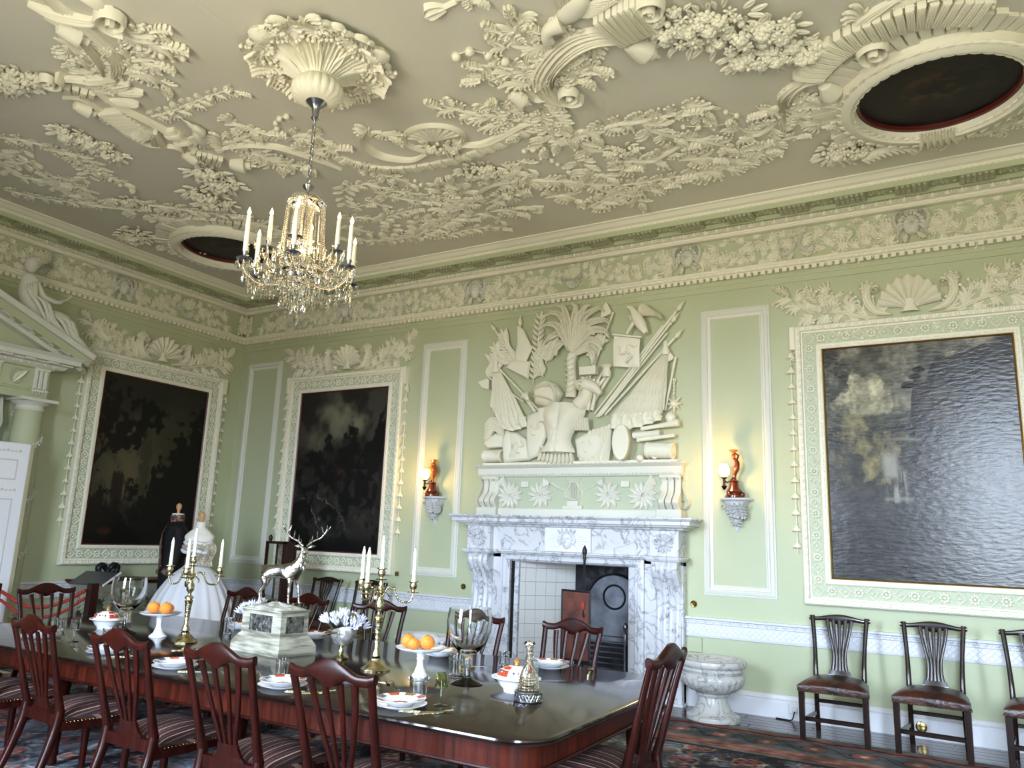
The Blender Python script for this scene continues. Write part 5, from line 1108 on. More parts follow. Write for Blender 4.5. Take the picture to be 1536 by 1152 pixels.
dr.lathe([(0, .20), (.93, .20), (.95, .215), (1.0, .215), (1.0, .17), (.96, .165), (.96, .02), (1, .0)], n=28, F=lambda x, y, z: TF(P[0]+x*rx, P[1]+y*rz, z)); tb(dr, 'drum', label='round drum standing on its side')
G = lambda x, y, z: TF(P[0]-.2+z, P[1]+x, .1+y)
def hcyl(name, c, L_, r, d=(1, 0), label=None, rings=2, taper=1):
    a = math.atan2(d[1], d[0]); q = tp(*c); m = M(); m.lathe([(0, 0), (r, 0), (r*1.08, .01), (r*1.08, .03), (r, .035), (r*1.04, L_*.5), (r*taper, L_-.035), (r*1.08*taper, L_-.03), (r*1.08*taper, L_), (r*.75*taper, L_), (r*.7*taper, L_-.04), (0, L_-.04)], n=16, F=lambda x, y, z: TF(q[0]+z*math.cos(a)-x*math.sin(a), q[1]+z*math.sin(a)+x*math.cos(a), .09+y)); return tb(m, name, label=label)
hcyl('cannon', (925, 752), .30, .082, (1, -.05), 'stubby cannon muzzle at the lower right'); hcyl('barrel', (145, 782), .26, .07, (1, 0), 'small barrel at the lower left'); hcyl('gun_tube', (862, 682), .3, .035, (1, .05)); hcyl('gun_tube', (880, 705), .42, .022, (1, .1)); hcyl('gun_tube', (900, 650), .42, .024, (1, .12), taper=1.5)
tb(M().ball((*tp(895, 790), .1), .045, 12, TF), 'cannon_ball'); tb(M().ball((*tp(1040, 595), .08), .06, 12, TF), 'mace_head')
hcyl('trumpet', (345, 500), .22, .02, (.6, -.8)); tb(M().lathe([(.02, 0), (.03, .05), (.07, .08)], n=14, F=lambda x, y, z: TF(tp(365, 515)[0]-z*.6+x*.8, tp(365, 515)[1]+z*.8+x*.6, .12+y)), 'trumpet_bell')
for k in range(5): tb(M().stroke(TP((235, 650+k*10), (185, 600+k*12), (145, 640+k*20)), .035, .05, TF, n=8, kind='leaf', prof=M.GROOV, w0=.04), 'plume')
tb(M().dome(TP((140, 720), (200, 670), (240, 680), (235, 740), (160, 745)), .05, .07, TF), 'helmet', label='plumed helmet at the lower left')
tb(M().stroke(TP((1052, 402), (1045, 412), (1058, 414), (1052, 402)), .008, .015, TF, n=8, kind='stem', w0=.03), 'flail_ring')
for k in range(5): p = tp(1050, 425+k*17); tb(M().ball((*p, .04), .016, 6, TF, sq=(.7, 1.3, .6)), 'chain_link')
c = tp(1050, 525); m = M(); m.ball((*c, .05), .04, 10, TF)
for k in range(8): a = k*PI/4; m.stroke([(c[0]+.02*math.cos(a), c[1]+.02*math.sin(a)), (c[0]+.095*math.cos(a), c[1]+.095*math.sin(a))], .02, .04, TF, n=3, kind='taper', w0=.03)
tb(m, 'flail_star', label='spiked flail ball hanging at the right'); tb(M().bbox((tp(140, 830)[0], 2.40, .0), (tp(1075, 830)[0], 2.43, .10), TF), 'base_slab', False)
# ------------------------------------------------------------------ wall lights on rococo brackets
BRK = mat('grey_white_bracket', (206, 206, 206), .5); AMBER = mat('red_brown_marble', (72, 24, 16), .2, noise=((120, 56, 30), 9, 5, .45, .75), coat=.5); WARMM = mat('amber_stone', (180, 96, 44), .2, noise=((128, 60, 28), 8, 4, .4, .7))
def light_bracket(x, label, label2, kind):
    b = thing('wall_bracket', label, 'bracket', (x, 0, 2.0))
    Fx = lambda u, v, w: (x+u, -w, 2.0+v)
    m = M(); m.lathe([(0, 0), (.15, 0), (.165, .012), (.165, .028), (.15, .032), (0, .032)], n=20, a0=0, a1=PI, F=lambda X, Y, Z: Fx(X, Z, Y)); m.build('shelf', BRK, b)
    M().lathe([(.005, -.31), (.03, -.27), (.035, -.2), (.06, -.14), (.09, -.06), (.135, 0)], n=16, a0=0, a1=PI, F=lambda X, Y, Z: Fx(X, Z, Y)).build('corbel', BRK, b)
    LB = leafset(BRK) if 'LB' not in globals() else globals()['LB']; globals()['LB'] = LB
    for i in range(5):
        a = (i-2)*.42; inst(LB['A'], 'acanthus_leaf', b, Fx, .085*math.sin(a*1.4), -.02, .09-.02*abs(i-2), -PI/2-a*.2, .15, sz=.22)
        if i in (1, 2, 3): inst(LB['D'], 'acanthus_leaf', b, Fx, .03*(i-2), -.14, .05, -PI/2-a*.3, .13, sz=.2, flip=-1 if i > 2 else 1)
    for sd in (-1, 1): volute(b, Fx, (sd*.11, -.05), .04, 1.3, a0=PI/2, flip=sd, h=.05, mt=BRK, w0=.06, name='volute')
    l = thing('wall_lamp', label2, 'lamp', (x, -.1, 2.032)); c = (x, -.10, 2.032)
    m = M(); m.lathe([(0, 0), (.085, 0), (.085, .015), (.06, .03), (.075, .06), (.05, .10), (.04, .15), (.05, .16), (.03, .175)], c, 16, flute=8, famp=.08).build('base', AMBER, l)
    for a in (0, 2.1, 4.2): M().ball((c[0]+.08*math.cos(a), c[1]+.05*math.sin(a), c[2]+.03), .03, 8).build('foot', AMBER, l)
    if kind == 'urn': M().lathe([(.02, .17), (.018, .22), (.04, .25), (.062, .31), (.058, .35), (.03, .38), (.035, .40), (.02, .41), (.03, .43), (.045, .45), (0, .46)], c, 18).build('urn', WARMM, l)
    else:
        M().tube([(c[0], c[1], c[2]+.16), (c[0]+.005, c[1], c[2]+.22), (c[0]+.03, c[1]-.01, c[2]+.29), (c[0]+.035, c[1], c[2]+.35), (c[0], c[1], c[2]+.40)], [.026, .018, .03, .024, .012], 10, res=18).build('figure', AMBER, l)
        M().ball((c[0]-.0, c[1], c[2]+.415), .022, 10).build('figure_head', WARMM, l); M().tube([(c[0]+.03, c[1], c[2]+.37), (c[0]+.05, c[1], c[2]+.42), (c[0], c[1], c[2]+.45)], [.012, .01, .008], 8).build('figure_arm', AMBER, l)
        M().lathe([(.01, .44), (.04, .47), (.05, .475)], c, 14).build('tray', WARMM, l)
    lx = c[0]-.085; M().tube([(c[0], c[1]-.02, c[2]+.20), (lx+.03, c[1]-.04, c[2]+.15), (lx, c[1]-.05, c[2]+.17)], .009, 8, res=10).build('arm', BLACK, l)
    M().lathe([(.0, .07), (.014, .08), (.03, .11), (.012, .12), (.012, .18), (.03, .19), (.03, .2)], (lx, c[1]-.05, c[2]), 12).build('burner', mat('dark_bronze', (48, 26, 18), .3, metal=.7) if 'dark_bronze' not in MATS else MATS['dark_bronze'], l)
    g = M(); g.lathe([(.025, .205), (.045, .23), (.052, .27), (.04, .31), (.028, .33)], (lx, c[1]-.05, c[2]), 18, flute=6, famp=.12).build('globe_shade', GLOBE, l)
    pl = bpy.data.lights.new('lamp_glow', 'POINT'); pl.energy = 15; pl.color = (1, .60, .22); pl.shadow_soft_size = .05
    o = bpy.data.objects.new('lamp_glow', pl); COL.objects.link(o); o.location = (lx, c[1]-.12, c[2]+.27)
light_bracket(3.81, 'white rococo wall bracket, left of the fireplace', 'lit wall lamp with an amber urn, left of the fireplace', 'urn')
light_bracket(7.52, 'white rococo wall bracket, right of the fireplace', 'lit wall lamp with a bent bronze figure, right of the fireplace', 'figure')
# ------------------------------------------------------------------ small wall fittings
def disc(name, label, x, z, r, mt):
    t = thing(name, label, 'bell pull', (x, 0, z)); M().lathe([(r, 0), (r, .008), (r*.8, .014), (r*.35, .01)], n=20, F=lambda X, Y, Z: (x+X, -Z, z+Y)).build('plate', mt, t); M().ball((x, -.018, z), r*.35, 10).build('knob', mt, t); return t
disc('brass_bell_pull', 'round brass wall knob left of the fireplace', 4.276, .974, .035, BRASS); disc('brass_bell_pull', 'round brass wall knob right of the fireplace', 7.068, .973, .035, BRASS)
sw = thing('light_switch', 'small brown switch plate under the rocky landscape frame', 'switch', (3.265, 0, 1.067)); M().bbox((3.235, 1.04, 0), (3.295, 1.095, .012), FB).build('plate', mat('brown_plate', (96, 78, 56), .4), sw, False)
for k in (-1, 1): M().bbox((3.265+k*.012-.008, 1.055, .012), (3.265+k*.012+.008, 1.08, .018), FB).build('rocker', BLACK, sw, False)
ap = thing('access_panel', 'square pale panel on the wall beside the fireplace, above the urn', 'wall panel', (7.05, 0, .58)); tag(M().bbox((6.945, .51, 0), (7.15, .652, .02), FB).build('panel', GREEN, ap, False)); 
so = thing('wall_socket', 'white socket with a black plug in the skirting by the first leather chair', 'socket', (8.05, -.036, .1)); M().bbox((7.96, .06, .036), (8.08, .15, .046), FB).build('plate', WHITE, so, False); M().bbox((8.0, .085, .046), (8.04, .125, .075), FB).build('plug', WHITE, so, False); M().tube([(8.02, -.07, .09), (8.0, -.09, .02), (7.93, -.07, .012), (7.85, -.06, .012)], .006, 6, res=12).build('cord', BLACK, so)
s2 = thing('brass_socket', 'round brass socket in the skirting behind the second leather chair', 'socket', (9.05, -.036, .1)); M().lathe([(.045, 0), (.045, .006), (.03, .012), (0, .012)], n=20, F=lambda X, Y, Z: (9.05+X, -.036-Z, .1+Y)).build('plate', BRASS, s2)
M().bbox((-.012, 0, -.012), (.012, .012, .002)).build('centre', BLACK, s2, False).location = (0, -.012, 0)
# ------------------------------------------------------------------ rug: woven pattern carried by the vertices of a fine grid
def rug_fn(u, v):
    W_, H_ = 10.9, 6.4; x = u*W_; y = v*H_; n = fbm(x*3, y*3, 201, 4); n2 = fbm(x*9, y*9, 211, 3); C = np.zeros(u.shape+(3,))+np.array((66, 70, 76.))
    C = mix(C, (34, 34, 40), sm(.45, .6, n)); e = np.minimum(np.minimum(x, W_-x), np.minimum(y, H_-y))
    # field: curling tendrils and rosettes
    cell = .42; cx = (x/cell) % 1-.5; cy = (y/cell+(np.floor(x/cell) % 2)*.5) % 1-.5; r = np.hypot(cx, cy); a = np.arctan2(cy, cx)
    C = mix(C, (112, 52, 44), sm(.02, -.02, r-.26*(.75+.25*np.cos(6*a)))*(e > .9)); C = mix(C, (150, 132, 110), sm(.02, 0, np.abs(r-.27))*(e > .9)*.8); C = mix(C, (40, 44, 66), sm(.1, .06, r)*(e > .9))
    t = np.sin(x*15+3*np.sin(y*11))+np.sin(y*17+3*np.sin(x*13)); C = mix(C, (142, 126, 108), sm(.16, 0, np.abs(t))*.75*(e > .9)*sm(.3, .5, n2)); C = mix(C, (22, 20, 24), sm(.2, 0, np.abs(t-.9))*.9*(e > .9)); C = mix(C, (124, 62, 50), sm(.3, 0, np.abs(t+1.1))*.8*(e > .9)); C = mix(C, (92, 104, 128), sm(.25, 0, np.abs(t-1.5))*.7*(e > .9))
    # borders
    def band(a0, a1, col, k=1): return mix(C, col, ((e >= a0) & (e < a1))*k)
    C = band(0, .9, (74, 72, 70)); C = band(.1, .2, (108, 54, 44)); C = band(.62, .66, (110, 60, 50)); C = band(.7, .8, (96, 50, 42)); C = band(.86, .9, (30, 28, 30))
    s = np.where(np.minimum(y, H_-y) < np.minimum(x, W_-x), x, y); w = np.sin(s*14); C = mix(C, (34, 28, 30), (np.abs(e-.15-.02*w) < .016)*1.); C = mix(C, (60, 62, 64), ((e > .22) & (e < .6))*1.)
    q = (s/.36) % 1-.5; rr = np.hypot(q*.36, e-.41); C = mix(C, (104, 56, 46), sm(.01, -.01, rr-.10*(.8+.2*np.cos(5*np.arctan2(e-.41, q*.36))))); C = mix(C, (28, 26, 28), sm(.008, 0, np.abs(rr-.1))); C = mix(C, (130, 118, 104), sm(.035, .02, rr)); C = mix(C, (30, 28, 30), sm(.02, .008, np.abs(e-.41-.1*np.sin(s*17.45)))*(rr > .1)*.9)
    C = mix(C, (120, 84, 70), (np.abs(e-.75-.02*np.sin(s*30)) < .01)*.8); g = C.mean(-1, keepdims=True); return np.clip((C*.78+g*.22)*1.25*(.75+.5*n2[..., None]), 0, 255)
RUGM = mat('woven_wool', (80, 70, 70), .92, attr='Col', bump=(220, .35), spec=.1)
rg = painted_sheet('rug', lambda a, b, w: (a, b, w), .25, -7.05, 11.15, -.66, .016, rug_fn, 700, 420, RUGM, None); tag(rg, 'large patterned red, grey and black rug under the dining table', 'rug')
b_ = M().box((.25, -7.05, .004), (11.15, -.66, .0135)); rb = b_.build('rug_backing', RUGM, None, False); rb.parent = rg; ORG['rug'] = (0, 0, 0)
# ------------------------------------------------------------------ chairs
def stripes(name):
    m = mat(name, (60, 36, 34), .75); nt = m.node_tree; N = nt.nodes; L = nt.links
    tc = N.new('ShaderNodeTexCoord'); sx = N.new('ShaderNodeSeparateXYZ'); mu_ = N.new('ShaderNodeMath'); mu_.operation = 'MULTIPLY'; mu_.inputs[1].default_value = 13.5
    fr = N.new('ShaderNodeMath'); fr.operation = 'FRACT'; r = N.new('ShaderNodeValToRGB'); r.color_ramp.interpolation = 'CONSTANT'
    cols = [(0, (58, 30, 29)), (.16, (122, 96, 84)), (.22, (30, 18, 18)), (.36, (70, 36, 33)), (.5, (28, 17, 17)), (.56, (150, 122, 106)), (.64, (44, 24, 23)), (.8, (86, 58, 52)), (.86, (26, 16, 16))]
    e = r.color_ramp.elements; e[0].position = 0; e[0].color = (*lin(cols[0][1]), 1); e[1].position = cols[1][0]; e[1].color = (*lin(cols[1][1]), 1)
    for p, c in cols[2:]: q = e.new(p); q.color = (*lin(c), 1)
    L.new(tc.outputs['Object'], sx.inputs[0]); L.new(sx.outputs['X'], mu_.inputs[0]); L.new(mu_.outputs[0], fr.inputs[0]); L.new(fr.outputs[0], r.inputs['Fac']); L.new(r.outputs[0], N['Principled BSDF'].inputs['Base Color']); return m
STRIPE = stripes('striped_horsehair')
def bar(P, wx, wy, n=14, ex=2.6):
    """rounded-rectangular member swept along P (in x,y,z); wx: half width along x (list or value), wy: half depth along y"""
    Q = catmull(P, n); V = []; Fs = []; K = 10
    for i, q in enumerate(Q):
        t = i/n; a = np.interp(t, np.linspace(0, 1, len(wx)), wx) if not np.isscalar(wx) else wx; b = np.interp(t, np.linspace(0, 1, len(wy)), wy) if not np.isscalar(wy) else wy
        for k in range(K):
            th = 2*PI*(k+.5)/K; c, s = math.cos(th), math.sin(th); V.append((q[0]+a*np.sign(c)*abs(c)**(2/ex*.8), q[1]+b*np.sign(s)*abs(s)**(2/ex*.8), q[2]))
    for i in range(n): Fs += [(i*K+j, i*K+(j+1) % K, (i+1)*K+(j+1) % K, (i+1)*K+j) for j in range(K)]
    Fs += [tuple(range(K-1, -1, -1)), tuple(range(n*K, n*K+K))]; return M().add(V, Fs)
def plate_bar(pts_c, half, y0fn, th):
    """flat bar in the plane of the chair back: centre line pts (x,z), half widths, y from the rake"""
    Q = catmull(pts_c, 16); V = []; Fs = []
    for i, q in enumerate(Q):
        d = Q[min(16, i+1)]-Q[max(0, i-1)]; d = d/np.linalg.norm(d); nx, nz = -d[1], d[0]; h = np.interp(i/16, np.linspace(0, 1, len(half)), half)
        for s, e in ((-1, -.6), (-.6, -1), (.6, -1), (1, -.6), (1, .6), (.6, 1), (-.6, 1), (-1, .6)): x, z = q[0]+nx*s*h, q[1]+nz*s*h; V.append((x, y0fn(z)+e*th, z))
    for i in range(16): Fs += [(i*8+j, i*8+(j+1) % 8, (i+1)*8+(j+1) % 8, (i+1)*8+j) for j in range(8)]
    Fs += [tuple(range(7, -1, -1)), tuple(range(128, 136))]; return M().add(V, Fs)
def seat_mesh(w0, w1, y0, y1, z0, z1, puff):
    def fn(a, b):
        s = a*2-1; t = b*2-1; y = y0+(y1-y0)*b; w = (w0+(w1-w0)*b)/2; r = max(abs(s), abs(t)); e = (max(0, 1-abs(s)**8)*max(0, 1-abs(t)**8))
        return (s*w*(1-.02*abs(t)**6), y, z1+puff*(1-s*s)*(1-t*t*.8)-(1-e)*.035)
    m = M().grid(fn, 20, 20); k = 20; rim = [i for i in range(21)]+[j*21+20 for j in range(1, 21)]+[20*21+i for i in range(19, -1, -1)]+[j*21 for j in range(19, 0, -1)]; n = len(rim)
    o = len(m.v); cx = 0; m.v += [(m.v[i][0]*1.03, (m.v[i][1]-(y0+y1)/2)*1.03+(y0+y1)/2, (z0+z1)/2) for i in rim]; m.v += [(m.v[i][0], m.v[i][1], z0) for i in rim]
    for q in range(2): b0 = rim if q == 0 else list(range(o, o+n)); b1 = list(range(o+q*n, o+q*n+n)); m.f += [(b0[i], b0[(i+1) % n], b1[(i+1) % n], b1[i]) for i in range(n)]
    return m
def nails(w0, w1, y0, y1, z, step=.021):
    m = M()
    for sd in (-1, 1):
        for i in range(int((y1-y0)/step)): t = i*step/(y1-y0); m.ball((sd*(w0+(w1-w0)*t)/2*1.01, y0+i*step, z), .0045, 5)
    for i in range(int(w1/step)): m.ball((-w1/2+i*step, y1+.004, z), .0055, 5)
    return m
def make_dining_chair():
    c = thing('dining_chair', 'x', 'chair', (0, 0, 0)); yb = lambda z: -.205-.13*max(0, (z-.46))/.52*(1+.3*max(0, z-.7))
    for sd in (-1, 1):
        bar([(sd*.205, -.35, 0), (sd*.2, -.27, .18), (sd*.195, -.215, .36), (sd*.197, -.2, .47)], [.021, .022, .024, .023], [.017, .022, .026, .024]).build('rear_leg', MAHOG, c)
        bar([(sd*.197, -.2, .46), (sd*.205, yb(.62), .62), (sd*.215, yb(.80), .80), (sd*.226, yb(.925), .925)], [.024, .019, .018, .019], [.022, .016, .014, .013]).build('stile', MAHOG, c)
        bar([(sd*.235, .21, 0), (sd*.235, .21, .42)], [.017, .024], [.017, .024], 6).build('front_leg', MAHOG, c)
    def crest(a, b):
        pass
    V = []; Fs = []; n = 34; K = 12
    for i in range(n+1):
        s = i/n*2-1; x = s*.243; zt = .943+.054*max(0, math.cos(s*PI*.78))**1.3*(1 if abs(s) < .64 else 0)+.012*math.exp(-((abs(s)-1)/.08)**2); zb = zt-.045-.075*max(0, math.cos(s*PI*.95))**2*(abs(s) < .53); y = yb(.93)-.012*math.cos(s*PI/2)+.006*abs(s)**4
        for k in range(K):
            th = 2*PI*(k+.5)/K; cc, ss = math.cos(th), math.sin(th); zz = (zt+zb)/2+(zt-zb)/2*np.sign(ss)*abs(ss)**.7; V.append((x, y+.016*np.sign(cc)*abs(cc)**.7-(.0 if zz > .93 else (zz-.93)*.12), zz))
    for i in range(n): Fs += [(i*K+j, i*K+(j+1) % K, (i+1)*K+(j+1) % K, (i+1)*K+j) for j in range(K)]
    Fs += [tuple(range(K-1, -1, -1)), tuple(range(n*K, n*K+K))]; M().add(V, Fs).build('crest_rail', MAHOG, c)
    for sx, ex, hw in ((-.128, -.052, .015), (-.045, -.019, .013), (.045, .019, .013), (.128, .052, .015)):
        plate_bar([(sx, .90), (sx*.82+ex*.18, .80), (sx*.45+ex*.55, .66), (ex, .53), (ex, .50)], [hw*1.2, hw, hw*.8, hw*.75, hw*.75], lambda z: yb(z)+.002, .009).build('splat_bar', MAHOG, c)
    m = plate_bar([(0, .52), (0, .495), (0, .46), (0, .44)], [.068, .072, .088, .12], lambda z: yb(z)+.002, .012); m.build('shoe', MAHOG, c)
    bar([(0, -.2, .385), (0, -.2, .445)], .2, .016, 3, 6).build('rear_rail', MAHOG, c)
    M().bbox((-.235, .195, .36), (.235, .225, .415)).build('front_rail', MAHOG, c, False)
    for sd in (-1, 1): bar([(sd*.205, -.19, .37), (sd*.235, .2, .37)], .012, .012, 4).build('side_rail', MAHOG, c) if False else M().add(*(lambda: ([(sd*.19, -.2, .355), (sd*.215, -.2, .355), (sd*.247, .22, .355), (sd*.222, .22, .355), (sd*.19, -.2, .41), (sd*.215, -.2, .41), (sd*.247, .22, .41), (sd*.222, .22, .41)], [(0, 1, 2, 3), (4, 5, 6, 7), (0, 1, 5, 4), (1, 2, 6, 5), (2, 3, 7, 6), (3, 0, 4, 7)]))()).build('side_rail', MAHOG, c, False)
    s = seat_mesh(.42, .52, -.17, .235, .395, .455, .04).build('seat', STRIPE, c); o = nails(.425, .525, -.165, .235, .402).build('brass_nails', BRASS, c); o['kind'] = 'stuff'
    return c
def make_leather_chair(name='side_chair'):
    c = thing(name, 'x', 'chair', (0, 0, 0)); yb = lambda z: -.215-.13*max(0, (z-.48))/.5
    for sd in (-1, 1):
        bar([(sd*.20, -.27, 0), (sd*.197, -.22, .25), (sd*.195, -.215, .48), (sd*.203, yb(.7), .7), (sd*.225, yb(.965), .965)], [.02, .02, .021, .017, .02], [.019, .02, .022, .016, .012], 20).build('rear_post', DARKW, c)
        bar([(sd*.245, .21, 0), (sd*.245, .21, .4)], [.021, .024], [.021, .024], 5, 8).build('front_leg', DARKW, c)
        bar([(sd*.2, -.23, .135), (sd*.2, -.23, .165)], .006, .01, 2) ; M().add([(sd*.193, -.22, .14), (sd*.207, -.22, .14), (sd*.252, .2, .14), (sd*.238, .2, .14), (sd*.193, -.22, .17), (sd*.207, -.22, .17), (sd*.252, .2, .17), (sd*.238, .2, .17)], [(0, 1, 2, 3), (4, 5, 6, 7), (0, 1, 5, 4), (1, 2, 6, 5), (2, 3, 7, 6), (3, 0, 4, 7)]).build('side_stretcher', DARKW, c, False)
    M().bbox((-.235, -.01+.12, .14), (.235, .015+.12, .175)).build('cross_stretcher', DARKW, c, False); M().bbox((-.19, -.235, .24), (.19, -.21, .27)).build('rear_stretcher', DARKW, c, False)
    V = []; Fs = []; n = 30; K = 12
    for i in range(n+1):
        s = i/n*2-1; x = s*.252; zt = .965+.018*math.cos(s*PI)+.012*abs(s)**6; zb = zt-.036-.055*math.exp(-(s/.34)**2); y = yb(.96)-.02*math.cos(s*PI/2)
        for k in range(K):
            th = 2*PI*(k+.5)/K; cc, ss = math.cos(th), math.sin(th); V.append((x, y+.014*np.sign(cc)*abs(cc)**.7, (zt+zb)/2+(zt-zb)/2*np.sign(ss)*abs(ss)**.7))
    for i in range(n): Fs += [(i*K+j, i*K+(j+1) % K, (i+1)*K+(j+1) % K, (i+1)*K+j) for j in range(K)]
    Fs += [tuple(range(K-1, -1, -1)), tuple(range(n*K, n*K+K))]; M().add(V, Fs).build('crest_rail', DARKW, c)
    for sx, ex in ((-.098, -.062), (-.05, -.031), (0, 0), (.05, .031), (.098, .062)):
        plate_bar([(sx, .935), (sx*.8+ex*.1, .84), (ex*.62+sx*.12, .68), (ex*.8, .58), (ex, .50)], [.016, .0135, .0125, .0125, .0135], lambda z: yb(z), .008).build('splat_bar', DARKW, c)
    plate_bar([(0, .52), (0, .47)], [.08, .10], lambda z: yb(z), .012).build('shoe', DARKW, c)
    seat_mesh(.44, .545, -.2, .245, .385, .475, .03).build('leather_seat', LEATHER, c); o = nails(.452, .555, -.19, .25, .392, .017).build('brass_nails', BRASS, c); o['kind'] = 'stuff'
    return c
DC = make_dining_chair(); LC = make_leather_chair(); index_kids()
def place(o, x, y, rz, label, group): o.location = (x, y, .018 if -7.05 < y < -.7 else .006); o.rotation_euler = (0, 0, rz); o['label'] = label; o['group'] = group
G1 = 'dining chairs around the long table'; NEAR = [(7.10, -4.93, 0, 'red mahogany dining chair nearest the candelabrum, seen from behind'), (6.38, -4.93, .0, 'dining chair seen from behind, in front of the stag plinth'), (5.62, -4.94, .0, 'dining chair seen from behind, in front of the orange stand at left'), (4.74, -4.9, -.06, 'dining chair seen from behind, nearest the left edge with a complete back'), (3.92, -4.9, .03, 'dining chair at the left edge, only its striped seat in view')]
z0 = .0165
for i, (x, y, r_, lb) in enumerate(NEAR):
    o = DC if i == 0 else dup(DC, (x, y, z0)); o.location = (x, y, z0); o.rotation_euler = (0, 0, r_); o['label'] = lb; o['group'] = G1
for x, y, r_, lb in ((7.87, -4.14, PI/2+.0, 'dining chair at the right end of the table, back to the marble urn'), (7.0, -3.05, PI-.08, 'dining chair across the table in front of the fireplace opening'), (6.24, -3.07, PI+.05, 'dining chair across the table, seen through the tall goblet'), (5.27, -2.95, PI+.25, 'dining chair across the table behind the right candelabrum'),
                   (4.40, -3.0, PI, 'dining chair across the table just right of the silver stag'), (3.58, -2.98, PI, 'dining chair across the table just left of the silver stag'), (2.66, -3.85, -PI/2-.1, 'dining chair at the far left end of the table')):
    o = dup(DC, (x, y, z0), r_, lb, G1); o.scale = (1.07,)*3 if 'right end' in lb else (1, 1, 1)
G2 = 'leather chairs against the fireplace wall'
for i, (x, y, r_, lb) in enumerate(((8.46, -.36-.20, PI, 'dark leather chair right of the marble urn, nearest the fireplace'), (9.18, -.35-.20, PI-.05, 'reddish leather chair in the middle under the waterfall painting'), (9.92, -.36-.2, PI, 'leather chair cut by the right edge of the photograph'), (2.36, -.60, PI, 'dark chair against the wall behind the stag, left one of two'), (3.08, -.60, PI, 'dark chair against the wall behind the candelabrum, right one of two'))):
    o = LC if i == 0 else dup(LC, (x, y, z0)); o.location = (x, y, .0075); o.rotation_euler = (0, 0, r_); o['label'] = lb; o['group'] = G2
# ------------------------------------------------------------------ dining table
TX0, TX1, TY0, TY1, TZ = 2.72, 7.97, -5.0, -3.06, .745
tbt = thing('dining_table', 'long polished dark mahogany dining table with rounded corners', 'table', (5.3, -4.03, .0165))
def rrect(x0, y0, x1, y1, r, n=10, left=True, right=True):
    P = []
    for cx, cy, a0, do in ((x1-r, y0+r, -PI/2, right), (x1-r, y1-r, 0, right), (x0+r, y1-r, PI/2, left), (x0+r, y0+r, PI, left)):
        if do: P += [(cx+r*math.cos(a0+PI/2*i/n), cy+r*math.sin(a0+PI/2*i/n)) for i in range(n+1)]
        else: P.append((x0 if a0 > 0.1 else x1, y1 if 0 <= a0 < 3 else y0))
    return P
xs = [TX0, 3.75, 4.6, 5.45, 6.3, TX1]
for i in range(5):
    x0, x1 = xs[i]+.0015*(i > 0), xs[i+1]-.0015*(i < 4); L_, R_ = i == 0, i == 4; m = M()
    prof = [(0.03, TZ-.032), (.0, TZ-.026), (.0, TZ-.02), (.006, TZ-.017), (.002, TZ-.012), (.004, TZ-.004), (.012, TZ)]
    rings = []
    for d, z in prof:
        r = .20-d*.3; P = rrect(x0+(d if L_ else 0), TY0+d, x1-(d if R_ else 0), TY1-d, r, 10, L_, R_); rings.append([(p[0], p[1], z) for p in P])
    n = len(rings[0]); V = [p for rg_ in rings for p in rg_]; Fs = [(k*n+j, k*n+(j+1) % n, (k+1)*n+(j+1) % n, (k+1)*n+j) for k in range(len(prof)-1) for j in range(n)]+[tuple((len(prof)-1)*n+j for j in range(n)), tuple(range(n-1, -1, -1))]
    m.add(V, Fs); m.build('tabletop', TABLEM, tbt, smooth=35)
P = rrect(TX0+.07, TY0+.07, TX1-.07, TY1-.07, .16, 12); n = len(P); m = M(); m.add([(*p, z) for z in (.60, .714) for p in P], [(j, (j+1) % n, n+(j+1) % n, n+j) for j in range(n)]+[tuple(range(n-1, -1, -1))]); m.build('apron', MAHOGH, tbt, 40)
m = M(); P2 = rrect(TX0+.062, TY0+.062, TX1-.062, TY1-.062, .165, 12); m.tube([(*p, .602) for p in P2+[P2[0]]], .008, 6); m.build('apron_bead', MAHOG, tbt)
for y, xl in ((-4.76, (2.95, 4.33, 6.0, 7.72)), (-3.30, (2.95, 4.0, 5.75, 7.72))):
    for x in xl:
        m = M(); m.lathe([(.0, 0.01), (.028, .01), (.03, .03), (.024, .05), (.034, .08), (.028, .10), (.04, .30), (.048, .46), (.055, .50), (.035, .52), (.052, .54), (.05, .60), (.05, .62)], (x, y, .0165), 24, flute=12, famp=.05, fz=(.1, .46)); m.build('leg', MAHOG, tbt)
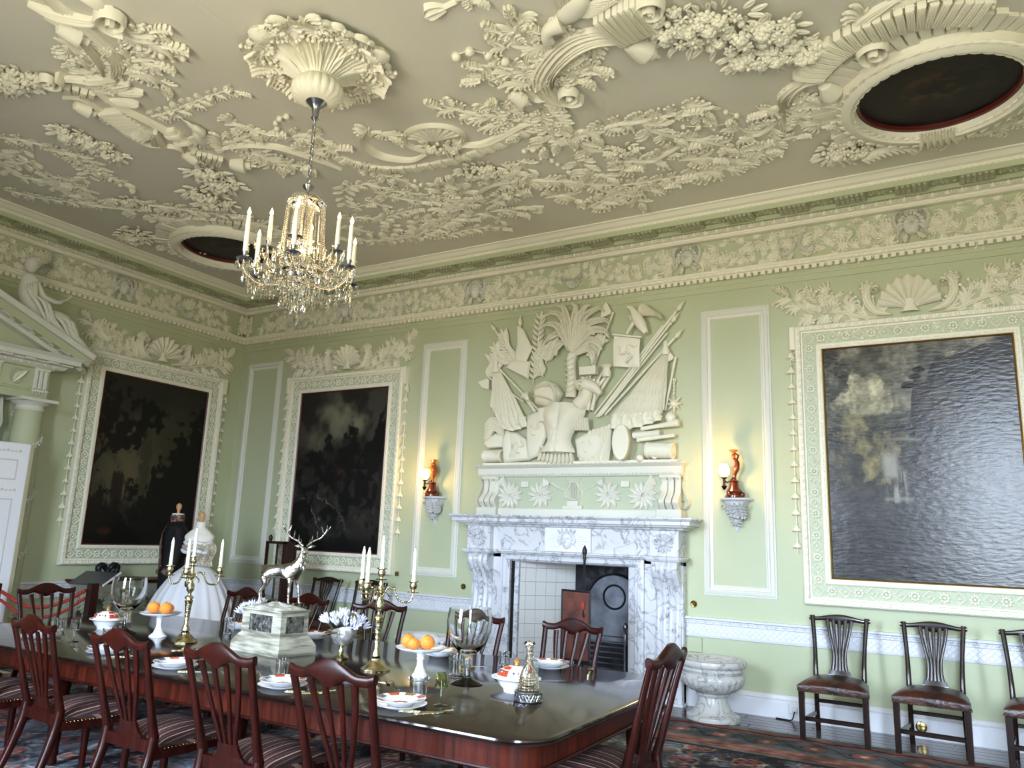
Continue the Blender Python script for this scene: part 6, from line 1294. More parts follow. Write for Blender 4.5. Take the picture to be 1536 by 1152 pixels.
# ------------------------------------------------------------------ things on the table
def shaft(prof, c, n=24, **k): return M().lathe(prof, c, n, **k)
def make_candelabrum():
    t = thing('candelabrum', 'x', 'candelabrum', (0, 0, 0)); B_ = lambda m, nm, mt=SILVG, p=t, s=True: m.build(nm, mt, p, s)
    m = M(); m.lathe([(0, 0), (.088, 0), (.09, .008), (.085, .016), (.06, .03), (.04, .055), (.03, .06), (.03, .07)], n=8); B_(m, 'base', s=30)
    m = M(); m.lathe([(.018, .07), (.03, .085), (.026, .10), (.016, .12), (.018, .20), (.024, .27), (.03, .285), (.02, .295), (.032, .305), (.03, .315), (.012, .325), (.012, .34), (.026, .36), (.028, .39), (.014, .42), (.012, .44), (.03, .455), (.026, .47), (.016, .49), (.012, .53)], n=12); B_(m, 'stem')
    def socket(x, y, z):
        m = M(); m.lathe([(.0, 0), (.034, .002), (.036, .007), (.012, .01), (.01, .02), (.02, .028), (.025, .045), (.02, .062), (.03, .068), (.03, .073), (.014, .074)], (x, y, z), 14); o = B_(m, 'socket')
        M().lathe([(.0125, .07), (.0105, .24), (.004, .27), (.0, .272)], (x, y, z), 12).build('candle', WAX, o)
        M().tube([(x, y, z+.268), (x+.002, y, z+.281)], .0012, 4).build('wick', BLACK, o)
    socket(0, 0, .525)
    for k in range(3):
        a = 2*PI*k/3+.25; c, s = math.cos(a), math.sin(a); r = lambda d, z: (d*c, d*s, z)
        m = M(); m.tube([r(.012, .43), r(.05, .485), r(.085, .46), r(.12, .405), r(.18, .40), r(.2, .44), r(.2, .455)], [.006, .006, .0055, .006, .006, .007, .006], 8, res=24); m.tube([r(.03, .455), r(.055, .43), r(.05, .41)], .005, 6, res=8); m.ball(r(.085, .475), .010, 6); B_(m, 'arm'); socket(.2*c, .2*s, .452)
    return t
CA = make_candelabrum(); CA.location = (6.38, -4.09, TZ); CA['label'] = 'silver-gilt candelabrum beside the oranges, right of the stag'; CA['group'] = 'silver-gilt candelabra'; CA.rotation_euler = (0, 0, .55); ORG[CA.name] = (0, 0, 0)
index_kids(); dup(CA, (4.66, -4.12, TZ), 1.0, 'silver-gilt candelabrum in front of the white ball gown', 'silver-gilt candelabra')
def glassware(name, label, cat, loc, outer, inner, n=32, group=None, mt=None, **k):
    t = thing(name, label, cat, loc, group); m = M(); m.lathe(outer+inner[::-1], loc, n, **k); m.build('bowl', mt or GLASS, t, True, fix=True); return t
def goblet(loc, label):
    t = thing('glass_goblet', label, 'goblet', loc, 'giant glass goblets'); o = [(0, 0), (.088, 0), (.09, .004), (.07, .015), (.03, .028), (.017, .045), (.016, .12), (.02, .135), (.026, .15), (.06, .175), (.10, .22), (.125, .285), (.128, .34), (.118, .41)]
    i = [(0, .172), (.05, .182), (.095, .225), (.12, .287), (.1235, .34), (.114, .41)]; m = M(); m.lathe(o+i[::-1], loc, 36); m.build('glass', GLASS, t, True, fix=True)
goblet((7.04, -4.09, TZ), 'giant clear goblet standing on the right half of the table'); goblet((3.93, -4.1, TZ), 'giant clear goblet on the left half of the table')
def cake_stand(loc, label, fruit, grp):
    t = thing('cake_stand', label, 'cake stand', loc, grp); M().lathe([(0, 0), (.062, 0), (.064, .006), (.035, .03), (.02, .07), (.018, .10), (.024, .108), (.02, .115), (.026, .14), (.12, .156), (.145, .17), (.147, .174), (.12, .164), (0, .158)], loc, 36).build('stand', PORC, t)
    for k, (dx, dy, r_, kind, lb) in enumerate(fruit):
        z = loc[2]+.162+r_; p = (loc[0]+dx, loc[1]+dy, z)
        if kind == 'o': f = thing('orange', lb, 'fruit', (p[0], p[1], z-r_), 'oranges on the cake stands'); M().ball(p, r_, 18, sq=(1, 1, .93)).build('peel', ORANGE, f); M().ball((p[0], p[1], z+r_*.93), r_*.12, 6).build('stem_end', mat('stem_green', (96, 104, 50), .6) if 'stem_green' not in MATS else MATS['stem_green'], f)
        else: f = thing('walnut', lb, 'nut', (p[0], p[1], z-r_)); M().ball(p, r_, 10).build('shell', LACE, f); M().stroke([(p[0]-r_, p[1]), (p[0]+r_, p[1])], .003, .002, FI, n=6, kind='both', w0=z+r_*.96).build('seam', LACE, f)
ORANGE = mat('orange_peel', (238, 148, 54), .45, noise=((226, 118, 40), 4, 3, .35, .65), bump=(120, .4))
cake_stand((6.74, -4.13, TZ), 'white cake stand with oranges beside the giant goblet at right', [(-.068, -.035, .041, 'o', 'orange at the left of the right-hand cake stand'), (.0, -.075, .035, 'o', 'small orange at the front of the right-hand cake stand'), (.06, -.025, .043, 'o', 'large orange at the right of the right-hand cake stand'), (-.01, .06, .034, 'o', 'orange at the back of the right-hand cake stand'), (.01, .0, .018, 'w', 'pale nut among the oranges on the right-hand cake stand')], 'porcelain cake stands')
cake_stand((4.28, -4.06, TZ), 'white cake stand with oranges beside the left candelabrum', [(-.045, -.03, .045, 'o', 'orange at the left of the left-hand cake stand'), (.055, .0, .045, 'o', 'orange at the right of the left-hand cake stand'), (.0, .07, .036, 'o', 'orange at the back of the left-hand cake stand')], 'porcelain cake stands')
REDP = mat('iron_red_enamel', (178, 62, 34), .2, coat=.3); BLUEP = mat('blue_enamel', (52, 66, 112), .2, coat=.3); GILT = mat('gilding', (206, 160, 88), .25, metal=.8)
def tureen(loc, label):
    t = thing('tureen', label, 'tureen', loc, 'lidded porcelain tureens'); e = lambda x, y, z: (loc[0]+x*1.12, loc[1]+y*.92, loc[2]+z)
    M().lathe([(0, 0), (.062, 0), (.064, .01), (.07, .02), (.085, .035), (.095, .055), (.115, .07), (.125, .072), (.125, .077), (.10, .075), (.0, .06)], n=36, F=e).build('dish', PORC, t)
    l = M().lathe([(.098, .075), (.094, .09), (.075, .115), (.045, .13), (.0, .134)], n=36, F=e).build('lid', PORC, t)
    for k in range(6):
        a0 = 2*PI*k/6; 
        if k % 2 == 0: M().grid(lambda u, v: e(*(np.interp(v, [0, .35, 1], [.0975, .0815, .045])*np.array((math.cos(a0+.75*(u-.5)*1.25), math.sin(a0+.75*(u-.5)*1.25)))), np.interp(v, [0, .35, 1], [.085, .111, .1315])), 8, 6).build('red_panel', REDP, l)
        for j in range(3): aa = a0+(j-1)*.25; M().ball(e(.086*math.cos(aa), .086*math.sin(aa), .105), .007, 6).build('flower_motif', GILT if j == 1 else BLUEP, l)
    M().lathe([(.022, .13), (.012, .136), (.01, .148), (.018, .158), (.012, .17), (0, .174)], n=12, F=e).build('gilt_knob', GILT, t)
tureen((7.36, -4.10, TZ), 'red and white lidded tureen at the right end of the table'); tureen((3.62, -4.05, TZ), 'red and white lidded tureen left of the far goblet')
def decanter(loc, label, coaster):
    t = thing('decanter', label, 'decanter', loc, 'glass decanters'); P = [(0, .004), (.055, .004), (.06, .01)]
    for k in range(9): z = .02+.013*k; r = .06-.018*(k/9)**2.2; P += [(r, z), (r*.90, z+.0065)]
    P += [(.036, .145), (.022, .165), (.017, .175), (.022, .182), (.017, .19), (.016, .21), (.022, .216), (.016, .222), (.016, .245), (.026, .262)]
    I = [(0, .02), (.05, .024), (.044, .10), (.028, .145), (.012, .175), (.012, .245), (.02, .262)]; m = M(); m.lathe(P+I[::-1], loc, 28); m.build('body', CRYS, t, True, fix=True)
    M().lathe([(0, .235), (.011, .24), (.013, .262), (.03, .272), (.026, .285), (0, .29)], loc, 12).build('stopper', CRYS, t)
    if coaster:
        c = thing('wine_coaster', 'pierced silver coaster under the ribbed decanter', 'coaster', loc); m = M()
        for z in (.002, .042): m.tube([(loc[0]+.068*math.cos(2*PI*k/32), loc[1]+.068*math.sin(2*PI*k/32), loc[2]+z) for k in range(33)], .0055, 6)
        M().lathe([(0, .001), (.068, .001), (.068, .004)], loc, 32).build('tray', STEEL, c); m.build('rims', STEEL, c)
        for k in range(28):
            for s in (-1, 1): a = 2*PI*k/28; b = a+s*.28; M().tube([(loc[0]+.068*math.cos(a), loc[1]+.068*math.sin(a), loc[2]+.004), (loc[0]+.068*math.cos((a+b)/2)*1.01, loc[1]+.068*math.sin((a+b)/2)*1.01, loc[2]+.022), (loc[0]+.068*math.cos(b), loc[1]+.068*math.sin(b), loc[2]+.04)], .0034, 5).build('lattice_bar', STEEL, c)
decanter((7.53, -4.27, TZ+.004), 'ribbed glass decanter in a silver coaster at the right end', True); decanter((3.4, -3.75, TZ), 'plain stoppered decanter behind the left tureen', False)
# plates with a soup bowl on top
def plate_pair(loc, label):
    t = thing('dinner_plate', label, 'plate', loc, 'iron-red patterned plates'); M().lathe([(0, .0), (.07, .0), (.075, .004), (.125, .018), (.127, .021), (.08, .01), (0, .008)], loc, 36).build('plate', PORC, t)
    s = thing('soup_bowl', label.replace('dinner plate', 'patterned bowl').replace('plate', 'bowl')[:90], 'bowl', (loc[0], loc[1], loc[2]+.012), 'iron-red patterned bowls'); z = .012
    M().lathe([(0, .0+z), (.06, .0+z), (.085, .02+z), (.12, .03+z), (.121, .033+z), (.084, .026+z), (.055, .01+z), (0, .008+z)], loc, 36).build('bowl', PORC, s)
    for k in range(8):
        a = 2*PI*k/8+.2; M().grid(lambda u, v: (loc[0]+(.086+.031*v)*math.cos(a+.5*(u-.5)), loc[1]+(.086+.031*v)*math.sin(a+.5*(u-.5)), loc[2]+z+.0275+.0065*v), 4, 2).build('rim_panel', REDP if k % 2 else BLUEP if k % 4 == 0 else GILT, s)
    for k in range(8): a = 2*PI*k/8; M().ball((loc[0]+.028*math.cos(a), loc[1]+.028*math.sin(a), loc[2]+z+.0095), .014, 8, sq=(1, 1, .18)).build('flower_motif', REDP if k % 2 else GILT, s)
for x, y, lb in ((7.13, -4.80, 'patterned dinner plate on the near side, closest to the table corner'), (6.37, -4.82, 'patterned dinner plate on the near side in front of the stag'), (5.50, -4.82, 'patterned dinner plate on the near side below the left candelabrum'), (4.76, -4.76, 'patterned dinner plate on the near side between the left chairs'), (3.8, -4.65, 'patterned dinner plate on the near side at the left edge'),
                 (7.14, -3.28, 'patterned dinner plate across the table before the fireplace chair'), (6.33, -3.35, 'patterned dinner plate across the table behind the right cake stand'), (5.12, -3.32, 'patterned dinner plate across the table beside the stag'), (4.3, -3.30, 'patterned dinner plate across the table behind the left candelabrum')): plate_pair((x, y, TZ), lb)
def cutlery(name, x, y, a, label, kind):
    t = thing(name, label, name.replace('_', ' '), (x, y, TZ)); G = lambda u, v, w: (x+u*math.cos(a)-v*math.sin(a), y+u*math.sin(a)+v*math.cos(a), TZ+w)
    if kind == 'k': M().stroke([(-.10, 0), (-.05, .002), (.0, 0)], .009, .012, G, n=8, kind='both').build('handle', SILVG, t); M().prism([(0, -.006), (.08, -.009), (.11, .002), (.08, .009), (0, .006)], .003, .006, G).build('blade', STEEL, t, False)
    elif kind == 'f':
        M().stroke([(-.10, 0), (-.05, .0), (.02, 0)], .006, .008, G, n=8, kind='stem', prof=M.ROUND).build('handle', SILVG, t)
        for k in (-1.5, -.5, .5, 1.5): M().tube([(.02, k*.003, .005), (.045, k*.006, .008), (.09, k*.006, .012)], .0018, 5, G).build('tine', SILVG, t)
    else: M().stroke([(-.10, 0), (0, 0), (.04, 0)], .005, .008, G, n=8, kind='stem').build('handle', SILVG, t); M().ball((.062, 0, .010), .026, 12, G, sq=(1.2, .8, .35)).build('spoon_bowl', SILVG, t)
for i, (x, y, a, nm, lb, k) in enumerate(((7.27, -4.83, .5, 'table_knife', 'bone-handled knife right of the near corner plate', 'k'), (7.33, -4.80, .9, 'table_fork', 'silver fork lying by the near corner plate', 'f'), (6.55, -4.84, .6, 'table_knife', 'knife beside the near plate in front of the stag', 'k'), (6.61, -4.81, .9, 'table_fork', 'fork beside the near plate in front of the stag', 'f'), (6.78, -4.42, 2.6, 'serving_spoon', 'large ladle lying between candelabrum and tumbler', 's'),
        (6.66, -4.38, .2, 'serving_spoon', 'serving spoon lying at the foot of the right candelabrum', 's'), (6.68, -3.62, -.6, 'table_fork', 'fork across the table near the giant right goblet', 'f'), (6.76, -3.58, .7, 'table_knife', 'knife across the table near the giant right goblet', 'k'), (7.40, -3.24, 1.9, 'serving_spoon', 'small gilt spoon by the fireplace chair plate', 's'), (5.70, -4.83, .6, 'table_knife', 'knife on the near side below the left candelabrum', 'k'), (4.95, -4.78, .6, 'table_fork', 'fork on the near side between the left chairs', 'f'),
        (5.0, -4.35, .9, 'serving_spoon', 'gilt spoon lying at the foot of the left candelabrum', 's'), (4.05, -4.72, .4, 'table_fork', 'fork near the table edge at far left', 'f'))): cutlery(nm, x, y, a, lb, k)
def tumbler(x, y, r, h, label, stem=False, mt=None):
    t = thing('wine_glass' if stem else 'tumbler', label, 'glass', (x, y, TZ)); m = M()
    if stem: m.lathe([(0, 0), (.034, 0), (.034, .002), (.006, .007), (.004, .012), (.004, .07), (.008, .075), (.03, .08), (.032, .095), (.03, .15), (.0285, .15), (.03, .095), (.027, .084), (0, .08)], (x, y, TZ), 24)
    else: m.lathe([(0, 0), (r*.92, 0), (r*.95, .01), (r, h*.5), (r*1.02, h*.9), (r*1.06, h), (r*1.0, h), (r*.95, h*.88), (r*.93, .016), (0, .012)], (x, y, TZ), 24)
    m.build('glass', mt or GLASS, t, True, fix=True)
    if not stem: M().lathe([(r*1.03, h*.78), (r*1.06, h*.8), (r*1.03, h*.82)], (x, y, TZ), 24).build('rim_ring', GLASS, t)
TINT = mat('pale_green_glass', (226, 236, 200), .02, trans=1, ior=1.45)
for a in ((7.06, -4.57, .045, .105, 'cut glass tumbler below the right cake stand'), (6.84, -3.9, .05, .12, 'tall clear jar behind the right cake stand'), (6.15, -4.62, .034, .10, 'small tumbler behind the chair back before the stag'), (6.88, -3.42, .036, .09, 'cut tumbler across the table left of the tureen'), (7.12, -3.5, .036, .09, 'tumbler just behind the ribbed decanter'), (4.35, -4.5, .036, .1, 'tumbler on the near side left of the cake stand'), (4.5, -3.6, .04, .12, 'tall tumbler behind the left candelabrum'), (3.5, -4.35, .036, .09, 'cut tumbler in front of the left tureen')): tumbler(*a)
tumbler(7.25, -4.64, 0, 0, 'small pale green cordial glass near the table corner', True, TINT); tumbler(4.15, -4.62, 0, 0, 'stemmed wine glass on the near side at far left', True)
# shell vases full of crocuses
SHELLM = mat('nautilus_shell', (150, 146, 140), .25, metal=.6, noise=((226, 222, 214), 22, 4, .4, .7), bump=(50, .3)); PETAL = mat('white_petal', (206, 206, 222), .6); STALK = mat('dark_stem', (40, 48, 34), .6)
def shell_vase(x, y, a, label):
    loc = (x, y, TZ); t = thing('shell_vase', label, 'vase', loc, 'silver shell vases of crocuses'); ca, sa = math.cos(a), math.sin(a); G = lambda u, v, w: (x+u*ca-v*sa, y+u*sa+v*ca, TZ+w)
    M().lathe([(0, 0), (.05, 0), (.052, .008), (.03, .02), (.014, .035), (.02, .05), (.012, .065), (.016, .08)], n=18, F=G).build('foot', SILVG, t)
    def fn(u, v): th = 2*PI*u; ph = v*PI*.52; r = math.sin(ph)*(.095+.012*math.cos(th)); return G(r*1.15*math.cos(th), r*.8*math.sin(th), .175-.098*math.cos(ph)+.035*max(0, math.cos(th))*v**3)
    M().grid(fn, 28, 12).build('shell_bowl', SHELLM, t)
    M().tube([(-.105, 0, .17), (-.08, .06, .168), (0, .078, .165), (.08, .05, .18), (.12, 0, .21), (.08, -.05, .18), (0, -.078, .165), (-.08, -.06, .168), (-.105, 0, .17)], .007, 8, G, res=40).build('rim', SILVG, t)
    M().tube([(.11, 0, .2), (.15, 0, .235), (.135, 0, .28), (.10, 0, .285), (.10, 0, .26)], [.016, .013, .01, .008], 8, G, res=16).build('scroll', SILVG, t)
    fl = thing('crocus_bunch', 'bunch of white crocuses in the '+('right' if x > 5.4 else 'left')+'-hand shell vase', 'flowers', (x, y, TZ+.15)); r2 = random.Random(int(x*100))
    me = M()
    for k in range(6):
        b = 2*PI*k/6; me.tube([(0, 0, 0), (.008*math.cos(b), .008*math.sin(b), .012), (.014*math.cos(b), .014*math.sin(b), .028), (.020*math.cos(b), .020*math.sin(b), .046)], [.002, .0055, .0065, .001], 6)
    cro = me.mesh('crocus', PETAL)
    for k in range(30):
        b = r2.uniform(0, 2*PI); d = .12*math.sqrt(r2.random()); u, v = d*math.cos(b)*1.3, d*math.sin(b); w = .245-.35*d*d*8+r2.uniform(-.02, .025); p = np.array(G(u, v, w)); q = np.array(G(u*.5, v*.5, .16)); dr = Vector(p-q).normalized()
        M().tube([q, (p+q)/2+np.array((0, 0, .01)), p], .0022, 5).build('stem', STALK, fl)
        o = bpy.data.objects.new('crocus', cro); COL.objects.link(o); o.parent = fl; o.matrix_basis = Matrix.Translation(Vector(p)-Vector(ORG[fl.name])) @ dr.to_track_quat('Z', 'Y').to_matrix().to_4x4() @ Matrix.Scale(r2.uniform(.85, 1.2), 4)
    M().ball(G(0, 0, .165), .07, 10, sq=(1, 1, .3)).build('moss', STALK, fl)
shell_vase(5.93, -3.9, -.3, 'silver shell vase of white crocuses between stag and right candelabrum'); shell_vase(5.0, -3.78, -.3, 'silver shell vase of white crocuses between the left candelabrum and the stag')
# stag on a stone plinth
STONE = mat('banded_stone', (176, 172, 156), .45, noise=((112, 108, 94), 9, 6, .38, .62), stretch=(.6, .6, 5)); PLA = mat('pewter_relief', (120, 120, 114), .4, metal=.6, bump=(45, .9), noise=((62, 62, 60), 30, 4, .4, .6)); ROCK = mat('pale_rock', (196, 194, 180), .6, noise=((120, 118, 104), 12, 5, .35, .65), bump=(16, .8))
PA = -.12; PC = (5.40, -3.99); pl = thing('stone_plinth', 'banded grey stone plinth with a relief plaque, under the silver stag', 'plinth', (*PC, TZ)); GP = lambda u, v, w: (PC[0]+u*math.cos(PA)-v*math.sin(PA), PC[1]+u*math.sin(PA)+v*math.cos(PA), TZ+w)
def frust(name, levels, mt, parent): 
    m = M(); V = []; Fs = []; k = len(levels)
    for hx, hy, z in levels: V += [GP(-hx, -hy, z), GP(hx, -hy, z), GP(hx, hy, z), GP(-hx, hy, z)]
    for i in range(k-1): Fs += [(i*4+j, i*4+(j+1) % 4, i*4+4+(j+1) % 4, i*4+4+j) for j in range(4)]
    return m.add(V, Fs+[(3, 2, 1, 0), tuple(4*(k-1)+j for j in range(4))]).build(name, mt, parent, False)
frust('base', [(.265, .15, 0), (.265, .15, .05), (.255, .142, .07), (.225, .12, .11), (.22, .115, .115)], STONE, pl); frust('block', [(.215, .112, .115), (.212, .11, .265)], STONE, pl); frust('cornice', [(.212, .11, .265), (.222, .118, .272), (.222, .118, .282)], STONE, pl)
m = M(); m.add([GP(-.12, -.116, .14), GP(.12, -.116, .14), GP(.12, -.116, .245), GP(-.12, -.116, .245)], [(0, 1, 2, 3)]); m.box((-.12, .14, .112), (.12, .245, .118), lambda u, v, w: GP(u, -w, v)); pq = m.build('plaque', PLA, pl, False)
for k, (u, v) in enumerate(((-.06, .19), (-.03, .2), (.04, .2), (.07, .185), (.0, .18))): M().ball(GP(u, -.119, v), .02, 8, sq=(1, .5, 1.3)).build('plaque_figure', PLA, pq)
pq2 = M().box((-.07, .14, .214), (.07, .245, .219), lambda u, v, w: GP(w, u, v)).build('plaque', PLA, pl, False)
def mound(u, v): a = u*2-1; b = v*2-1; e = max(0, 1-a*a)*max(0, 1-b*b); return GP(a*.20, b*.105, .28+.026*e**.3+.03*e*(fbm(np.array([a*3+5]), np.array([b*3+5]), 300)[0]-.3))
M().grid(mound, 30, 20).build('rocky_mound', ROCK, pl)
ST_ = thing('stag_statue', 'silver stag with branching antlers standing on the stone plinth', 'statue', (*PC, TZ+.31)); H0 = .315
import bmesh
SA = .30; SC_ = 1.0; GS = lambda u, v, w: (PC[0]+.02+SC_*(u*math.cos(SA)-v*math.sin(SA)), PC[1]+SC_*(u*math.sin(SA)+v*math.cos(SA)), TZ+H0+SC_*w)
def skin(name, nodes, edges, mt, parent, sub=2):
    me = bpy.data.meshes.new(name); L = ORG[parent.name]; me.from_pydata([tuple(np.array(GS(*n[:3]))-np.array(L)) for n in nodes], edges, []); o = bpy.data.objects.new(name, me); COL.objects.link(o); o.parent = parent; me.materials.append(mt)
    md = o.modifiers.new('s', 'SKIN'); md.use_smooth_shade = True
    for i, n in enumerate(nodes): me.skin_vertices[0].data[i].radius = (n[3]*SC_, n[4]*SC_ if len(n) > 4 else n[3]*SC_)
    me.skin_vertices[0].data[0].use_root = True
    o.modifiers.new('b', 'SUBSURF').levels = sub; o.modifiers['b'].render_levels = sub
    dg = bpy.context.evaluated_depsgraph_get(); ev = bpy.data.meshes.new_from_object(o.evaluated_get(dg)); o.modifiers.clear(); o.data = ev; ORG[o.name] = L; return o
N_ = [(-.11, 0, .215, .05), (-.05, 0, .213, .048), (.02, 0, .213, .05), (.085, 0, .218, .058), (.12, 0, .255, .048), (.14, 0, .30, .032), (.15, 0, .34, .024), (.158, 0, .368, .027), (.174, -.028, .356, .018), (.187, -.052, .340, .012), (-.145, 0, .235, .018), (-.16, 0, .215, .008)]
E_ = [(i, i+1) for i in range(9)]+[(0, 10), (10, 11)]
def leg(root, pts): 
    p = root
    for q in pts: N_.append(q); E_.append((p, len(N_)-1)); p = len(N_)-1
leg(0, [(-.115, -.032, .17, .032), (-.095, -.036, .125, .017), (-.135, -.038, .075, .010), (-.125, -.038, .035, .008), (-.12, -.038, .008, .008), (-.105, -.038, .002, .009)]); leg(0, [(-.12, .032, .17, .032), (-.125, .036, .125, .017), (-.165, .038, .08, .010), (-.165, .038, .035, .008), (-.16, .038, .008, .008), (-.145, .038, .002, .009)])
leg(3, [(.085, -.032, .165, .022), (.085, -.034, .115, .012), (.085, -.034, .085, .011), (.085, -.034, .04, .007), (.087, -.034, .01, .008), (.1, -.034, .002, .009)]); leg(3, [(.09, .032, .165, .022), (.115, .034, .12, .012), (.12, .034, .09, .011), (.125, .034, .045, .007), (.13, .034, .01, .008), (.145, .034, .002, .009)])
skin('body', N_, E_, SILVER, ST_)
HD = lambda f, l, z: GS(.158+f*.48+l*.87, -f*.87+l*.48, z)      # head frame: the stag looks round towards the room
for sd in (-1, 1):
    m = M(); m.tube([HD(.0, sd*.012, .388), HD(-.01, sd*.05, .42), HD(-.015, sd*.10, .445), HD(-.01, sd*.135, .49), HD(.0, sd*.14, .53)], [.008, .007, .006, .005, .002], 8, res=20)
    for a, b in (((.0, sd*.025, .40), (.03, sd*.03, .435)), ((-.005, sd*.045, .418), (.02, sd*.045, .46)), ((-.012, sd*.08, .436), (.01, sd*.075, .49)), ((-.012, sd*.12, .47), (-.0, sd*.10, .525)), ((-.01, sd*.135, .49), (.01, sd*.165, .53))): m.tube([HD(*a), HD((a[0]+b[0])/2+.004, (a[1]+b[1])/2, (a[2]+b[2])/2-.004), HD(*b)], [.005, .0045, .0015], 6, res=6)
    m.build('antler', SILVER, ST_); M().tube([HD(.0, sd*.02, .375), HD(-.005, sd*.045, .385), HD(-.01, sd*.07, .388)], [.006, .014, .003], 8, res=8).build('ear', SILVER, ST_); M().ball(HD(.022, sd*.018, .37), .005, 6).build('eye', BLACK, ST_)
for k in range(14):
    z = .235+.009*k; y = .03*math.sin(k*2.3); M().tube([GS(.135+.001*k, y, z+.035), GS(.158+.0005*k, y*1.2, z+.01), GS(.160, y*1.2, z-.02)], [.004, .009, .002], 6, res=5).build('mane_lock', SILVER, ST_)
# ------------------------------------------------------------------ chandelier
HC = (ROSE[0], ROSE[1]); cz = lambda z: (HC[0], HC[1], z); ch = thing('chandelier', 'crystal chandelier with lit electric candles hanging by a chain', 'chandelier', cz(4.67))
CH = SILVER
M().lathe([(0, 4.70), (.075, 4.695), (.08, 4.67), (.05, 4.64), (.03, 4.62), (.022, 4.55), (.03, 4.54), (.012, 4.52), (0, 4.5)], (HC[0], HC[1], 0), 24).build('canopy', STEEL, ch)
cl = M(); cl.tube([(0, 0, 0), (.013, 0, .011), (.013, 0, .041), (0, 0, .052), (-.013, 0, .041), (-.013, 0, .011), (0, 0, 0)], .0038, 6, cap=False); link = cl.mesh('chain_link', STEEL)
n = 0; z = 4.49
while z > 4.02:
    o = bpy.data.objects.new('chain_link', link); COL.objects.link(o); o.parent = ch; o.location = (0, 0, z-.03-4.67); o.rotation_euler = (0, 0, (n % 2)*PI/2); z -= .043; n += 1
M().lathe([(0, 4.03), (.012, 4.02), (.04, 4.0), (.035, 3.98), (.01, 3.96), (.008, 3.80), (.012, 3.78), (.012, 3.30), (.02, 3.28), (0, 3.27)], (HC[0], HC[1], 0), 16).build('shaft', STEEL, ch)
M().lathe([(.0, 3.93), (.06, 3.925), (.115, 3.90), (.14, 3.86), (.138, 3.858), (.11, 3.895), (0, 3.918)], (HC[0], HC[1], 0), 28).build('crown_dish', CRYS, ch)
M().lathe([(.02, 3.52), (.05, 3.50), (.075, 3.44), (.06, 3.38), (.03, 3.35), (.06, 3.33), (.12, 3.325), (.135, 3.34), (.02, 3.30), (.05, 3.26), (.04, 3.20), (.015, 3.17), (0, 3.13)], (HC[0], HC[1], 0), 28, flute=14, famp=.06).build('glass_baluster', CRYS, ch)
dm = M(); dm.ball((0, 0, 0), 1, 6); bead = dm.mesh('crystal_bead', CRYS, False); dd = M(); dd.lathe([(0, 1), (.18, .7), (.42, 0), (.3, -.55), (0, -.8)], n=6); drop = dd.mesh('crystal_drop', CRYS, False)
def put(me, nm, p, s, sz=None, par=None):
    o = bpy.data.objects.new(nm, me); COL.objects.link(o); o.parent = par or ch; L = ORG[(par or ch).name]; o.location = (p[0]-L[0], p[1]-L[1], p[2]-L[2]); o.scale = (s, s, sz or s); o.rotation_euler = (0, 0, rnd.random()*3); return o
def strand(a, b, sag, n, s=.008):
    m = M()
    for i in range(n+1): t = i/n; m.ball((a[0]+(b[0]-a[0])*t, a[1]+(b[1]-a[1])*t, a[2]+(b[2]-a[2])*t-sag*4*t*(1-t)), s, 6)
    m.build('bead_strand', CRYS, ch, False)
for k in range(14): a = 2*PI*k/14; strand((HC[0]+.13*math.cos(a), HC[1]+.13*math.sin(a), 3.865), (HC[0]+.15*math.cos(a), HC[1]+.15*math.sin(a), 3.42), -.0, 28, .007)
for k in range(10): a = 2*PI*k/10; strand((HC[0]+.06*math.cos(a), HC[1]+.06*math.sin(a), 3.88), (HC[0]+.03*math.cos(a), HC[1]+.03*math.sin(a), 3.5), 0, 20, .008)
ends = []
def candle_arm(a, R_, z, zc):
    c, s = math.cos(a), math.sin(a); r = lambda d, zz: (HC[0]+d*c, HC[1]+d*s, zz); m = M().tube([r(.04, 3.28), r(R_*.35, z-.10), r(R_*.7, z-.13), r(R_*.97, z-.07), r(R_, z)], .009, 8, res=22); m.build('arm', CRYS, ch); e = r(R_, z); ends.append((e, a))
    p = M().lathe([(0, 0), (.02, .0), (.05, .008), (.054, .014), (.02, .01), (.012, .03), (.016, .05), (.02, .06), (.02, .065)], e, 16).build('drip_pan', STEEL, ch)
    M().lathe([(.0165, .055), (.0145, zc-.0), (.008, zc+.006), (0, zc+.006)], e, 14).build('candle_tube', WAX, ch); M().lathe([(0, 0), (.010, .01), (.013, .024), (.008, .042), (0, .062)], (e[0], e[1], e[2]+zc+.004), 10).build('flame_bulb', FLAME, ch)
    for k in range(8): b = 2*PI*k/8; put(drop, 'crystal_drop', (e[0]+.05*math.cos(b), e[1]+.05*math.sin(b), e[2]-.035), .022, .03)
    put(drop, 'crystal_drop', (e[0], e[1], e[2]-.12), .03, .05)
for k in range(6): candle_arm(2*PI*k/6+.15, .40, 3.33, .32)
for k in range(4): candle_arm(2*PI*k/4+.6, .24, 3.50, .25)
for i in range(6):
    a, b = ends[i][0], ends[(i+1) % 6][0]; strand(a, b, .09, 18); strand(a, (HC[0], HC[1], 3.33), .03, 14)
    m_ = ((a[0]+b[0])/2, (a[1]+b[1])/2, a[2]-.13); put(drop, 'crystal_drop', m_, .03, .05)
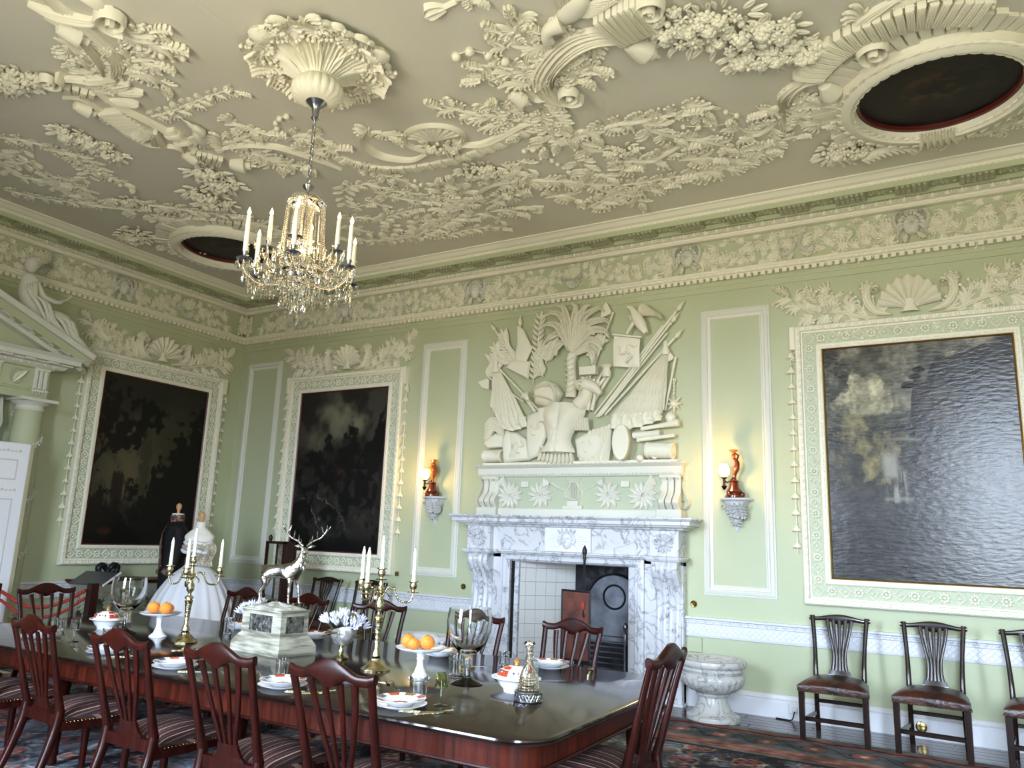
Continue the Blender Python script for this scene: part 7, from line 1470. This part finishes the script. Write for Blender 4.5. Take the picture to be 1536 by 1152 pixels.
for rr, zz, kk, s_ in ((.30, 3.34, 26, .022), (.22, 3.28, 22, .026), (.14, 3.22, 18, .026), (.16, 3.48, 18, .022), (.10, 3.14, 12, .028), (.05, 3.08, 8, .028), (.36, 3.24, 22, .022), (.38, 3.40, 22, .02), (.28, 3.20, 18, .024), (.2, 3.42, 18, .02)):
    for k in range(kk): a = 2*PI*(k+rnd.random()*.3)/kk; put(drop, 'crystal_drop', (HC[0]+rr*math.cos(a), HC[1]+rr*math.sin(a), zz+rnd.uniform(-.02, .02)), s_, s_*1.6); put(bead, 'crystal_bead', (HC[0]+rr*math.cos(a), HC[1]+rr*math.sin(a), zz+.05), .009)
put(drop, 'crystal_drop', (HC[0], HC[1], 3.0), .04, .06); put(bead, 'crystal_bead', (HC[0], HC[1], 3.07), .03)
pl_ = bpy.data.lights.new('candle_glow', 'POINT'); pl_.energy = 12; pl_.color = (1, .68, .34); pl_.shadow_soft_size = .25; o = bpy.data.objects.new('candle_glow', pl_); COL.objects.link(o); o.location = (HC[0], HC[1], 3.62)
# ------------------------------------------------------------------ doorcase on the left wall
dc = thing('doorcase', 'green and white classical doorcase with pediment, at the left edge', 'doorcase', (0, -3.9, 0)); GM = GREEN
def lrun(prof, y0, y1, name, mt, ret=True, p=None):
    V = []; k = len(prof)
    rows = [[(0, y1+d, z) for d, z in prof], [(d+.0, y1+d, z) for d, z in prof]] if ret else []
    V = []
    for d, z in prof: V.append((0, y1+(d-prof[0][0]), z))
    for d, z in prof: V.append((d, y1+(d-prof[0][0]), z))
    for d, z in prof: V.append((d, y0, z))
    return M().add(V, [(i*k+j, i*k+j+1, (i+1)*k+j+1, (i+1)*k+j) for i in range(2) for j in range(k-1)]+[tuple(i*k+k-1 for i in range(3)), tuple(i*k for i in range(2, -1, -1))]).build(name, mt, p or dc, False)
YE = -3.0; Y0 = -5.4
lrun([(.30, 2.93), (.30, 3.02), (.315, 3.025), (.32, 3.04), (.30, 3.05), (.30, 3.28), (.33, 3.29), (.33, 3.31)], Y0, YE, 'entablature', GM)
for y in (-3.10, -3.62, -4.14, -4.66):
    for k in (-1, 0, 1): M().bbox((y+k*.055-.022, 3.05, .30), (y+k*.055+.022, 3.285, .325), FL, e=.01).build('triglyph', WPLAST, dc, False)
    M().bbox((y-.09, 3.265, .30), (y+.09, 3.295, .335), FL).build('triglyph_cap', WPLAST, dc, False); M().bbox((y-.09, 3.015, .30), (y+.09, 3.045, .335), FL).build('regula', WPLAST, dc, False)
    for k in range(5): M().lathe([(.013, -.02), (.009, 0)], (.32, y-.072+k*.036, 3.013), 8).build('gutta', WPLAST, dc)
    if y > -4.6: fl_ = scroll(dc, FL, [(y-.26+.07*math.cos(t), 3.165+.085*math.sin(t)) for t in np.linspace(0, 5.8, 14)], .012, .02, 'wreath', mt=GREEN, w0=.30); inst(SLEAF, 'leaf', dc, FL, y-.30, 3.08, .30, .9, .2)
lrun([(.33, 3.31), (.35, 3.33), (.36, 3.35), (.40, 3.36), (.40, 3.375), (.46, 3.38), (.46, 3.43), (.47, 3.44), (.50, 3.47)], Y0, YE+.13, 'cornice', WPLAST)
for i in range(24): inst(egg, 'egg', dc, FL, -3.0-i*.09, 3.335, .35, 0, .7)
for i in range(9): M().bbox((-3.05-i*.26-.06, 3.352, .36), (-3.05-i*.26+.06, 3.378, .45), FL).build('mutule', WPLAST, dc, False)
# raking pediment: slope up to the left
sl_ = (3.95-3.50)/(-3.72+2.66); ang = math.atan2(.45, 1.08)
RK = lambda s, n, w: (w, -2.62-s*math.cos(ang)+n*math.sin(ang)*1, 3.485+s*math.sin(ang)+n*math.cos(ang)*1)
def rake(name, n0, n1, w0, w1, mt, e=.004): 
    return M().bbox((-.0, n0, w0), (2.0, n1, w1), RK, e=e).build(name, mt, dc, False)
rake('raking_cyma', .0, .07, 0, .50, WPLAST); rake('raking_corona', -.09, .0, 0, .46, GM); rake('raking_bed', -.15, -.09, 0, .36, WPLAST)
for i in range(7): M().bbox((.25+i*.25, -.105, .36), (.37+i*.25, -.088, .455), RK).build('raking_mutule', WPLAST, dc, False); inst(LW['A'], 'acanthus_leaf', dc, lambda u, v, w: RK(u, -.09-w, .36+v), .42+i*.25, .01, 0, .3, .09)
M().prism([(-2.8, 3.47), (-4.6, 3.47), (-4.6, 4.2)], 0, .24, FL).build('tympanum', GM, dc, False)
for yc in (-3.12,):
    M().lathe([(.145, 2.80), (.155, 2.82), (.145, 2.84), (.15, 2.86), (.19, 2.88), (.2, 2.9)], (.2, yc, 0), 28).build('capital_ring', WPLAST, dc); M().box((.0, yc-.21, 2.90), (.41, yc+.21, 2.935)).build('abacus', WPLAST, dc, False)
    M().lathe([(.175, .12), (.178, 1.0), (.165, 2.0), (.145, 2.80)], (.2, yc, 0), 28).build('column', GM, dc); M().lathe([(.21, 0), (.21, .06), (.19, .08), (.2, .10), (.178, .13)], (.2, yc, 0), 28).build('column_base', WPLAST, dc)
    P = []
    for i in range(140): a = i*.165; z = .5+2.28*i/139; r_ = .178-.033*(z/2.8); P.append((.2+r_*math.cos(a), yc+r_*math.sin(a), z))
    M().tube(P, .017, 6).build('twisted_garland', WPLAST, dc)
    for i in range(0, 139, 1):
        p = P[i]; a = i*.165; M().ball((p[0]+.022*math.cos(a), p[1]+.022*math.sin(a), p[2]+(.02 if i % 2 else -.02)), .014, 6).build('garland_berry', WPLAST, dc)
    for i in range(2): M().bbox((0, .9+i*.0, 0), (.0, 0, 0)) if False else None
M().box((0, -3.5, .0), (.10, -3.35, 2.75)).build('architrave_jamb', WPLAST, dc, False); M().box((0, -5.2, 2.6), (.10, -3.35, 2.75)).build('architrave_head', WPLAST, dc, False)
bl = thing('plaster_drapery', 'hanging plaster drapery beside the column capital at the left edge', 'wall relief', (.0, -3.5, 2.7))
for k in range(6): M().stroke([(-3.62+k*.045, 2.92), (-3.60+k*.04, 2.75), (-3.63+k*.05, 2.55+.03*(k % 2))], .028, .06, FL, n=8, kind='leaf', prof=M.GROOV, w0=.12).build('fold', WPLAST, bl)
door = thing('door_1', None, None, (0.02, -4.2, 0)); door['kind'] = 'structure'; M().bbox((-5.0, 0, .01), (-3.5, 2.6, .05), FL).build('door_leaf', WHITE, door, False)
for z0_, z1_ in ((.2, 1.0), (1.1, 2.4)):
    for y in (-4.9, -4.2): frame_border(door, FL, y, z0_, y+.6, z1_, [(0, .05), (.01, .06), (.03, .055), (.04, .05)], WHITE, 'door_panel')
# reclining draped figure on the pediment
PF = thing('reclining_figure', 'draped plaster figure reclining on the pediment at the left edge', 'statue', (.3, -3.7, 4.0)); Gf = lambda s, n, w: RK(s, n+.07, w)
def fskin(name, nodes, edges, par, mt=WPLAST):
    me = bpy.data.meshes.new(name); L = ORG[par.name]; me.from_pydata([tuple(np.array(n[0])-np.array(L)) for n in nodes], edges, []); o = bpy.data.objects.new(name, me); COL.objects.link(o); o.parent = par; me.materials.append(mt)
    md = o.modifiers.new('s', 'SKIN'); md.use_smooth_shade = True
    for i, n in enumerate(nodes): me.skin_vertices[0].data[i].radius = (n[1], n[1])
    me.skin_vertices[0].data[0].use_root = True; o.modifiers.new('b', 'SUBSURF').render_levels = 2; o.modifiers['b'].levels = 2
    dg = bpy.context.evaluated_depsgraph_get(); ev = bpy.data.meshes.new_from_object(o.evaluated_get(dg)); o.modifiers.clear(); o.data = ev; ORG[o.name] = L; return o
N2 = [(Gf(.88, .10, .33), .11), (Gf(1.0, .22, .33), .10), (Gf(1.08, .34, .33), .10), (Gf(1.12, .42, .33), .045), (Gf(.72, .10, .36), .085), (Gf(.50, .20, .38), .075), (Gf(.33, .09, .38), .055), (Gf(.20, .03, .38), .035), (Gf(.12, .03, .40), .02), (Gf(.70, .06, .28), .08), (Gf(.45, .05, .28), .06), (Gf(.30, .03, .3), .04),
      (Gf(.98, .36, .38), .045), (Gf(.84, .25, .42), .035), (Gf(.70, .28, .43), .028), (Gf(.64, .33, .43), .02)]
fskin('body', N2, [(0, 1), (1, 2), (2, 3), (0, 4), (4, 5), (5, 6), (6, 7), (7, 8), (0, 9), (9, 10), (10, 11), (2, 12), (12, 13), (13, 14), (14, 15)], PF)
M().ball(Gf(1.12, .52, .35), .085, 14, sq=(1, .9, 1.15)).build('head', WPLAST, PF)
M().tube([Gf(1.08, .50, .43), Gf(1.09, .49, .447), Gf(1.1, .47, .435)], [.008, .014, .006], 6).build('nose', WPLAST, PF)
for k in range(9): a = k*.5; M().ball(tuple(np.array(Gf(1.12, .52, .34))+np.array((.06*math.cos(a)-.02, .08*math.sin(a), .05+.02*math.sin(3*a)))), .04, 8).build('hair_curl', WPLAST, PF)
for k in range(14):
    s0 = .92-.05*k; M().tube([Gf(s0+.1, .20-.008*k, .42), Gf(s0-.05, .12+.07*math.sin(k*.9), .47-.004*k), Gf(s0-.22, .03, .44-.004*k), Gf(s0-.30, -.0, .42)], [.012, .026, .022, .008], 8, res=12).build('drapery_fold', WPLAST, PF)
for k in range(5): M().tube([Gf(1.0+.02*k, .36-.03*k, .42), Gf(.95, .24-.02*k, .445), Gf(.9-.02*k, .12, .44)], [.01, .02, .01], 8, res=8).build('drapery_fold', WPLAST, PF)
M().tube([Gf(.66, .33, .43), Gf(.62, .38, .43), Gf(.60, .46, .43)], [.012, .009, .014], 6, res=6).build('torch', WPLAST, PF)
# ------------------------------------------------------------------ display board
BRD = mat('matt_white_board', (236, 236, 242), .5); BEIGE = mat('beige_edge', (172, 166, 140), .6); INK = mat('pale_ink', (204, 202, 204), .6)
bd = thing('display_board', 'tall white information board with a beige edge, cut by the left edge', 'board', (.62, -3.8, 0)); BFr = lambda u, v, w: (.60+w, u, v)
M().bbox((-4.35, .02, 0), (-3.25, 2.38, .02), BFr).build('board', BRD, bd, False); M().bbox((-3.25, .02, -.03), (-3.205, 2.38, .02), BFr).build('edge_strip', BEIGE, bd, False); M().box((-4.35, 0, -.08), (-3.25, .02, .3), BFr).build('foot', BEIGE, bd, False)
for z0_, z1_ in ((1.98, 2.2), (.7, 1.78)): frame_border(bd, BFr, -4.3, z0_, -3.36, z1_, [(0, .02), (.002, .0225), (.012, .0225), (.014, .02)], INK, 'printed_frame')
m = M()
for z in (2.28, 1.86):
    for i in range(22): m.box((-4.25+i*.042, z, .02), (-4.25+i*.042+.028, z+.018+.01*(i % 3 == 0), .0215), BFr)
o = m.build('printed_lettering', INK, bd, False); o['kind'] = 'stuff'
# ------------------------------------------------------------------ side table with carved apron
GILTG = mat('grey_painted_carving', (150, 148, 128), .6); st = thing('side_table', 'long side table with mahogany top and carved grey frame, left wall', 'table', (.35, -1.35, 0))
M().bbox((-2.3, .84, .02), (-.42, .88, .50), FL, e=.008).build('top', MAHOGH, st, False); M().bbox((-2.24, .70, .06), (-.48, .84, .46), FL).build('frieze_rail', GILTG, st, False)
LG = leafset(GILTG)
for i in range(9):
    u = -2.2+i*.21; inst(LG['A'], 'acanthus_leaf', st, FL, u, .74, .46, -PI/2+.1*(i-4), .2); inst(LG['D'], 'acanthus_leaf', st, FL, u+.08, .72, .46, -PI/2+.8, .14, flip=-1 if i > 4 else 1)
FX = lambda u, v, w: (u, -2.24-w, v)
for i in range(3): inst(LG['A'], 'acanthus_leaf', st, FX, .12+i*.13, .74, .0, -PI/2, .22); inst(LG['D'], 'acanthus_leaf', st, FX, .17+i*.13, .72, .0, -PI/2+.6, .15)
for x in (.12, .42):
    for y in (-2.2, -.52): M().tube([(x, y, .02), (x+.02, y, .2), (x-.02, y, .45), (x, y, .72)], [.03, .035, .06, .05], 10, res=14).build('leg', GILTG, st)
# black ornament on the side table
bo = thing('black_ornament', 'black bow-shaped ornament on the side table behind the uniform', 'ornament', (.30, -1.95, .88)); M().lathe([(0, 0), (.11, 0), (.11, .03), (.08, .045), (.09, .06), (0, .06)], (.30, -1.95, .88), 20).build('base', BLACK, bo)
for sd in (-1, 1): M().tube([(.30, -1.95, .96), (.30, -1.95+sd*.06, 1.05), (.30, -1.95+sd*.12, 1.03), (.30, -1.95+sd*.1, .96), (.30, -1.95, .95)], [.02, .035, .04, .03, .02], 10, res=18).build('loop', BLACK, bo)
M().ball((.30, -1.95, .99), .04, 10).build('knot', BLACK, bo)
# ------------------------------------------------------------------ two costumed mannequins
def body_grid(levels, c, rot, nu=36, folds=0, amp=0, n=40):
    """levels: (z, rx, ry, ox, oy) interpolated smoothly into a closed garment surface"""
    Lv = catmull(levels, n)
    def fn(a, b):
        q = Lv[min(n, int(round(b*n)))]; th = 2*PI*a; k = 1+amp*(1-b)**.7*(math.sin(folds*th)+.4*math.sin(folds*1.7*th+1)) if folds else 1
        x, y = q[1]*k*math.cos(th)+q[3], q[2]*k*math.sin(th)+q[4]; return (c[0]+x*math.cos(rot)-y*math.sin(rot), c[1]+x*math.sin(rot)+y*math.cos(rot), c[2]+q[0])
    return M().grid(fn, nu, n)
FC_ = (1.52, -1.62, 0); FR_ = .75
gw = thing('ball_gown', 'white satin ball gown with bead-trimmed lace bodice on a dress form', 'dress', FC_, 'costumed dress forms'); 
body_grid([(.02, .60, .60, 0, 0), (.35, .56, .56, 0, 0), (.7, .45, .45, 0, 0), (.95, .30, .30, 0, 0), (1.08, .16, .15, 0, 0), (1.12, .125, .11, 0, 0)], FC_, FR_, 120, 22, .035).build('skirt', SATIN, gw)
body_grid([(1.10, .125, .11, 0, 0), (1.2, .125, .115, 0, .01), (1.3, .15, .13, 0, .02), (1.38, .165, .135, 0, .01)], FC_, FR_, 36).build('bodice', LACE, gw)
body_grid([(1.37, .155, .13, 0, .01), (1.44, .17, .11, 0, 0), (1.50, .12, .08, 0, 0), (1.55, .062, .058, 0, 0), (1.61, .055, .055, 0, 0), (1.615, .001, .001, 0, 0)], FC_, FR_, 36).build('dress_form', mat('form_cloth', (226, 222, 210), .7), gw)
for k in range(3): M().tube([(FC_[0]+(.17+.01*k)*math.cos(t), FC_[1]+(.15+.01*k)*math.sin(t), 1.36-.045*k+.012*math.sin(5*t)) for t in np.linspace(0, 2*PI, 30)], .022, 8).build('off_shoulder_drape', LACE if k % 2 else SATIN, gw)
M().lathe([(.02, 1.61), (.018, 1.64), (.03, 1.66), (.036, 1.69), (.03, 1.72), (.0, 1.74)], FC_, 16).build('turned_knob', WOODK, gw)
sv = M().grid(lambda a, b: (FC_[0]+.16+.05*a+.03*math.sin(b*6), FC_[1]-.02+.16*(a-.5)+.02*math.sin(a*9), 1.36-.26*b), 10, 14).build('sleeve_ruffle', LACE, gw)
MC = (.76, -1.39, 0); MR = -.5; RB = mat('maroon_embroidery', (84, 48, 44), .55, noise=((160, 138, 116), 34, 4, .5, .62), bump=(60, .5))
un = thing('embroidered_uniform', 'dark court coat with broad embroidered maroon facings on a dress form', 'coat', MC, 'costumed dress forms')
body_grid([(.15, .17, .14, 0, 0), (.6, .17, .14, 0, 0), (.95, .18, .15, 0, 0), (1.1, .17, .14, 0, 0), (1.3, .20, .155, 0, .02), (1.45, .22, .15, 0, .01), (1.55, .19, .11, 0, 0), (1.60, .09, .08, 0, 0), (1.66, .075, .075, 0, 0)], MC, MR, 48).build('coat', BLACKC, un)
def facing(a, b):
    th = -PI/2-.75+1.3*a-.35*b; Lv = [(1.05, .18, .15), (1.2, .185, .155), (1.32, .205, .165), (1.46, .222, .155), (1.55, .19, .115), (1.60, .1, .09)]; z = 1.05+.55*b; rx = np.interp(z, [l[0] for l in Lv], [l[1] for l in Lv])+.008; ry = np.interp(z, [l[0] for l in Lv], [l[2] for l in Lv])+.012; x, y = rx*math.cos(th), ry*math.sin(th); return (MC[0]+x*math.cos(MR)-y*math.sin(MR), MC[1]+x*math.sin(MR)+y*math.cos(MR), z)
M().grid(facing, 16, 24).build('embroidered_facing', RB, un)
for k in range(8): p = facing(.04, k/8); M().ball(p, .012, 8).build('button', SILVG, un)
for k in range(9):
    p = [facing(.2+.06*math.sin(t*3+k), (k+t)/9) for t in (0, .3, .6, .9)]; M().tube([tuple(np.array(q)+np.array((0, -.006, 0))) for q in p], .006, 6, res=8).build('scroll_embroidery', LACE, un)
M().lathe([(.082, 1.60), (.086, 1.66), (.082, 1.70), (.074, 1.70)], MC, 28).build('collar', RB, un); M().lathe([(.077, 1.68), (.072, 1.715), (0, 1.72)], MC, 28).build('collar_lining', SATIN, un)
M().lathe([(.02, 1.72), (.018, 1.75), (.028, 1.77), (.036, 1.80), (.03, 1.83), (.0, 1.85)], MC, 16).build('turned_knob', WOODK, un)
for sd in (-1, 1): M().tube([(MC[0]+sd*.2*math.cos(MR), MC[1]+sd*.2*math.sin(MR), 1.50), (MC[0]+sd*.27*math.cos(MR), MC[1]+sd*.27*math.sin(MR), 1.3), (MC[0]+sd*.27*math.cos(MR), MC[1]+sd*.27*math.sin(MR)-.04, 1.08), (MC[0]+sd*.22*math.cos(MR), MC[1]+sd*.22*math.sin(MR)-.12, .98)], [.07, .06, .055, .045], 12, res=16).build('sleeve', BLACKC, un); M().tube([(MC[0]+sd*.24*math.cos(MR), MC[1]+sd*.24*math.sin(MR)-.09, 1.02), (MC[0]+sd*.215*math.cos(MR), MC[1]+sd*.215*math.sin(MR)-.13, .965)], .056, 12).build('cuff', RB, un)
# ------------------------------------------------------------------ barrier and reading board at the left
REDR = mat('red_rope', (150, 44, 36), .7)
bp_ = thing('barrier_post', 'square mahogany barrier post at the far end of the room', 'post', (1.75, -3.02, .0165)); M().bbox((1.71, -3.06, .0165), (1.79, -2.98, .95), e=.006).build('shaft', MAHOG, bp_, False); M().bbox((1.6, -3.17, .0165), (1.9, -2.87, .06), e=.01).build('base', MAHOG, bp_, False)
b2 = thing('barrier_post', 'second mahogany barrier post behind the display board', 'post', (.95, -3.55, .0165)); M().bbox((.91, -3.59, .0165), (.99, -3.51, .92), e=.006).build('shaft', MAHOG, b2, False); M().bbox((.82, -3.68, .0165), (1.08, -3.42, .06), e=.01).build('base', MAHOG, b2, False)
rp = thing('barrier_rope', 'sagging red rope strung between the barrier posts', 'rope', (1.35, -3.3, .7)); M().tube([(1.70, -3.06, .88), (1.5, -3.2, .74), (1.25, -3.36, .70), (.99, -3.51, .84)], .018, 8, res=24).build('rope', REDR, rp); M().tube([(1.70, -3.06, .80), (1.5, -3.2, .64), (1.25, -3.36, .60), (.99, -3.51, .76)], .015, 8, res=24).build('rope', REDR, rp)
lc = thing('reading_board', 'dark tilted reading board on a stand beyond the barrier', 'lectern', (1.15, -2.62, .0165)); LQ = lambda u, v, w: (1.12+u*.75-v*.25, -2.62+u*.2+v*.62, .95+v*.30+w)
M().bbox((-.30, -.20, 0), (.30, .20, .015), LQ).build('panel', mat('dark_grey_panel', (58, 60, 62), .3), lc, False); M().bbox((.29, -.21, 0), (.31, .21, .02), LQ).build('white_edge', WHITE, lc, False); M().tube([(1.12, -2.62, .02), (1.12, -2.62, .94)], .018, 10).build('stand', STEEL, lc); M().lathe([(0, 0), (.14, 0), (.14, .01), (.03, .03)], (1.12, -2.62, .0165), 24).build('foot', STEEL, lc)
# upright glazed case behind the stag
gc = thing('display_case', 'narrow mahogany glazed case with a black finial behind the stag', 'cabinet', (2.30, -1.05, .0165)); x0, x1, y0, y1, zt = 2.14, 2.46, -1.15, -.95, 1.42
for x in (x0, x1-.03):
    for y in (y0, y1-.03): M().bbox((x, y, .0165), (x+.03, y+.03, zt)).build('upright', MAHOG, gc, False)
for z in (.02, .70, zt-.03): M().bbox((x0, y0, z), (x1, y1, z+.03)).build('shelf', MAHOG, gc, False)
M().box((x0+.03, y0+.005, .73), (x1-.03, y0+.01, zt-.03)).build('pane', GLASS, gc, False); M().box((x0+.01, y0+.03, .73), (x0+.015, y1-.03, zt-.03)).build('pane', GLASS, gc, False); M().box((x1-.02, y0+.03, .05), (x1-.004, y1-.03, zt-.03)).build('side_panel', MAHOG, gc, False)
M().box((x0+.03, y0+.01, .05), (x1-.03, y0+.02, .70)).build('lower_panel', BLACK, gc, False); M().box((x0+.03, y1-.02, .73), (x1-.03, y1-.01, zt-.03)).build('backing', LACE, gc, False)
M().lathe([(.012, zt), (.02, zt+.02), (.028, zt+.045), (.01, zt+.075), (0, zt+.08)], (x0+.04, y0+.03, 0), 12).build('finial', BLACK, gc)
# ------------------------------------------------------------------ pole screen before the fire
ps = thing('pole_screen', 'worn lacquered pole screen standing before the fireplace', 'screen', (6.28, -.95, .0165)); M().lathe([(0, .0), (.012, .0), (.012, 1.36), (.02, 1.38), (.012, 1.395), (.022, 1.42), (.024, 1.45), (.008, 1.49), (0, 1.5)], (6.28, -.93, .0165), 14).build('pole', BLACK, ps)
for k in range(3): a = 2*PI*k/3+.4; M().tube([(6.28, -.93, .12), (6.28+.1*math.cos(a), -.93+.1*math.sin(a), .10), (6.28+.22*math.cos(a), -.93+.22*math.sin(a), .028)], [.02, .016, .014], 8, res=10).build('foot', BLACK, ps)
LAC = mat('worn_red_lacquer', (112, 66, 54), .4, noise=((66, 44, 40), 9, 5, .35, .7), bump=(20, .2)); PSF = lambda u, v, w: (6.22+u*.98+v*0, -.97-u*.18-w, v)
M().bbox((-.16, .45, 0), (.16, 1.08, .015), PSF).build('panel', LAC, ps, False); frame_border(ps, PSF, -.17, .44, .17, 1.09, [(0, -.005), (0, .02), (.01, .022), (.018, .015)], BLACK, 'panel_frame')
for u, v in ((.02, .78), (.0, .6), (.08, .95), (.1, .88)): M().ball((6.22+u, -.985-u*.18, v), .022, 8, sq=(1, .2, 1.8)).build('painted_motif', BLACK if v < .9 else REDR, ps)
# ------------------------------------------------------------------ marble urn and wine cooler
ur = thing('marble_urn', 'gadrooned grey marble urn on the floor right of the fireplace', 'urn', (7.39, -.50, .006)); c = (7.39, -.50, .006)
M().lathe([(0, 0), (.235, 0), (.24, .02), (.235, .045), (.20, .06), (.16, .10), (.13, .16), (.125, .20), (.15, .22), (.155, .235), (.13, .245)], c, 40).build('foot', VASEM, ur)
M().lathe([(.13, .24), (.2, .26), (.26, .31), (.285, .37), (.28, .40), (.26, .41)], c, 112, flute=28, famp=.045, fz=(.25, .395)).build('gadrooned_bowl', VASEM, ur)
M().lathe([(.26, .405), (.27, .42), (.285, .44), (.275, .46), (.30, .475), (.31, .50), (.30, .525), (.26, .525), (.22, .48), (0, .44)], c, 48).build('rim', VASEM, ur)
wc = thing('wine_cooler', 'carved pale marble sarcophagus wine cooler left of the fireplace', 'wine cooler', (4.05, -.42, .006)); E_ = lambda x, y, z: (4.05+x*1.45, -.42+y*.92, .006+z)
PM = MATS['plain_marble']; M().lathe([(0, 0), (.20, 0), (.2, .03), (.16, .06), (.15, .12), (.20, .20), (.235, .30), (.24, .36), (.22, .37)], n=60, F=E_).build('body', PM, wc); M().lathe([(.22, .37), (.25, .385), (.255, .42), (.24, .44), (.2, .43), (0, .38)], n=60, F=E_).build('rim', PM, wc)
for i in range(28): a = 2*PI*i/28; M().ball(E_(.245*math.cos(a), .245*math.sin(a), .385), .026, 8).build('gadroon', PM, wc)
for a in (-2.6, -1.57, -.5): p = E_(.23*math.cos(a), .23*math.sin(a), .26); M().ball(p, .06, 12, sq=(1, .7, 1.1)).build('lion_mask', PM, wc)
M().ball(E_(0, 0, .42), .12, 14, sq=(1.6, .8, .45)).build('lid_boss', PM, wc)
